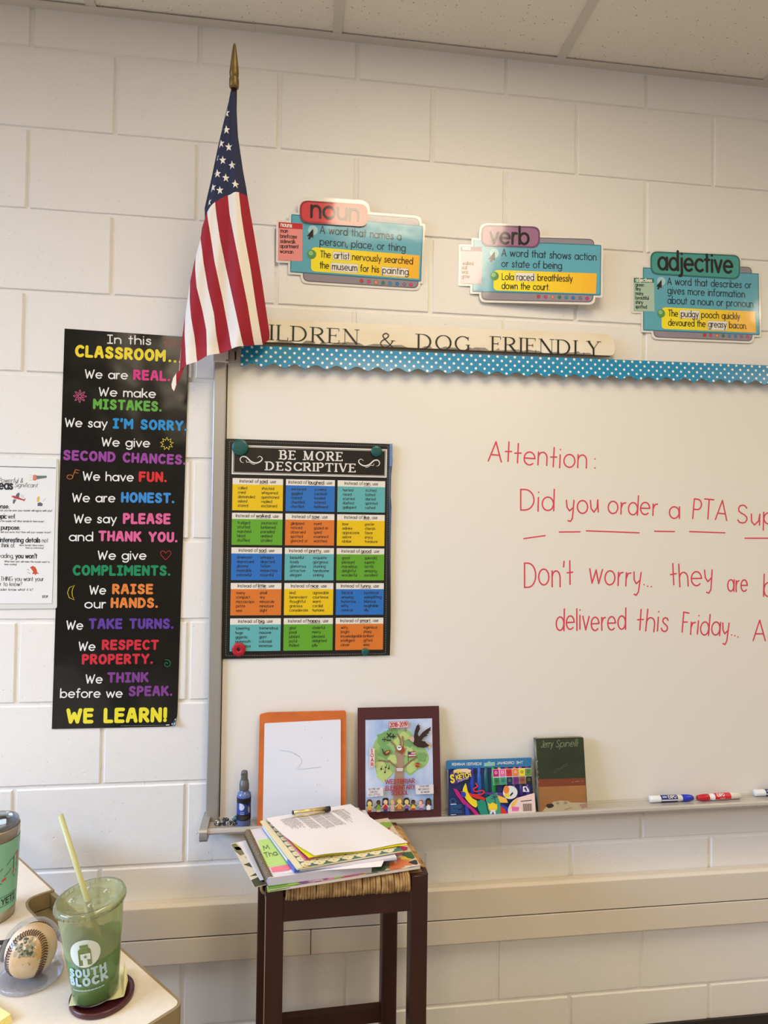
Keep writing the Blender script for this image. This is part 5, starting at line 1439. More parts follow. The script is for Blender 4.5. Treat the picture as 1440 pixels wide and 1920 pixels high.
def marker_pack():
    t = thing('marker_pack', 'colourful carded pack of scented markers with a blue header leaning on the whiteboard', 'marker pack', (.975, -.06, .725))
    f, w, h = lean(.8615, 1.0905, .7282, -.0670, .8605, -.0400)
    col = {k: M('pack_' + k, v, rough=.3) for k, v in dict(blue=(48, 118, 168), navy=(28, 44, 92), ink=(30, 28, 48), white=(226, 226, 226), yellow=(236, 214, 40), magenta=(188, 28, 120), red=(214, 48, 44), teal=(30, 138, 112), green=(44, 130, 70), tealg=(60, 150, 120),
         purple=(84, 52, 140), pink=(226, 110, 170), orange=(230, 132, 60), lgreen=(96, 146, 62), brown=(146, 92, 64), grape=(112, 44, 120), black=(36, 34, 40), sand=(236, 210, 200), straw=(240, 190, 80), royal=(40, 62, 176), cobalt=(28, 92, 176), dteal=(14, 84, 96), kelly=(26, 140, 60), plum=(70, 40, 130), foil=(232, 206, 170)).items()}
    K = [(-0.0049,0.846), (-0.0047,0.8517)]
    # moulded tray body behind the card, then marker tubes, then printed insert
    B().prism(f, round_poly([(.004, .0), (w - .002, .0), (w - .004, h * .985), (.001, h * .97)], .004), -.012, -.001, M('pack_tray', (120, 132, 150), rough=.3, spec=.6)).build('tray', t)
    U = Fr(f.pt(0, 0), f.ux * w, f.uy * h)
    hh = [.0002]
    b = B()
    def poly(pts, m_, bb=None):
        hh[0] += .00012; (bb or b).poly(U, pts, col[m_], hh[0])
    def wr(bb, s, a, e, cap, ww, m_, mirror=False):
        hh[0] += .00008
        F2 = Fr(f.o, f.ux, f.uy)
        if mirror:
            F2 = Fr(f.o + f.ux * w, -f.ux, f.uy); F2.n = f.n
            a, e = (1 - a[0], a[1]), (1 - e[0], e[1])
        text(bb, F2, s, (a[0] * w, a[1] * h), (e[0] * w, e[1] * h), cap * h, ww, col[m_], hh[0], font=BLOCK if ww > .2 else SANS)
    # printed insert
    poly([(0.0232,0.8559), (0.9848,0.8421), (1,0), (-0,0)], 'navy')
    # marker barrels showing through
    for x, m_, wd in ((425, 'royal', 30), (530, 'cobalt', 34), (620, 'dteal', 34), (735, 'kelly', 30), (1150, 'plum', 34), (1240, 'plum', 30)):
        pass
    xs = [(425, 'royal'), (530, 'cobalt'), (632, 'dteal'), (738, 'kelly'), (1045, 'purple'), (1150, 'plum'), (1250, 'purple')]
    XS = [(0.2916,0.6507)[0], (0.3739,0.6456)[0], (0.4538,0.6406)[0], (0.5368,0.6354)[0], (0.7769,0.6202)[0], (0.859,0.6149)[0], (0.9371,0.6099)[0]]
    for k, (x, (_, m_)) in enumerate(zip(XS, xs)):
        bb = B(); r = .0062
        vs0, vs1 = (.30, .86) if k < 4 else (.30, .60)
        prof = [(r * .7, 0), (r, .003), (r, h * (vs1 - vs0) - .02), (r * .8, h * (vs1 - vs0) - .016), (r * .8, h * (vs1 - vs0))]
        bb.lathe(prof, f.pt(x * w, vs0 * h, -.002), col[m_], 14, axis=f.uy, cap0=True, cap1=True)
        bb.build('marker_barrel', t)
    for x, m_ in (((0.6089,0.846), 'straw'), ((0.6935,0.8447), 'red'), ((0.787,0.844), 'orange'), ((0.8542,0.8437), 'pink'), ((0.9334,0.8427), 'magenta')):
        poly([(x[0] - .02, x[1] - .09), (x[0] + .02, x[1] - .09), (x[0] + .014, x[1] + .03), (x[0] - .014, x[1] + .03)], m_)
    hh[0] = .0048
    ribs = [([(0.0627,0.5045), (0.0972,0.3761), (0.1692,0.2218), (0.2502,0.1237), (0.3067,0.0041), (0.3642,0.0052), (0.2818,0.1443), (0.1872,0.2894), (0.1086,0.4785)], 'magenta'),
            ([(0.1385,0.4421), (0.2011,0.4493), (0.2993,0.3735), (0.4133,0.3193), (0.426,0.2605), (0.3195,0.3029), (0.2213,0.3675)], 'red'),
            ([(0.1932,0.243), (0.2339,0.102), (0.2415,0.0036), (0.1919,0.0075)], 'royal'),
            ([(0.5861,0.2138), (0.6814,0.1251), (0.6835,0.0258), (0.5909,0.0159)], 'royal'), ([(0.5874,0.1672), (0.6418,0.1049), (0.6787,0.0087), (0.5903,0.0043)], 'red'),
            ([(0.3866,0.4136), (0.4923,0.3484), (0.6901,0.2759), (0.8226,0.2896), (0.7264,0.3666), (0.5728,0.4007)], 'purple'), ([(0.5549,0.3555), (0.6676,0.2893), (0.6861,0.2063), (0.5938,0.2133)], 'straw')]
    for p, m_ in ribs: poly(p, m_)
    poly(smooth_line([(0.2065,0.5869), (0.1757,0.497), (0.1722,0.4054), (0.2104,0.2878), (0.2756,0.1794), (0.3207,0.1529), (0.3329,0.2558), (0.2736,0.3177), (0.2313,0.4243), (0.2164,0.5403)], 3), 'yellow')
    hh[0] += .0001
    F2 = Fr(f.o, f.ux, f.uy)
    sw = lambda L: [(x * w, y * h) for x, y in L]
    b.ribbon(F2, sw(smooth_line([(0.3235,0.5737), (0.3408,0.5207), (0.2959,0.4775), (0.3173,0.4299), (0.388,0.4424), (0.4177,0.4115), (0.369,0.3687), (0.2915,0.3741), (0.3509,0.3122), (0.42,0.2957)], 4)), .0034, col['red'], hh[0])
    poly([(0.3252,0.2564), (0.3805,0.2812), (0.4255,0.249), (0.442,0.1089), (0.4602,0.009), (0.368,0.0049), (0.3351,0.1287)], 'teal')
    poly([(0.4282,0.3066), (0.4929,0.3599), (0.5728,0.4007), (0.562,0.3434), (0.5938,0.2133), (0.5982,0.0094), (0.4678,0.0084), (0.4442,0.155)], 'tealg')
    poly(circ((0.5089,0.1384), .052, 14, .08), 'straw'); poly([(0.4513,0.2239), (0.4843,0.1867), (0.502,0.2317), (0.5227,0.1838), (0.5618,0.1924), (0.5422,0.1127), (0.4655,0.1186)], 'yellow')
    poly([(0.4687,0.0257), (0.4874,0.0937), (0.5333,0.0901), (0.5374,0.0202)], 'white'); poly([(0.4875,0.0184), (0.5054,0.0691), (0.5219,0.0156)], 'cobalt')
    for a in (20, 70, 110, 150, 200):
        p = (0.5331,0.3107); b.ribbon(F2, sw([p, (p[0] + .04 * cos(radians(a)), p[1] + .06 * sin(radians(a)))]), .0016, col['dteal'], hh[0] + .0001)
    b.ribbon(F2, sw([(0.5331,0.3107), (0.5354,0.206)]), .0016, col['dteal'], hh[0] + .0001)
    poly(circ((0.1754,0.3879), .030, 14, .05), 'royal')
    poly(circ((0.7162,0.3907), .085, 20, .12), 'white'); poly(circ((0.6724,0.4404), .034, 14, .075), 'orange'); poly([(0.6316,0.3384), (0.6968,0.3921), (0.7069,0.298), (0.6612,0.313)], 'yellow'); poly([(0.7096,0.3445), (0.744,0.4004), (0.7496,0.365), (0.7159,0.3207)], 'black')
    poly([(0.8666,0.4914), (0.9094,0.4885), (0.9361,0.4221), (0.9376,0.3868), (0.8641,0.392)], 'white'); poly([(0.876,0.4556), (0.9008,0.4774), (0.9156,0.4059), (0.9032,0.3951)], 'plum')
    # pale corner with the bar code
    poly(smooth_line([(0.6793,0.0203), (0.6801,0.1019), (0.7168,0.204), (0.7833,0.2808), (0.8789,0.3206), (0.9983,0.3648)], 3) + [(1,0)], 'sand')
    poly([(0.7238,0.1918), (0.7826,0.2691), (0.8064,0.2791), (0.7602,0.154), (0.7107,0.0994)], 'straw'); poly([(0.7246,0.1392), (0.8124,0.1265), (0.8004,0.0573), (0.7237,0.0576)], 'pink')
    for k in range(14):
        a, e = (0.8544,0.1818), (0.9546,0.18); a2, e2 = (0.8536,0.0472), (0.9534,0.0473)
        tt = k / 13
        p, q = Vector(a).lerp(Vector(e), tt), Vector(a2).lerp(Vector(e2), tt)
        b.ribbon(F2, sw([(p.x, p.y), (q.x, q.y)]), .0005 + .0007 * ((k * 7) % 3) / 2, col['black'], hh[0] + .0002, cap=False)
    for y0_ in (((0.834,0.2243), (0.9586,0.2384)),): b.ribbon(F2, sw(y0_), .0018, col['black'], hh[0] + .0002)
    for k in range(7):
        a, e = [((0.0258,0.2095), (0.1493,0.2061)), ((0.025,0.1844), (0.1522,0.1806)), ((0.0242,0.1582), (0.1397,0.1552)), ((0.0233,0.1319), (0.1041,0.1303)), ((0.0225,0.1068), (0.1478,0.1029)), ((0.0217,0.0817), (0.1523,0.0784)), ((0.0244,0.0438), (0.082,0.045))][k]
        b.ribbon(F2, sw([a, e]), .0011, col['blue'] if k < 6 else col['white'], hh[0] + .0002)
    b.ribbon(F2, sw(circ((0.0537,0.2819), .03, 14, .045)), .0012, col['blue'], hh[0] + .0002, closed=True)
    b.ribbon(F2, sw([(0.0263,0.2266), (0.0882,0.2278)]), .0016, col['white'], hh[0] + .0002)
    # brand oval
    poly(smooth_line([(0.0326,0.781), (0.0902,0.8464), (0.2015,0.8574), (0.2874,0.8295), (0.2965,0.7656), (0.267,0.7213), (0.1527,0.6133), (0.0493,0.574), (0.0328,0.6666)], 3), 'plum')
    poly([(0.0738,0.8301), (0.1219,0.8469), (0.2249,0.848), (0.2751,0.8187), (0.2611,0.7677), (0.167,0.7847), (0.0799,0.7782)], 'foil')
    hh[0] += .0003
    wr(b, 'MR.', (0.0713,0.7581), (0.176,0.7727), .055, .24, 'yellow'); wr(b, 'S', (0.0308,0.6072), (0.0861,0.6175), .13, .24, 'yellow'); wr(b, 'KETCH', (0.0993,0.6568), (0.2727,0.7071), .075, .24, 'yellow')
    wr(b, 'SCENTED', (0.1135,0.6158), (0.2396,0.6677), .022, .2, 'white')
    b.build('printed_insert', t)
    # scent squares
    b = B(); hh[0] = .0062
    sq = ['magenta', 'pink', 'red', 'orange', 'yellow', 'lgreen', 'green', 'tealg', 'navy', 'grape', 'brown', 'black']
    A, Bq, C_, D_ = Vector((0.5227,0.8184)), Vector((0.979,0.8165)), Vector((0.9734,0.5335)), Vector((0.5289,0.5291))
    bl = lambda u, v: A.lerp(Bq, u).lerp(D_.lerp(C_, u), v)
    poly([bl(0, 0), bl(1, 0), bl(1, 1), bl(0, 1)], 'white')
    for k, m_ in enumerate(sq):
        i, j = k % 6, k // 6
        poly([bl((i + .05) / 6, (j + .04) / 2), bl((i + .95) / 6, (j + .04) / 2), bl((i + .95) / 6, (j + .96) / 2), bl((i + .05) / 6, (j + .96) / 2)], m_)
        ce = bl((i + .5) / 6, (j + .45) / 2)
        poly(circ(ce, .016, 10, .026), 'sand' if k in (0, 1, 3) else ('navy' if m_ not in ('navy', 'black') else 'lgreen'))
        poly(circ(ce, .010, 8, .016), m_)
    b.build('scent_chart', t)
    # folded blue header, its print showing reversed
    b = B()
    F2 = Fr(f.o, f.ux, f.uy)
    q0, q1, q2, q3 = (-0.0049,0.846), (0.9883,0.836), (1,1), (-0,1)
    b.prism(F2, round_poly([(x * w, y * h) for x, y in (q0, q1, q2, q3)], [.001, .001, .003, .004]), .0005, .0016, col['blue'])
    hh[0] = .0018
    wr(b, 'THE ORIGINAL', (0.8917,0.8943), (0.5802,0.8999), .042, .2, 'white', True); wr(b, 'SCENTED MARKER', (0.4055,0.898), (0.0589,0.9054), .042, .2, 'white', True)
    b.build('header', t)
    b = B(); F2 = Fr(f.o, f.ux, f.uy)
    pts = [(0.4317,0.8676), (0.4349,0.9311), (0.4748,0.9347), (0.4922,0.9651), (0.5147,0.9383), (0.561,0.9416), (0.5588,0.8721)]
    b.prism(F2, [(x * w, y * h) for x, y in pts], .0016, .0024, M('hang_tab_pale', (140, 190, 180), rough=.3))
    b.build('hang_tab', t)
marker_pack()

def book():
    t = thing('paperback_book', 'worn green and brown paperback book leaning on the whiteboard', 'book', (1.165, -.06, .727))
    f, w, h = lean(1.0985, 1.2305, .7290, -.0740, .9115, -.0460)
    G_ = M('book_green', (52, 62, 40), rough=.35, var=.25, vscale=12, vrgb=(44, 50, 36)); BR_ = M('book_brown', (172, 118, 66), rough=.4, var=.2, vscale=10, vrgb=(148, 98, 56)); RD = M('book_ledge', (124, 62, 40), rough=.4)
    CHK = M('book_chalk', (132, 148, 112), rough=.6); CHL = M('book_chalk_faint', (74, 86, 60), rough=.6); PG = M('book_pages', (196, 178, 142), rough=.8, bump=.4, bscale=500, stretch=(1, 12, 1)); WOR = M('book_wear', (182, 166, 132), rough=.7); BLKB = M('book_hole', (44, 34, 28), rough=.6)
    SP = M('book_spine', (66, 74, 62), rough=.45, var=.5, vscale=40, vrgb=(150, 150, 138))
    B().prism(f, [(.001, .001), (w - .002, .001), (w - .002, h - .001), (.001, h - .001)], -.0135, -.001, PG).build('page_block', t)
    B().prism(f, [(-.0005, 0), (.004, 0), (.004, h), (-.0005, h)], -.0145, -.0004, SP).build('spine', t, bevel=.001)
    B().prism(f, [(0, 0), (w - .001, 0), (w - .001, h), (0, h)], -.0148, -.0138, SP).build('back_cover', t)
    U = Fr(f.o, f.ux * w, f.uy * h); b = B()
    full = round_poly([(.012, 0), (1, 0), (1, 1), (0.012, 1)], [.0, .02, .03, 0])
    b.prism(Fr(f.o, f.ux, f.uy), [(x * w, y * h) for x, y in full], -.001, 0, G_)
    zb = [(0.0074,0.4527), (0.9874,0.4439)]
    b.poly(U, [(.015, .002), (.99, .002), zb[1], (.012, zb[0][1])], RD, .0002)
    z2 = [(0.007,0.3498), (0.997,0.3453)]
    b.poly(U, [(.015, .003), (.988, .003), (.99, z2[1][1]), (.015, z2[0][1])], BR_, .0004)
    b.poly(U, [(0.0374,-0.0014), (0.1419,0.0741), (0.3021,0.1448), (0.4354,0.1577), (0.6124,0.1482), (0.6562,0.1259), (0.9925,0.1134), (0.9995,0.0298), (0.9486,0.002), (0.6014,0.0035), (0.3196,0.0025)], WOR, .0006)
    for p in ([(0.1452,0.0976), (0.1859,0.1196), (0.2805,0.125), (0.318,0.0911), (0.2727,0.0692), (0.1967,0.0632)],): b.poly(U, p, BLKB, .0008)
    GW = M('book_wear_grey', (150, 134, 104), rough=.7)
    b.poly(U, circ((0.393,0.1238), .035, 10, .02), GW, .0008); b.poly(U, circ((0.5526,0.1238), .04, 10, .02), GW, .0008); b.poly(U, [(0.5028,0.0369), (0.6666,0.0662), (0.693,0.0534), (0.5394,0.0296)], GW, .0008)
    b.poly(U, [(0.8304,0.0957), (1.0018,0.113), (1.001,0.0535), (0.8874,0.0341)], M('book_wear_pink', (162, 130, 108), rough=.7), .0009)
    F2 = Fr(f.o, f.ux, f.uy); S = lambda p: (p[0] * w, p[1] * h)
    text(b, F2, 'Jerry', S((0.1,0.8766)), S((0.3491,0.8785)), .017, .08, CHK, .0008, slant=.35)
    text(b, F2, 'Spinelli', S((0.4048,0.874)), S((0.8609,0.8789)), .017, .08, CHK, .0008, slant=.35)
    for a, e, wd in (((0.1313,0.9653), (0.8679,0.9619), .0008), ((0.0016,0.8782), (0.4038,0.8669), .0004), ((0.8554,0.8731), (0.9727,0.8728), .0004)): b.ribbon(F2, [S(a), S(e)], wd, CHL, .0007)
    for a, e in (((0.8631,0.9947), (0.9836,0.9171)), ((0.591,0.9961), (0.7303,0.9182)), ((0.7028,0.9901), (0.9821,0.8398)), ((0.7797,0.8693), (0.9858,0.7326)), ((0.8381,0.9509), (0.9795,0.8875))): b.ribbon(F2, [S(a), S(e)], .0006, CHK if a == (1030, 125) else CHL, .0007)
    rn = random.Random(4)
    for k in range(16):
        cx, cy = (0.4865,0.5877); u = rn.uniform(-.16, .17); v = u * .32 + rn.uniform(-.018, .022)
        b.ribbon(F2, [S((cx + u - .03, cy + v - .008)), S((cx + u + .03, cy + v + .012))], .0012, CHL, .0007)
    b.ribbon(F2, [S((0.7133,0.3978)), S((0.7322,0.3984))], .0010, WOR, .0008); b.ribbon(F2, [S((0.77,0.4007)), S((0.8595,0.4024))], .0010, WOR, .0008); b.ribbon(F2, [S((0.9062,0.4008)), S((0.9297,0.4012))], .0010, WOR, .0008)
    for k in range(9): b.poly(F2, [(.0016 + rn.uniform(0, .001), h * (.12 + .07 * k)), (.0036, h * (.125 + .07 * k)), (.003, h * (.14 + .07 * k + rn.uniform(0, .02)))], WOR, .0003)
    b.build('front_cover', t)
book()

def spray_bottle():
    t = thing('spray_bottle', 'small blue spray bottle with a grey pump in the marker tray', 'spray bottle', (.351, -.055, .7258))
    c = Vector((.351, -.055, .7258))
    BL = M('bottle_blue', (92, 112, 160), rough=.15, spec=.6); LB = M('bottle_label', (54, 72, 150), rough=.3); LK = M('bottle_label_dark', (26, 24, 36), rough=.3); GY = M('pump_grey', (92, 92, 92), rough=.35)
    PALE = M('label_pale', (206, 212, 228), rough=.4)
    r = .0168
    B().lathe([(.0001, 0), (r - .002, 0), (r, .002), (r, .073), (r - .001, .078), (r - .005, .082), (.0095, .084), (.009, .088)], c, BL, 32).build('bottle', t)
    b = B().lathe([(r + .0003, .016), (r + .0004, .0165), (r + .0004, .070), (r + .0003, .0705)], c, LB, 32).lathe([(r + .0006, .017), (r + .0006, .031)], c, LK, 32).lathe([(r + .0006, .058), (r + .0006, .070)], c, LK, 32)
    fr = CylFr(c, r + .0008, r + .0008, 1, -pi / 2 + .15)
    b.poly(fr, round_poly([(-.013, .060), (-.004, .058), (.001, .050), (-.003, .043), (-.010, .042), (-.013, .046)], .003), PALE)
    b.poly(fr, round_poly([(.009, .047), (.014, .050), (.014, .033), (.010, .036)], .003), M('label_tan', (180, 166, 150), rough=.4))
    b.poly(fr, [(.0, .058), (.008, .053), (.014, .054), (.014, .060), (.002, .061)], LK, .0002)
    for z in (.038, .035, .0325): b.ribbon(fr, [(-.010, z), (-.0005, z)], .0007, PALE)
    for z in (.027, .024, .021): b.ribbon(fr, [(-.009, z), (.008, z)], .0006, M('label_gold', (140, 120, 80), rough=.4), .0002)
    b.build('label', t)
    b = B().lathe([(.0115, .086), (.0118, .087), (.0118, .101), (.0110, .102), (.0104, .108), (.0092, .109), (.0088, .112)], c, GY, 28, cap0=True)
    b.lathe([(.0082, .110), (.0080, .127), (.0074, .131), (.0050, .1325), (.0001, .1328)], c, GY, 24)
    b.tube([c + Vector((-.003, -.004, .127)), c + Vector((-.006, -.0105, .127))], .0022, GY, 10)
    b.build('pump', t)
spray_bottle()

def beads():
    t = thing('beaded_bracelet', 'heap of dark beaded bracelet charms at the left end of the marker tray', 'bracelet', (.309, -.055, .729))
    rn = random.Random(9)
    DK = M('charm_pewter', (96, 92, 84), rough=.35, metal=.85); NV = M('bead_navy', (28, 34, 62), rough=.2); BK = M('bead_black', (26, 26, 26), rough=.2); PL = M('bead_silver', (190, 188, 180), rough=.25, metal=.7); TL = M('bead_teal', (44, 104, 116), rough=.15)
    z0 = .7257
    for k in range(26):
        u = rn.random()
        x = .283 + .05 * u; y = -.064 + .028 * rn.random(); hz = .017 * (1 - abs(u - .62) * 1.5)
        r = rn.uniform(.0026, .0042)
        z = z0 + r + max(0, hz) * rn.random()
        m_ = [NV, BK, DK, PL, BK, DK][k % 6]
        if k % 5 == 3:
            a = rn.uniform(0, 6.3)
            ring = [(x + .0052 * cos(q) * cos(a), y + .0052 * cos(q) * sin(a), z + .0052 * sin(q) + .002) for q in [2 * pi * i / 14 for i in range(14)]]
            B().tube(ring, .0011, PL, 6, closed=True).build('ring_charm', t)
        elif k % 7 == 2:
            B().lathe([(.0001, -.0008), (.0036, -.0006), (.0044, .0002), (.0030, .0010), (.0012, .0016), (.0001, .0022)], (x, y, z + .002), DK, 10, axis=(rn.uniform(-1, 1), -1, rn.uniform(0, 1))).build('flower_charm', t)
        else:
            B().sphere((x, y, z), r, m_, 12, 8).build('bead', t)
    tag(B().sphere((.3325, -.047, z0 + .0135), .0066, TL, 16, 12).build('bead', t), 'large teal bead')
    path = [(.285 + .05 * i / 30, -.050 + .007 * sin(i * .9), z0 + .0016 + .0009 * sin(i * 2.1)) for i in range(31)]
    B().tube(path, .0011, BK, 6).build('cord', t)
beads()

def marker(label, p0, p1, ink, dark, flip, text_on=True):
    """felt marker lying along the tray from butt p0 to cap p1"""
    p0, p1 = Vector(p0), Vector(p1)
    d = (p1 - p0).normalized(); L = (p1 - p0).length
    WH = M('marker_white', (228, 226, 222), rough=.3); CAPM = M('cap_' + ink[0], ink[1], rough=.3); LB = M('marker_label_' + dark[0], dark[1], rough=.35)
    t = thing('dry_erase_marker', label, 'marker', ((p0 + p1) / 2 - Vector((0, 0, .0085))), group=None)
    r = .0088
    B().lathe([(.0001, 0), (r - .0015, 0), (r, .0015), (r, L * .68), (r - .001, L * .69), (r - .001, L * .74)], p0, WH, 28, axis=d).build('barrel', t)
    B().lathe([(r - .0002, L * .745), (r, L * .75), (r + .0004, L * .80), (r - .0002, L * .90), (r - .0022, L * .985), (r - .003, L), (.0001, L)], p0, CAPM, 28, axis=d).build('cap', t)
    b = B().lathe([(r + .0003, L * .24), (r + .0003, L * .62)], p0, LB, 28, axis=d)
    side = Vector((0, -1, 0))
    up = d.cross(side) if not flip else side.cross(d)
    class F:
        sub = .0012
        def pt(s, u, v, h=0.0):
            a = v / r
            return p0 + d * (L * .24 + u) + (Vector((0, -1, 0)) * cos(a) + Vector((0, 0, 1)) * sin(a)) * (r + .0005 + h)
    f = F(); W_ = L * .38
    if flip:
        class F3(F):
            def pt(s, u, v, h=0.0): return F.pt(s, W_ - u, v, h)
        f = F3()
    b.ribbon(f, [(0.001 + W_ * i / 10 * .98, -.0005 if not flip else -.0058) for i in range(11)], .0034 if not flip else .0028, WH, 0, cap=False)
    if text_on:
        text(b, f, 'EXPO', (W_ * (.42 if not flip else .14), .0042), (W_ * (.92 if not flip else .6), .0042), .0072, .2, WH, .0002)
        if not flip: b.ribbon(f, [(W_ * .08, .0075), (W_ * .34, .0075)], .004, M('label_ice', (170, 180, 210), rough=.4), .0002, cap=False)
        else: b.ribbon(f, [(W_ * .30, -.0008), (W_ * .62, -.0008)], .0012, WH, .0002, cap=False)
    b.build('label', t)
TZ = lambda x: WB[2] + (x - WB[0]) * .0041 + .0130 + .0091
marker('blue dry-erase marker lying in the tray just left of the red one', (1.420, -.043, TZ(1.42)), (1.543, -.046, TZ(1.543)), ('blue', (30, 48, 190)), ('navy', (30, 40, 110)), False)
marker('red dry-erase marker lying in the tray', (1.680, -.046, TZ(1.68)), (1.5545, -.049, TZ(1.5545)), ('red', (190, 24, 40)), ('red', (206, 34, 52)), True)
marker('blue dry-erase marker at the right edge of view in the tray', (1.732, -.036, TZ(1.732)), (1.855, -.040, TZ(1.855)), ('blue', (30, 48, 190)), ('navy', (30, 40, 110)), False)

# ================================================================== STOOL
def stool():
    WD = M('stool_dark_wood', (60, 27, 14), rough=.38, var=.3, vscale=6, stretch=(6, 6, .6), spec=.5)
    RUSH = M('rush_straw', (196, 160, 104), rough=.7, var=.4, vscale=60, vrgb=(140, 104, 60))
    WORN = M('worn_wood_edge', (150, 126, 108), rough=.7)
    t = thing('bar_stool', 'dark brown wooden stool with a woven rush seat under a pile of papers', 'stool', (.575, -.23, 0))
    A, Bq, C_, D_ = Vector((.420, -.352)), Vector((.756, -.340)), Vector((.7225, -.104)), Vector((.3925, -.116))
    S = lambda u, v: (A.lerp(Bq, u)).lerp(D_.lerp(C_, u), v)
    ZT = .737
    ang = atan2(Bq.y - A.y, Bq.x - A.x)
    ex, ey = Vector((cos(ang), sin(ang))), Vector((-sin(ang), cos(ang)))
    L = .0375
    for k, (c, sx, sy) in enumerate(((A, 1, 1), (Bq, -1, 1), (C_, -1, -1), (D_, 1, -1))):
        p = [c, c + ex * L * sx, c + ex * L * sx + ey * L * sy, c + ey * L * sy]
        fr = Fr((0, 0, 0), (1, 0, 0), (0, 1, 0))
        b = B().prism(fr, [tuple(q) for q in p], 0, ZT, WD)
        lg = b.build('leg', t, bevel=.004, seg=3)
        if k < 2:
            q = [c + ex * .001 * sx - ey * .0004, c + ex * (L * .92) * sx - ey * .0004]
            bb = B()
            e = c + (ex * .0 if sx > 0 else ex * 0)
            bb.tube([(e.x + (.0012 if k == 0 else -.0012), e.y + .0012, .05), (e.x + (.0012 if k == 0 else -.0012), e.y + .0012, ZT - .02)] if k == 0 else [(q[0].x - .003, q[0].y + .0014, ZT - .0022), (q[1].x + .004, q[1].y + .0014, ZT - .0022)], .0011, WORN, 6)
            bb.build('worn_edge', lg)
    fr = Fr((0, 0, 0), (1, 0, 0), (0, 1, 0))
    def rail(u0, v0, u1, v1, z0, z1, th, name):
        a, c = S(u0, v0), S(u1, v1); d = (c - a).normalized(); n = Vector((-d.y, d.x)) * th / 2
        B().prism(fr, [tuple(a - n), tuple(c - n), tuple(c + n), tuple(a + n)], z0, z1, WD).build(name, t, bevel=.002)
    rail(.10, .055, .90, .055, .663, .712, .022, 'apron'); rail(.10, .945, .90, .945, .663, .712, .022, 'apron')
    rail(.050, .12, .050, .88, .663, .712, .022, 'apron'); rail(.950, .12, .950, .88, .663, .712, .022, 'apron')
    rail(.10, .92, .90, .92, .279, .313, .020, 'stretcher'); rail(.10, .08, .90, .08, .19, .222, .020, 'stretcher')
    rail(.055, .12, .055, .88, .13, .162, .020, 'stretcher'); rail(.945, .12, .945, .88, .13, .162, .020, 'stretcher')
    rn = random.Random(2)
    b = B()
    def P(u, v, z):
        q = S(u, v); return (q.x, q.y, z)
    def strands(n, f, lim):
        for i in range(n):
            s = .118 + .764 * (i + .5) / n
            j = rn.uniform(-.004, .004); zz = rn.uniform(-.0012, .0012)
            dmax = lim(s)
            pts = []
            for dpt, z in ((.05, .712), (.004, .7075), (-.018, .713), (-.022, .723), (-.010, .735), (.03, .7405), (max(.06, dmax * .5), .7425), (max(.08, dmax), .741)):
                pts.append(P(*f(s + j * (1 if z > .72 else .2), dpt), z + zz))
            b.tube(smooth_line(pts, 2), rn.uniform(.0030, .0037), RUSH, 6)
    strands(46, lambda s, d: (s, d), lambda s: min(s, 1 - s))
    strands(46, lambda s, d: (s, 1 - d), lambda s: min(s, 1 - s))
    strands(30, lambda s, d: (d * .7, s), lambda s: min(s, 1 - s) * .72)
    strands(30, lambda s, d: (1 - d * .7, s), lambda s: min(s, 1 - s) * .72)
    b.build('rush_seat', t)
    q = [S(.03, .04), S(.97, .04), S(.97, .96), S(.03, .96)]
    B().prism(fr, [tuple(x) for x in q], .714, .7385, M('rush_core', (128, 98, 58), rough=.8)).build('seat_core', t)
stool()

# ================================================================== PILE ON THE STOOL
def slab(b, c, th, top, side=None, bottom=None):
    """sheet or block given by its four top corners"""
    c = [Vector(p) for p in c]
    if (c[1] - c[0]).cross(c[2] - c[0]).z < 0: c = c[::-1]
    dn = Vector((0, 0, -th))
    b.add(c, [(0, 1, 2, 3)], top)
    lo = [p + dn for p in c]
    b.add(lo, [(3, 2, 1, 0)], bottom or top)
    b.add(c + lo, [(i, i + 4, (i + 1) % 4 + 4, (i + 1) % 4) for i in range(4)], side or top)
    return b
def quadmap(c):
    c = [Vector(p) for p in c]
    return lambda s, t_, h=0: (c[0].lerp(c[1], s)).lerp(c[3].lerp(c[2], s), t_) + Vector((0, 0, h))
class QFr:
    def __init__(s, c): s.f = quadmap(c)
    def pt(s, u, v, h=0.0): return s.f(u, v, h)
z3 = lambda p, z: (p[0], p[1], z)

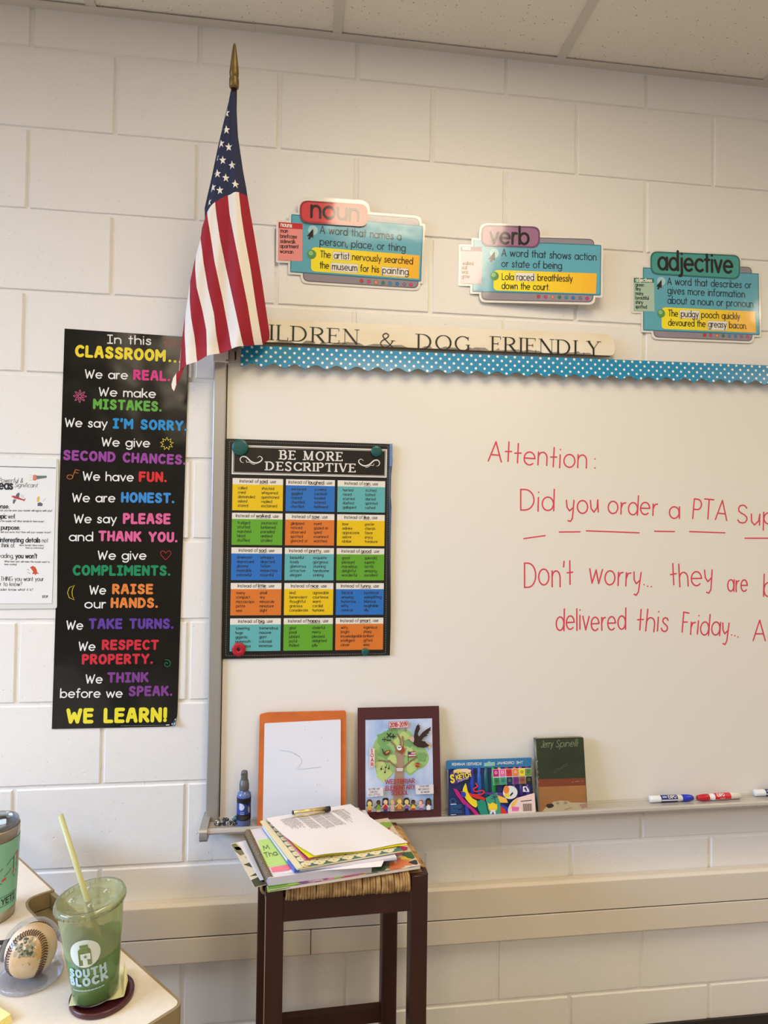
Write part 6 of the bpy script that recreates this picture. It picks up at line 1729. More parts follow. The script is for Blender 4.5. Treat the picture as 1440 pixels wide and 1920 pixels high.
def pile():
    WH = M('paper_white', (240, 234, 232), rough=.6); WE = M('paper_edges', (206, 204, 214), rough=.7, bump=.5, bscale=900, stretch=(.2, .2, 8), bdist=.0006)
    CREAM = M('print_cream', (226, 216, 190), rough=.5); OL = M('print_olive', (126, 120, 76), rough=.5); DKG = M('print_dark_green', (70, 74, 50), rough=.5); TAN = M('print_tan', (168, 150, 104), rough=.5)
    # leaf-print folder at the bottom
    c = [(.334, -.186, .7455), (.400, -.366, .7455), (.590, -.296, .7455), (.524, -.116, .7455)]
    q = QFr([c[0], c[3], c[2], c[1]])
    b = slab(B(), c, .0015, CREAM)
    for pts, m_ in (([(0, .02), (.05, .02), (.09, .30), (.03, .32), (.0, .2)], OL), ([(.01, .10), (.07, .12), (.08, .2), (.02, .18)], TAN), ([(.06, .36), (.14, .40), (.16, .52), (.10, .50)], TAN), ([(.01, .52), (.12, .50), (.2, .62), (.1, .66)], DKG), ([(.01, .78), (.16, .70), (.22, .78), (.08, .80)], DKG), ([(.0, .86), (.22, .78), (.26, .92), (.1, 1.0), (.0, 1.0)], DKG), ([(.08, .88), (.2, .86), (.2, .94), (.1, .95)], OL)):
        b.poly(q, pts, m_, .0003)
    tag(b.build('leaf_print_folder'), 'cream folder with olive leaf print, lowest of the pile and sticking out at its left', 'folder')
    # manila folder at the right
    c = [z3((0.717,-0.1515), .7452), z3((0.7436,-0.3189), .7452), (.56, -.30, .7452), (.54, -.10, .7452)]
    tag(slab(B(), c, .0012, M('manila', (226, 188, 138), rough=.6)).build('manila_folder'), 'tan manila folder at the right side of the pile on the stool', 'folder')
    # loose white sheet by the spiral
    c = [z3((0.3497,-0.1863), .7475), z3((0.4094,-0.3461), .7475), (.56, -.30, .7475), (.52, -.13, .7475)]
    tag(slab(B(), c, .0008, WH).build('paper_sheet'), 'plain white sheet peeking out left of the spiral notebook', 'paper')
    # floral notebook
    zf = .7545
    FL_, FR_ = (0.4275,-0.3906), (0.7394,-0.3346)
    wv = Vector((FR_[0] - FL_[0], FR_[1] - FL_[1])); dv = Vector((-wv.y, wv.x)).normalized() * .222
    c = [(FL_[0], FL_[1], zf), (FR_[0], FR_[1], zf - .001), (FR_[0] + dv.x, FR_[1] + dv.y, zf), (FL_[0] + dv.x, FL_[1] + dv.y, zf)]
    t = thing('floral_notebook', 'flower-print notebook near the bottom of the pile, its bright front edge showing above the rush', 'notebook', (.58, -.25, .7465))
    slab(B(), [(p[0], p[1], p[2] - .0015) for p in c], .0050, M('notebook_pages', (232, 222, 214), rough=.7, bump=.4, bscale=800, stretch=(.2, .2, 8), bdist=.0005)).build('page_block', t)
    b = slab(B(), c, .0014, M('floral_ground', (222, 206, 190), rough=.45))
    slab(b, [(p[0], p[1], p[2] - .0064) for p in c], .0008, M('floral_back', (214, 200, 190), rough=.5))
    q = QFr(c)
    fm = {k: M('floral_' + k, v, rough=.45) for k, v in dict(leaf=(104, 152, 44), lime=(140, 178, 66), plum=(124, 66, 120), magenta=(192, 36, 96), orange=(228, 128, 84), yellow=(236, 206, 60), green=(64, 106, 70), rose=(206, 120, 140), grey=(120, 118, 96), dark=(52, 50, 44), mauve=(190, 150, 160)).items()}
    rn = random.Random(8)
    for i, (u, v, r, m_) in enumerate(((.02, .03, .06, 'leaf'), (.10, .03, .07, 'leaf'), (.16, .02, .05, 'lime'), (.05, .10, .06, 'green'), (.24, .04, .05, 'plum'), (.30, .03, .045, 'mauve'), (.36, .05, .04, 'plum'), (.40, .02, .03, 'rose'), (.46, .03, .05, 'lime'), (.52, .05, .05, 'magenta'), (.57, .03, .045, 'magenta'), (.62, .05, .035, 'yellow'), (.68, .08, .06, 'grey'), (.74, .06, .05, 'green'), (.80, .10, .045, 'grey'), (.84, .05, .05, 'orange'), (.90, .09, .055, 'orange'), (.94, .16, .035, 'yellow'), (.97, .06, .03, 'dark'), (.98, .20, .05, 'green'), (.86, .26, .07, 'rose'), (.92, .34, .06, 'magenta'), (.88, .44, .06, 'plum'), (.97, .50, .05, 'rose'), (.93, .6, .05, 'leaf'), (.90, .75, .06, 'magenta'), (.96, .85, .05, 'lime'))):
        pts = []
        for k in range(14):
            a = 2 * pi * k / 14; rr = r * (1 + .25 * sin(3 * a + i) + rn.uniform(-.1, .1))
            pts.append((min(1, max(0, u + rr * cos(a))), min(1, max(0, v + rr * 1.3 * sin(a)))))
        b.poly(q, pts, fm[m_], .0002 + .00004 * i)
    # the print runs over the front edge of the cover
    for i in range(24):
        u0, u1 = i / 24, (i + 1) / 24
        m_ = ['leaf', 'leaf', 'lime', 'leaf', 'green', 'plum', 'mauve', 'plum', 'rose', 'mauve', 'lime', 'magenta', 'magenta', 'rose', 'yellow', 'grey', 'green', 'mauve', 'grey', 'orange', 'orange', 'yellow', 'grey', 'mauve'][i]
        a, e = q.pt(u0, 0), q.pt(u1, 0); o = Vector((0, -.0003, 0))
        b.add([a + o, e + o, e + o - Vector((0, 0, .0014)), a + o - Vector((0, 0, .0014))], [(3, 2, 1, 0)], fm[m_])
    b.add([z3((0.4241,-0.3839), .7535), z3((0.4257,-0.3943), .7500), z3((0.4863,-0.3785), .7500), z3((0.572,-0.3611), .7535), z3((0.5722,-0.3571), .7545)], [(0, 1, 2, 3, 4)], fm['leaf'])
    b.build('cover', t)
    # spiral notebook with a milky cover
    ze = .772
    c = [z3((0.3666,-0.1829), ze), z3((0.4268,-0.3839), ze), z3((0.6347,-0.3518), ze - .002), (.60, -.125, ze - .002)]
    t = thing('spiral_notebook', 'thick spiral notebook with a milky cover over a green sticky note', 'notebook', (.5, -.26, .7555))
    slab(B(), [(p[0], p[1], p[2] - .001) for p in c], .0150, WE).build('page_block', t)
    b = slab(B(), c, .0009, M('milky_cover', (226, 220, 224), rough=.3, spec=.5))
    q = QFr([c[0], c[3], c[2], c[1]])
    b.poly(q, [(.30, .0), (.42, .0), (.40, .16), (.33, .16)], M('cover_peach', (228, 196, 164), rough=.4), .0003)
    b.build('cover', t)
    def pq(l, z=ze + .0004): return [z3(p, z) for p in l]
    g = pq([(0.3972,-0.2324), (0.4291,-0.2237), (0.4675,-0.3387), (0.4206,-0.3441)])
    GN = M('sticky_green', (188, 220, 126), rough=.6); INKG = M('pencil_green', (74, 104, 70), rough=.6)
    b = slab(B(), g, .0003, GN)
    qq = QFr([g[3], g[2], g[1], g[0]])
    text(b, qq, 'M', (.14, .58), (.48, .60), .17, .16, INKG, .0004); text(b, qq, 'Tha', (.08, .32), (.74, .36), .17, .16, INKG, .0004)
    tag(b.build('sticky_note', t), 'green sticky note with pencilled letters')
    tag(slab(B(), pq([(0.4292,-0.347), (0.4696,-0.339), (0.4742,-0.3596), (0.4343,-0.3654)]), .0003, M('sticky_pink', (238, 128, 146), rough=.6)).build('sticky_note', t), 'pink sticky strip')
    tag(slab(B(), [z3((0.4413,-0.3804), .7635), z3((0.4461,-0.3676), .7635), z3((0.5181,-0.3594), .7635), z3((0.5137,-0.3668), .7635)], .0004, M('tab_cream', (238, 230, 176), rough=.6)).build('index_tab', t), 'cream paper tab')
    COIL = M('coil_bronze', (128, 108, 72), rough=.35, metal=.7)
    a, e = Vector(c[0]), Vector(c[1])
    d = (e - a).normalized(); nrm = Vector((d.y, -d.x, 0)).normalized()
    if nrm.x > 0: nrm = -nrm
    b = B(); N = 36
    for i in range(N):
        p = a.lerp(e, (i + .5) / N) - Vector((0, 0, .0075)) - nrm * .004
        ring = [p + nrm * (.0085 * cos(w)) + Vector((0, 0, .0098 * sin(w))) + d * (.0012 * w / pi) for w in [2 * pi * k / 14 for k in range(14)]]
        b.tube(ring, .00105, COIL, 5, closed=True)
    b.build('coil', t)
    # folder of white papers with a blue pocket corner
    t = thing('pocket_folder', 'white stack of papers in a folder with a blue corner, under the patterned clipboard', 'folder', (.56, -.24, .7725))
    zt = .7815
    c = [z3((0.4032,-0.1806), zt), z3((0.4774,-0.3749), zt), z3((0.6891,-0.3359), .7745), (.645, -.11, .7745)]
    slab(B(), [(p[0], p[1], p[2] - .0008) for p in c], .0050, M('folder_sheets', (226, 222, 228), rough=.7, bump=.6, bscale=700, stretch=(.2, .2, 10), bdist=.0008)).build('sheets', t)
    slab(B(), [(p[0], p[1], p[2] - .0058) for p in c], .0012, M('folder_blue', (72, 108, 190), rough=.4)).build('back_cover', t)
    q = quadmap([c[0], c[3], c[2], c[1]])
    b = B().add([q(-.002, .80, .0003), q(.07, .86, .0003), q(.06, 1.002, .0003), q(-.002, 1.002, .0003)], [(3, 2, 1, 0)], M('folder_blue', (72, 108, 190)))
    b.add([q(-.002, .80, .0003), q(-.002, 1.002, .0003), q(-.002, 1.002, -.0070), q(-.002, .80, -.0070)], [(0, 1, 2, 3)], M('folder_blue', (72, 108, 190)))
    b.add([q(-.002, 1.002, .0003), q(.06, 1.002, .0003), q(.04, 1.002, -.0070), q(-.002, 1.002, -.0070)], [(0, 1, 2, 3)], M('folder_blue', (72, 108, 190)))
    tag(b.build('pocket_corner', t), 'blue pocket corner')
    c2 = [z3((0.4544,-0.3713), .7730), z3((0.4859,-0.3488), .7730), z3((0.6649,-0.3321), .7712), z3((0.6533,-0.3627), .7708)]
    tag(slab(B(), c2, .0006, WH).build('paper_sheet', t), 'loose sheet sticking out at the right')
    # patterned clipboard and its clip
    t = thing('patterned_clipboard', 'clipboard with a teal and cream trellis pattern and a gold clip', 'clipboard', (.55, -.24, .782))
    CR = M('clipboard_cream', (234, 222, 180), rough=.4); TL = M('clipboard_teal', (76, 116, 110), rough=.4); EY = M('clipboard_eye', (150, 116, 70), rough=.4)
    c = [z3((0.3976,-0.1691), .7855), z3((0.4827,-0.3809), .7850), z3((0.7052,-0.3197), .7785), z3((0.6247,-0.0941), .7785)]
    b = slab(B(), c, .0028, TL, side=CR)
    q = QFr([c[0], c[3], c[2], c[1]])
    b.poly(q, [(0, 0), (.052, 0), (.052, 1), (0, 1)], CR, .0002)
    nu, nv = 8, 20
    for j in range(nv + 1):
        for i in range(nu + 1):
            u = .085 + .132 * (i + .5 * (j % 2)); v = .022 + j * .052
            if u > .985 or v > .99: continue
            pts = [(min(.999, max(.056, x)), min(.999, max(0, y))) for x, y in [(u + .051 * cos(a) * (1 + .14 * cos(4 * a)), v + .039 * sin(a) * (1 + .14 * cos(4 * a))) for a in [2 * pi * k / 20 for k in range(20)]]]
            b.poly(q, pts, CR, .0003)
            if .07 < u < .97 and v < .97: b.poly(q, circ((u, v), .007, 8, .006), EY, .0004)
    board = b.build('board', t)
    GOLD = M('clip_gold', (226, 202, 136), rough=.32, metal=.8)
    BK = M('clip_black', (34, 30, 30), rough=.4)
    p0, p1 = Vector(z3((0.4712,-0.1674), .8005)), Vector(z3((0.5494,-0.1439), .7965))
    d = (p1 - p0).normalized(); sd = Vector((-d.y, d.x, 0)).normalized()
    b = B().tube([p0, p1], .0042, GOLD, 14)
    b.tube([p0 - Vector((0, 0, .0075)) - sd * .003, p0.lerp(p1, .5) - Vector((0, 0, .0085)) - sd * .003, p1 - Vector((0, 0, .0085)) - sd * .003], .0016, GOLD, 8)
    b.tube([p0.lerp(p1, .55) - sd * .002, p0.lerp(p1, .7) - Vector((0, 0, .005)) - sd * .006, p0.lerp(p1, .95) - Vector((0, 0, .004)) - sd * .002], .0011, GOLD, 8)
    b.tube([p0.lerp(p1, .06), p0.lerp(p1, .06) + sd * .008 - Vector((0, 0, .013))], .002, GOLD, 8).tube([p1, p1 + sd * .008 - Vector((0, 0, .017))], .002, GOLD, 8)
    clip = b.build('clip', t)
    B().tube([p1 - d * .003 - Vector((0, 0, .002)), p1 + d * .009 - Vector((0, 0, .002))], .0062, BK, 14).build('clip_end', clip)
    B().tube([p0 - d * .001, p0 + d * .0008], .0046, BK, 14).build('clip_end', clip)
    a, e = q.pt(.045, .985, .0005), q.pt(.11, .985, .0005)
    tag(B().tube([a, e], .0013, GOLD, 8).build('corner_trim', t), 'gold corner trim')
    # pink notepad, yellow sheet, printed page
    t = thing('pink_notepad', 'thin pink spiral notepad between the clipboard and the yellow sheet', 'notepad', (.55, -.24, .786))
    PK = M('notepad_pink', (214, 100, 132), rough=.5)
    c = [z3((0.4153,-0.1641), .7885), z3((0.4996,-0.3541), .7880), z3((0.5335,-0.3349), .7850), (.56, -.17, .7850)]
    slab(B(), c, .0016, PK).build('cover', t)
    b = B(); a, e = Vector(c[0]), Vector(c[1])
    DKP = M('notepad_holes', (110, 40, 66), rough=.5)
    for i in range(30):
        p = a.lerp(e, (i + .5) / 30) + Vector((.004, 0, .0003))
        b.add([p + Vector((-.0016, -.0014, 0)), p + Vector((.0016, -.0014, 0)), p + Vector((.0016, .0014, 0)), p + Vector((-.0016, .0014, 0))], [(0, 1, 2, 3)], DKP)
    b.build('punched_holes', t)
    def sheet(name, label, cat, TLc, TRc, BRc, BLc, mat, curl, printing=None, bow=.007):
        b = B(); Nn = 18
        f = quadmap([TLc, TRc, BRc, BLc])
        def lift(s, t_): return curl * max(0, (t_ - s * 1.1) - .45) ** 1.5
        f0 = f
        f = lambda s, t_, h=0: f0(s, t_, h) - Vector((bow * sin(pi * t_) * max(0, 1 - 1.6 * s) ** 2, 0, 0))
        rows = [[f(i / Nn, j / Nn, lift(i / Nn, j / Nn) + .0012 * sin(i * .5) * (j / Nn)) for i in range(Nn + 1)] for j in range(Nn + 1)]
        b.grid([r[::-1] for r in rows], mat)
        b.grid([[p - Vector((0, 0, .0005)) for p in r] for r in rows], mat)
        edge = rows[-1] 
        b.add(list(edge) + [p - Vector((0, 0, .0005)) for p in edge], [(i, i + 1, Nn + 2 + i, Nn + 1 + i) for i in range(Nn)], mat)
        if printing:
            class PF:
                def pt(s, u, v, h=0.0): return f(u, v, lift(u, v) + .0012 * sin(u * Nn * .5) * v + .0005 + h)
            printing(b, PF())
        return tag(b.build(name), label, cat)
    YE = M('sheet_yellow', (238, 232, 40), rough=.5)
    sheet('yellow_sheet', 'bright yellow sheet just under the printed white page on top', 'paper', z3((0.4274,-0.1626), .7897), z3((0.6087,-0.0971), .7800), z3((0.7173,-0.3019), .7805), z3((0.506,-0.3545), .7897), YE, .006)
    GREY = M('print_grey', (168, 164, 166), rough=.6)
    def printing(b, F_):
        rr = random.Random(21)
        s = .105
        blocks = [(.10, .26, .30, True), (.285, .40, .34, False), (.42, .52, .38, False), (.545, .66, .36, False), (.70, .79, .34, True), (.81, .84, .30, True)]
        for s0, s1, ln, ragged in blocks:
            s = s0
            while s < s1:
                L = ln * (rr.uniform(.5, 1.0) if ragged else rr.uniform(.93, 1.0))
                v = .09
                while v < .09 + L:
                    wd = rr.uniform(.02, .055)
                    b.ribbon(F_, [(s + .02, v), (s + .02, min(v + wd, .09 + L))], .0072, GREY, .0003, cap=False)
                    v += wd + .012
                s += .0165
    sheet('printed_page', 'white printed page lying on top of the pile on the stool', 'paper', z3((0.4108,-0.1723), .7925), z3((0.6103,-0.0929), .7820), z3((0.7193,-0.2967), .7830), z3((0.5177,-0.3572), .7925), WH, .012, printing)
pile()

# ================================================================== DESK AND WHAT STANDS ON IT
DZ = .757
def desk():
    TOP = M('desk_laminate', (232, 221, 204), rough=.35, var=.05, vscale=120)
    BAND = M('desk_edge_band', (146, 128, 96), rough=.45)
    TR = M('trough_tan', (150, 134, 98), rough=.5)
    MET = M('desk_leg_metal', (120, 110, 92), rough=.4, metal=.4)
    e1, e2 = Vector((.6720, -.7405)), Vector((-.7405, -.6720))
    P0 = Vector((0.3139,-0.681))
    far = P0 - e1 * .80
    n0, n1 = (0.0135,-0.3545), (0.1616,-0.5139)
    notch = [(-0.0027,-0.3653), (-0.0147,-0.3763), (-0.0178,-0.3896), (-0.0139,-0.4018), (-0.0039,-0.4176), (0.0254,-0.4507), (0.0483,-0.4757), (0.0703,-0.4998), (0.1041,-0.5353)]
    t = thing('desk', 'cream laminate desk corner with a tan edge band and a cable notch', 'desk', (P0.x - .5, P0.y - .2, 0))
    fr = Fr((0, 0, 0), (1, 0, 0), (0, 1, 0))
    corner = round_poly([tuple(P0 - e1 * .1), tuple(P0), tuple(P0 + e2 * .1)], [0, .012, 0], 6)
    nt_ = smooth_line([n0] + notch, 3)
    out = [tuple(far + e2 * 1.35), tuple(far), n0] + nt_[1:] + [n1] + corner[1:-1] + [tuple(P0 + e2 * 1.35)]
    B().prism(fr, out, DZ - .028, DZ, TOP).build('desktop', t)
    band = grow(out, .0045)
    B().prism(fr, band, DZ - .030, DZ - .0006, BAND).build('edge_band', t, bevel=.002)
    tro = [n0] + nt_[1:] + [n1]
    b = B().prism(fr, grow(tro, .004), DZ - .06, DZ - .032, TR)
    d = (Vector(n1) - Vector(n0)).normalized(); nn = Vector((-d.y, d.x)) * .004
    a, e = Vector(n0) - d * .01, Vector(n1) + d * .01
    b.prism(fr, [tuple(a - nn), tuple(e - nn), tuple(e + nn), tuple(a + nn)], DZ - .03, DZ - .004, TR)
    b.build('cable_trough', t)
    for q in (P0 - e1 * .06 + e2 * .10, far + e1 * .06 + e2 * .10, P0 - e1 * .06 + e2 * 1.25, far + e1 * .06 + e2 * 1.25):
        B().tube([(q.x, q.y, 0), (q.x, q.y, DZ - .03)], .022, MET, 18).build('leg', t)
desk()

def tumbler():
    c = Vector((-.0605, -.430, DZ))
    MINT = M('tumbler_mint', (132, 188, 158), rough=.4); STEEL = M('tumbler_steel', (176, 166, 150), rough=.28, metal=.9); K = M('tumbler_print', (44, 74, 58), rough=.4); RD = M('tumbler_red', (206, 70, 76), rough=.4)
    LID = M('lid_smoke', (62, 58, 62), rough=.1, spec=.6, alpha=.85); SL = M('lid_slider_ice', (196, 220, 236), rough=.12, spec=.7)
    LC = clear_plastic('lid_clear', (226, 230, 232), gloss=.15, haze=.12)
    t = thing('travel_tumbler', 'mint green steel tumbler with a smoky lid at the left edge of the desk', 'tumbler', c)
    r0, r1, Hh = .0372, .0430, .162
    R = lambda z: r0 + (r1 - r0) * z / Hh
    B().lathe([(R(.020) + .0006, .020), (R(.142) + .0006, .142)], c, MINT, 56).build('coating', t)
    B().lathe([(.0001, 0), (r0 - .003, 0), (r0, .003), (R(.0205), .0205), (R(.1415), .1415), (R(Hh) , Hh - .002), (R(Hh) - .0012, Hh), (R(Hh) - .0026, Hh - .001), (R(Hh) - .004, .12), (.0001, .12)], c, STEEL, 56).build('body', t)
    lid = B().lathe([(.0001, Hh - .006), (.030, Hh - .006), (.034, Hh - .003), (.0392, Hh - .002)], c, LID, 48).build('lid', t)
    B().lathe([(.0392, Hh - .003), (.0405, Hh + .006), (.0395, Hh + .0085), (.0375, Hh + .0075), (.0350, Hh)], c, LC, 48).build('lid_rim', lid)
    b = B(); fr = Fr((c.x, c.y, c.z + Hh - .0055), (cos(.4), sin(.4), 0), (-sin(.4), cos(.4), 0))
    b.prism(fr, round_poly([(-.012, -.010), (.020, -.010), (.020, .012), (-.012, .012)], .004), 0, .008, SL).build('slider', lid, bevel=.002)
    # print on the side facing the camera
    b = B()
    f = CylFr(c, r0 + .0009, r1 + .0009, Hh, -pi / 2 + 1.02)
    SQ = lambda u, v: (u, v)
    text(b, f, 'YETI', (-.010, .0335), (.0185, .0335), .0095, .22, K, 0, font=BLOCK)
    for rct in ([(-.0135, .030), (.0215, .030), (.0215, .0465), (-.0135, .0465)],):
        P_ = []
        for i in range(4):
            a, e = Vector(rct[i]), Vector(rct[(i + 1) % 4])
            P_ += [tuple(a.lerp(e, k / 6)) for k in range(6)]
        b.ribbon(f, P_, .0009, K, 0, closed=True)
    tag(b.build('wordmark', t), 'dark boxed wordmark')
    b = B()
    for pts, m_, wd in (([(.010, .108), (.013, .112), (.018, .114), (.0215, .116)], RD, .0012), ([(.0225, .116), (.0225, .100), (.0215, .088)], RD, .0022), ([(.012, .110), (.012, .094), (.0125, .088)], K, .0014), ([(-.002, .101), (.004, .107), (.009, .109)], K, .0010),
                        ([(-.006, .083), (0, .086), (.006, .092)], K, .0009), ([(.013, .078), (.014, .073)], K, .0010), ([(-.014, .094), (-.009, .098)], K, .0011), ([(.0185, .084), (.0195, .079)], K, .0009), ([(-.016, .075), (-.010, .071)], K, .0009)):
        b.ribbon(f, pts, wd, m_, .0001)
    b.poly(f, [(.0085, .080), (.0125, .089), (.0140, .085), (.0110, .080)], RD, .0002); b.poly(f, [(-.010, .078), (-.002, .080), (-.003, .076), (-.010, .074)], RD, .0002)
    tag(b.build('pattern', t), 'thin red and green sprig marks')
    # green straw
    s = thing('drinking_straw', 'green plastic straw standing in the tumbler at the left edge', 'straw', (c.x - .02, c.y + .02, DZ + .13))
    B().tube([(c.x - .012, c.y + .010, DZ + .130), (c.x - .022, c.y + .016, DZ + .24)], .0042, M('straw_green', (112, 172, 66), rough=.4), 14).build('tube', s)
tumbler()

def ball():
    c = Vector((.0725, -.598, DZ + .0405)); R = .0366
    LEA = M('ball_leather', (236, 218, 190), rough=.55, var=.3, vscale=26, vrgb=(222, 180, 122), bump=.15, bscale=300, bdist=.0004)
    t = thing('baseball', 'stained old baseball with dark stitches inside a clear plastic holder', 'baseball', (c.x, c.y, c.z - R))
    B().sphere(c, R, LEA, 48, 28).build('leather', t)
    # seam curve turned so its horseshoe faces the camera's left
    cam_a = atan2(-1.67 - c.y, .481 - c.x)
    rot = Matrix.Rotation(cam_a - pi / 4 - .32, 3, 'Z')
    tiltm = Matrix.Rotation(-.22, 3, Vector((cos(cam_a), sin(cam_a), 0))) @ Matrix.Rotation(-.12, 3, Vector((-sin(cam_a), cos(cam_a), 0)))
    def sp(tt):
        v = Vector((.75 * cos(tt) + .25 * cos(3 * tt), .75 * sin(tt) - .25 * sin(3 * tt), .866 * sin(2 * tt)))
        return tiltm @ (rot @ v.normalized())
    ST = M('ball_stitch', (92, 58, 46), rough=.6); GRV = M('ball_seam', (170, 130, 92), rough=.7)
    N = 108
    B().tube([c + sp(2 * pi * i / 216) * (R + .00005) for i in range(216)], .0005, GRV, 6, closed=True).build('seam', t)
    b = B()
    for i in range(N):
        tt = 2 * pi * i / N
        p, p2 = sp(tt), sp(tt + .02)
        d = (p2 - p).normalized(); s_ = p.cross(d).normalized()
        for sg in (-1, 1):
            a = (p + s_ * sg * .012).normalized(); e = (p + s_ * sg * .13 + d * .05).normalized()
            b.tube([c + a * (R + .0006), c + (a + e).normalized() * (R + .0010), c + e * (R + .0004)], .0009, ST, 5)
    tag(b.build('stitching', t), 'dark brown stitches')
    DIRT = M('ball_dirt', (142, 136, 108), rough=.8); DIRT2 = M('ball_dirt_pale', (178, 168, 138), rough=.8); GRS = M('ball_grass_stain', (74, 84, 60), rough=.8); YL = M('ball_yellowed', (222, 172, 104), rough=.6)
    b = B(); rn = random.Random(6)
    vw = Vector((cos(cam_a), sin(cam_a), 0)); rt = Vector((-sin(cam_a), cos(cam_a), 0)); up = Vector((0, 0, 1))
    def blot(x, y, r, m_, h=.00035):
        ce = (vw * sqrt(max(.05, 1 - x * x - y * y)) + rt * x + up * y).normalized()
        a1 = ce.orthogonal().normalized(); a2 = ce.cross(a1)
        pts = [c + (ce + (a1 * cos(w) + a2 * sin(w)) * r * rn.uniform(.6, 1.2)).normalized() * (R + h) for w in [2 * pi * k / 14 for k in range(14)]]
        b.add([c + ce * (R + h + .0001)] + pts, [(0, k + 1, (k + 1) % 14 + 1) for k in range(14)], m_)
    for k in range(46): blot(rn.uniform(-.62, .10), rn.uniform(.34, .84), rn.uniform(.04, .11), (DIRT, GRS, DIRT2)[k % 3])
    for k in range(12): blot(rn.uniform(.10, .42), rn.uniform(.1, .75), rn.uniform(.06, .13), YL, .0002)
    for k in range(10): blot(rn.uniform(-.3, .2), rn.uniform(-.1, .4), rn.uniform(.012, .03), DIRT)
    b.build('dirt_marks', t)
    # holder
    CL = clear_plastic('holder_clear', (250, 251, 253), gloss=.04, haze=.012, rim=.38); CB = clear_plastic('holder_base_clear', (244, 245, 250), gloss=.08, haze=.12, rim=.45)
    h = thing('ball_holder', 'clear round plastic display holder around the baseball', 'display holder', (c.x, c.y, DZ))
    B().lathe([(.0001, .0005), (.044, .0005), (.0465, .002), (.0465, .006), (.0445, .0075), (.030, .0065), (.0001, .002)], (c.x, c.y, DZ), CB, 48).build('base', h)
    B().lathe([(.0435, .0075), (.0435, .030), (.0430, .044), (.0405, .056), (.0350, .068), (.026, .0770), (.014, .0815), (.0001, .083)], (c.x, c.y, DZ), CL, 48).build('dome', h)
ball()

def cord():
    K = M('cord_black', (30, 27, 27), rough=.45)
    t = thing('power_cord', 'black cord behind the baseball running into the desk notch', 'cord', (.0, -.52, DZ))
    pts = [z3((-0.0561,-0.5201), DZ + .0036), z3((-0.0259,-0.5139), DZ + .0036), z3((-0.0026,-0.5137), DZ + .0036), z3((0.0202,-0.5036), DZ + .0036), z3((0.0485,-0.4996), DZ + .0036), z3((0.0686,-0.5003), DZ + .0036), z3((0.0795,-0.4965), DZ + .001), z3((0.0803,-0.4835), DZ - .012), z3((0.0825,-0.4738), DZ - .022)]
    B().tube(smooth_line(pts, 5), .0034, K, 10).build('cable', t)
    a, e = Vector(z3((0.016,-0.5624), DZ + .007)), Vector(z3((0.004,-0.5272), DZ + .007))
    B().tube([a, a.lerp(e, .2), a.lerp(e, .8), e], [.0045, .0068, .0064, .0040], K, 12).build('plug', t)
    a, e = Vector(z3((0.0727,-0.5139), DZ + .006)), Vector(z3((0.0814,-0.505), DZ + .006))
    B().tube([a, a.lerp(e, .2), a.lerp(e, .8), e], [.0035, .0055, .0055, .0036], K, 12).build('strain_relief', t)
cord()

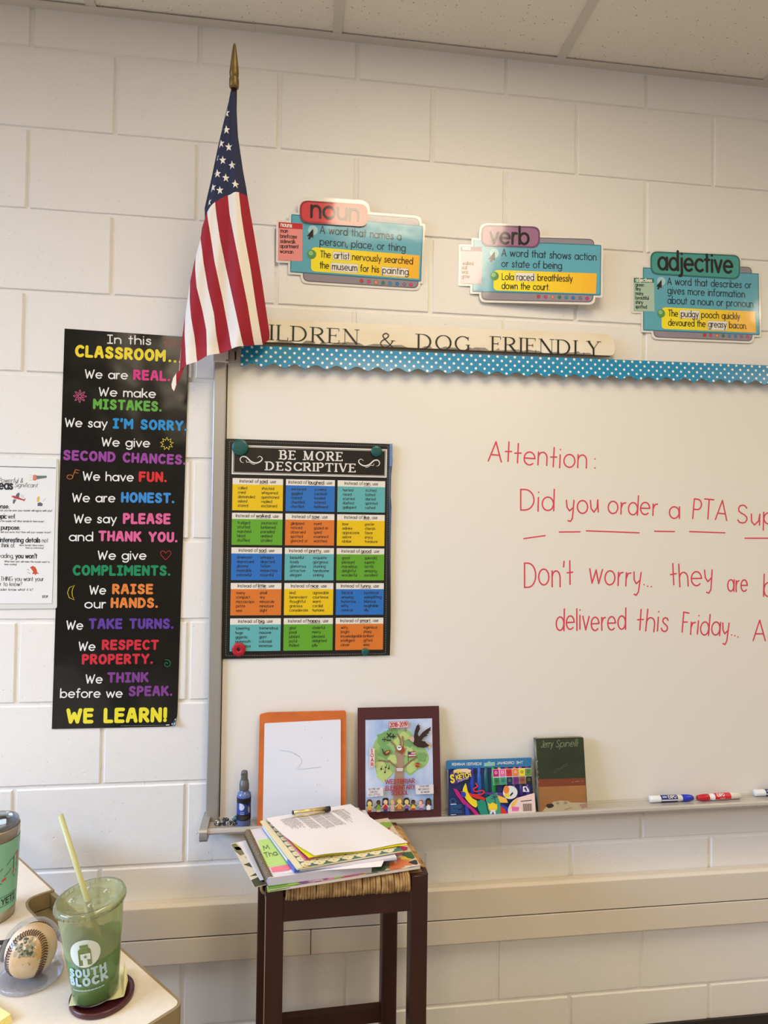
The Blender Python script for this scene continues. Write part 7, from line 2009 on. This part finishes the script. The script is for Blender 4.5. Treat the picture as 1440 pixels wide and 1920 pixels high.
def smoothie():
    # coaster, napkin, cup
    cc = Vector((.1965, -.657, DZ))
    MR = M('coaster_maroon', (72, 28, 30), rough=.3, spec=.5)
    B_ = thing('drink_coaster', 'round dark maroon coaster under the green smoothie cup', 'coaster', cc)
    B().lathe([(.0001, .0), (.043, 0), (.0450, .002), (.0452, .007), (.0440, .0088), (.0415, .0088), (.0395, .0062), (.0001, .0060)], cc, MR, 56).build('disc', B_)
    zn = DZ + .0094
    NP = M('napkin_pale', (226, 226, 176), rough=.8)
    b = B(); fr = Fr((0, 0, zn), (1, 0, 0), (0, 1, 0))
    poly_ = [(0.1574,-0.6818), (0.1727,-0.6814), (0.2191,-0.675), (0.2308,-0.671), (0.2283,-0.6408), (0.2167,-0.6053), (0.1466,-0.6013)]
    b.prism(fr, poly_, -.0004, .0004, NP)
    p = [z3((0.2273,-0.6663), zn), z3((0.2316,-0.671), zn + .001), z3((0.2318,-0.652), zn + .010), z3((0.2265,-0.6376), zn + .012), z3((0.2185,-0.6228), zn + .022)]
    b.add(p, [(0, 1, 2, 3, 4)], NP)
    tag(b.build('paper_napkin'), 'pale yellow-green paper napkin between the cup and its coaster', 'napkin')
    base = Vector((.1890, -.660, zn + .0008))
    t = thing('smoothie_cup', 'clear plastic cup half full of green smoothie with a lid and a printed white logo', 'cup', base, rot=(0.02, -.075, 0), local=True)
    H = .1440; r0, r1 = .0310, .0468
    R = lambda z: r0 + (r1 - r0) * z / H
    PL = clear_plastic('cup_clear', (246, 250, 240), gloss=.10, haze=.05, rim=.5)
    GRN = M('smoothie_green', (78, 128, 38), rough=.35, spec=.4, var=.18, vscale=30, vrgb=(92, 138, 46))
    FRO = M('smoothie_froth', (128, 164, 60), rough=.5, var=.3, vscale=60, vrgb=(104, 146, 46))
    B().lathe([(.0001, .0), (r0 - .003, 0), (r0, .002), (R(.06), .06), (R(H), H)], (0, 0, 0), PL, 56).build('cup_wall', t)
    zl = .070
    B().lathe([(.0001, .002), (r0 - .004, .002), (r0 - .0012, .004), (R(zl) - .0012, zl), (.0001, zl)], (0, 0, 0), GRN, 56).build('smoothie', t)
    # froth film left on the inside of the cup above the drink
    FILM = clear_plastic('smoothie_film', (242, 243, 210), gloss=.02, rough=.4, haze=.30, rim=.2)
    B().lathe([(R(zl) - .001, zl), (R(H) - .001, H - .004)], (0, 0, 0), FILM, 56).build('froth_film', t)
    b = B(); rn = random.Random(3)
    cols = 64
    top = [zl + .010 + .006 * sin(2 * pi * k / cols * 2 + 1) + .004 * rn.random() + (.012 if 20 < k < 40 else 0) * sin(pi * (k - 20) / 20) for k in range(cols)]
    ring = lambda f: [(( R(z) - .0016) * cos(2 * pi * k / cols), (R(z) - .0016) * sin(2 * pi * k / cols), z) for k, z in enumerate(f)]
    lo, hi = ring([zl - .001] * cols), ring(top)
    b.add(lo + hi, [(k, (k + 1) % cols, cols + (k + 1) % cols, cols + k) for k in range(cols)], FRO, True)
    b.build('froth_ring', t)
    LC = clear_plastic('cup_lid_clear', (240, 244, 226), gloss=.14, haze=.08)
    rr = R(H)
    B().lathe([(rr - .0005, H - .007), (rr + .0025, H - .0075), (rr + .0028, H - .001), (rr + .0012, H + .0022), (rr - .0018, H + .0026), (rr - .0045, H + .0008), (rr - .0065, H - .0012), (.018, H + .0002), (.0001, H + .0004)], (0, 0, 0), LC, 56).build('lid', t)
    b = B()
    for a in (.4, 1.9, 3.3, 5.1): b.lathe([(.0001, H + .0030), (.004, H + .0024), (.006, H + .0004)], (.024 * cos(a), .024 * sin(a), 0), LC, 16)
    for k in range(40):
        a = 2 * pi * k / 40; q = rr + .0026
        b.box((q * cos(a) - .0006, q * sin(a) - .0006, H - .0065), (q * cos(a) + .0006, q * sin(a) + .0006, H - .003), LC)
    b.build('lid_ridges', t)
    # straw, a thing that stands in the cup
    STW = M('straw_pale_green', (190, 190, 134), rough=.4)
    s = thing('drinking_straw', 'pale green straw leaning out of the smoothie cup', 'straw', base)
    pa, pb = Vector((.194, -.655, .80)), Vector((0.1307,-0.655,1.03))
    mid = Vector((0.1771,-0.672,0.911))
    pa = mid + (mid - pb).normalized() * .055
    B().tube([pa, mid, pb], .0039, STW, 16).build('tube', s)
    # print
    W_ = M('cup_print_white', (222, 230, 222), rough=.4); WB_ = M('cup_print_ice', (176, 206, 212), rough=.4); GK = M('cup_print_green', (112, 134, 70), rough=.4)
    f = CylFr((0, 0, 0), r0 + .0006, r1 + .0006, H, radians(-88))
    b = B()
    b.poly(f, [(0 + .0205 * cos(a) * 1.0, .0860 + .0205 * sin(a)) for a in [2 * pi * k / 36 for k in range(36)]], W_, 0) if False else None
    NR, NS = 8, 36
    vs = [f.pt(0, .0865, .0001)]
    fs = []
    for i in range(1, NR + 1):
        for k in range(NS):
            a = 2 * pi * k / NS; rad = .0212 * i / NR
            vs.append(f.pt(rad * cos(a), .0865 + rad * sin(a), .0001))
    for k in range(NS): fs.append((0, 1 + k, 1 + (k + 1) % NS))
    for i in range(NR - 1):
        for k in range(NS): fs.append((1 + i * NS + k, 1 + (i + 1) * NS + k, 1 + (i + 1) * NS + (k + 1) % NS, 1 + i * NS + (k + 1) % NS))
    b.add(vs, fs, W_)
    def rp(pts, m_, h): b.poly(f, pts, m_, h)
    rp([(-.0055, .0965), (.0055, .0965), (.0055, .1005), (-.0055, .1005)], GK, .0008)
    rp(round_poly([(-.0085, .0690), (.0085, .0690), (.0085, .0925), (.005, .0960), (-.005, .0960), (-.0085, .0925)], .001), GK, .0008)
    rp([(-.0055, .0780), (.0075, .0780), (.0075, .0870), (-.0055, .0870)], W_, .0011)
    rp([(.001 + (.0030 if i % 2 == 0 else .0013) * cos(radians(90 + 36 * i)), .0825 + (.0030 if i % 2 == 0 else .0013) * sin(radians(90 + 36 * i))) for i in range(10)], GK, .0014)
    text(b, f, 'SOUTH', (-.0270, .0520), (.0265, .0520), .0100, .34, WB_, .0004, font=BLOCK, track=.42)
    text(b, f, 'BLOCK', (-.0285, .0380), (.0280, .0380), .0105, .34, WB_, .0004, font=BLOCK, track=.42)
    for i in range(10):
        u0 = -.024 + .0046 * i
        b.ribbon(f, [(u0, .0295), (u0 + .0040, .0295)], .0014, WB_, .0004, cap=False)
    tag(b.build('logo_print', t), 'white bottle logo and pale blue words')
smoothie()

def sticky_pad():
    YP = M('pad_yellow', (246, 234, 160), rough=.7)
    t = thing('sticky_note_pad', 'pad of pale yellow sticky notes at the lower left corner of the desk', 'note pad', (.03, -.70, DZ))
    r_ = Vector((0.0853,-0.691)); l_ = Vector((0.0586,-0.6689))
    d1 = (l_ - r_).normalized(); d2 = Vector((d1.y, -d1.x))
    if d2.y > 0: d2 = -d2
    for k in range(5):
        o = r_ + d1 * .0015 * k + d2 * (.001 * (k % 2)) 
        ang = .03 * (k - 2)
        m2 = Matrix.Rotation(ang, 2)
        a1, a2 = m2 @ d1, m2 @ d2
        z = DZ + .0016 * (k + 1)
        c = [z3(o, z), z3(o + a1 * .076, z), z3(o + a1 * .076 + a2 * .076, z), z3(o + a2 * .076, z)]
        slab(B(), c, .0015, YP).build('note_sheet', t)
sticky_pad()
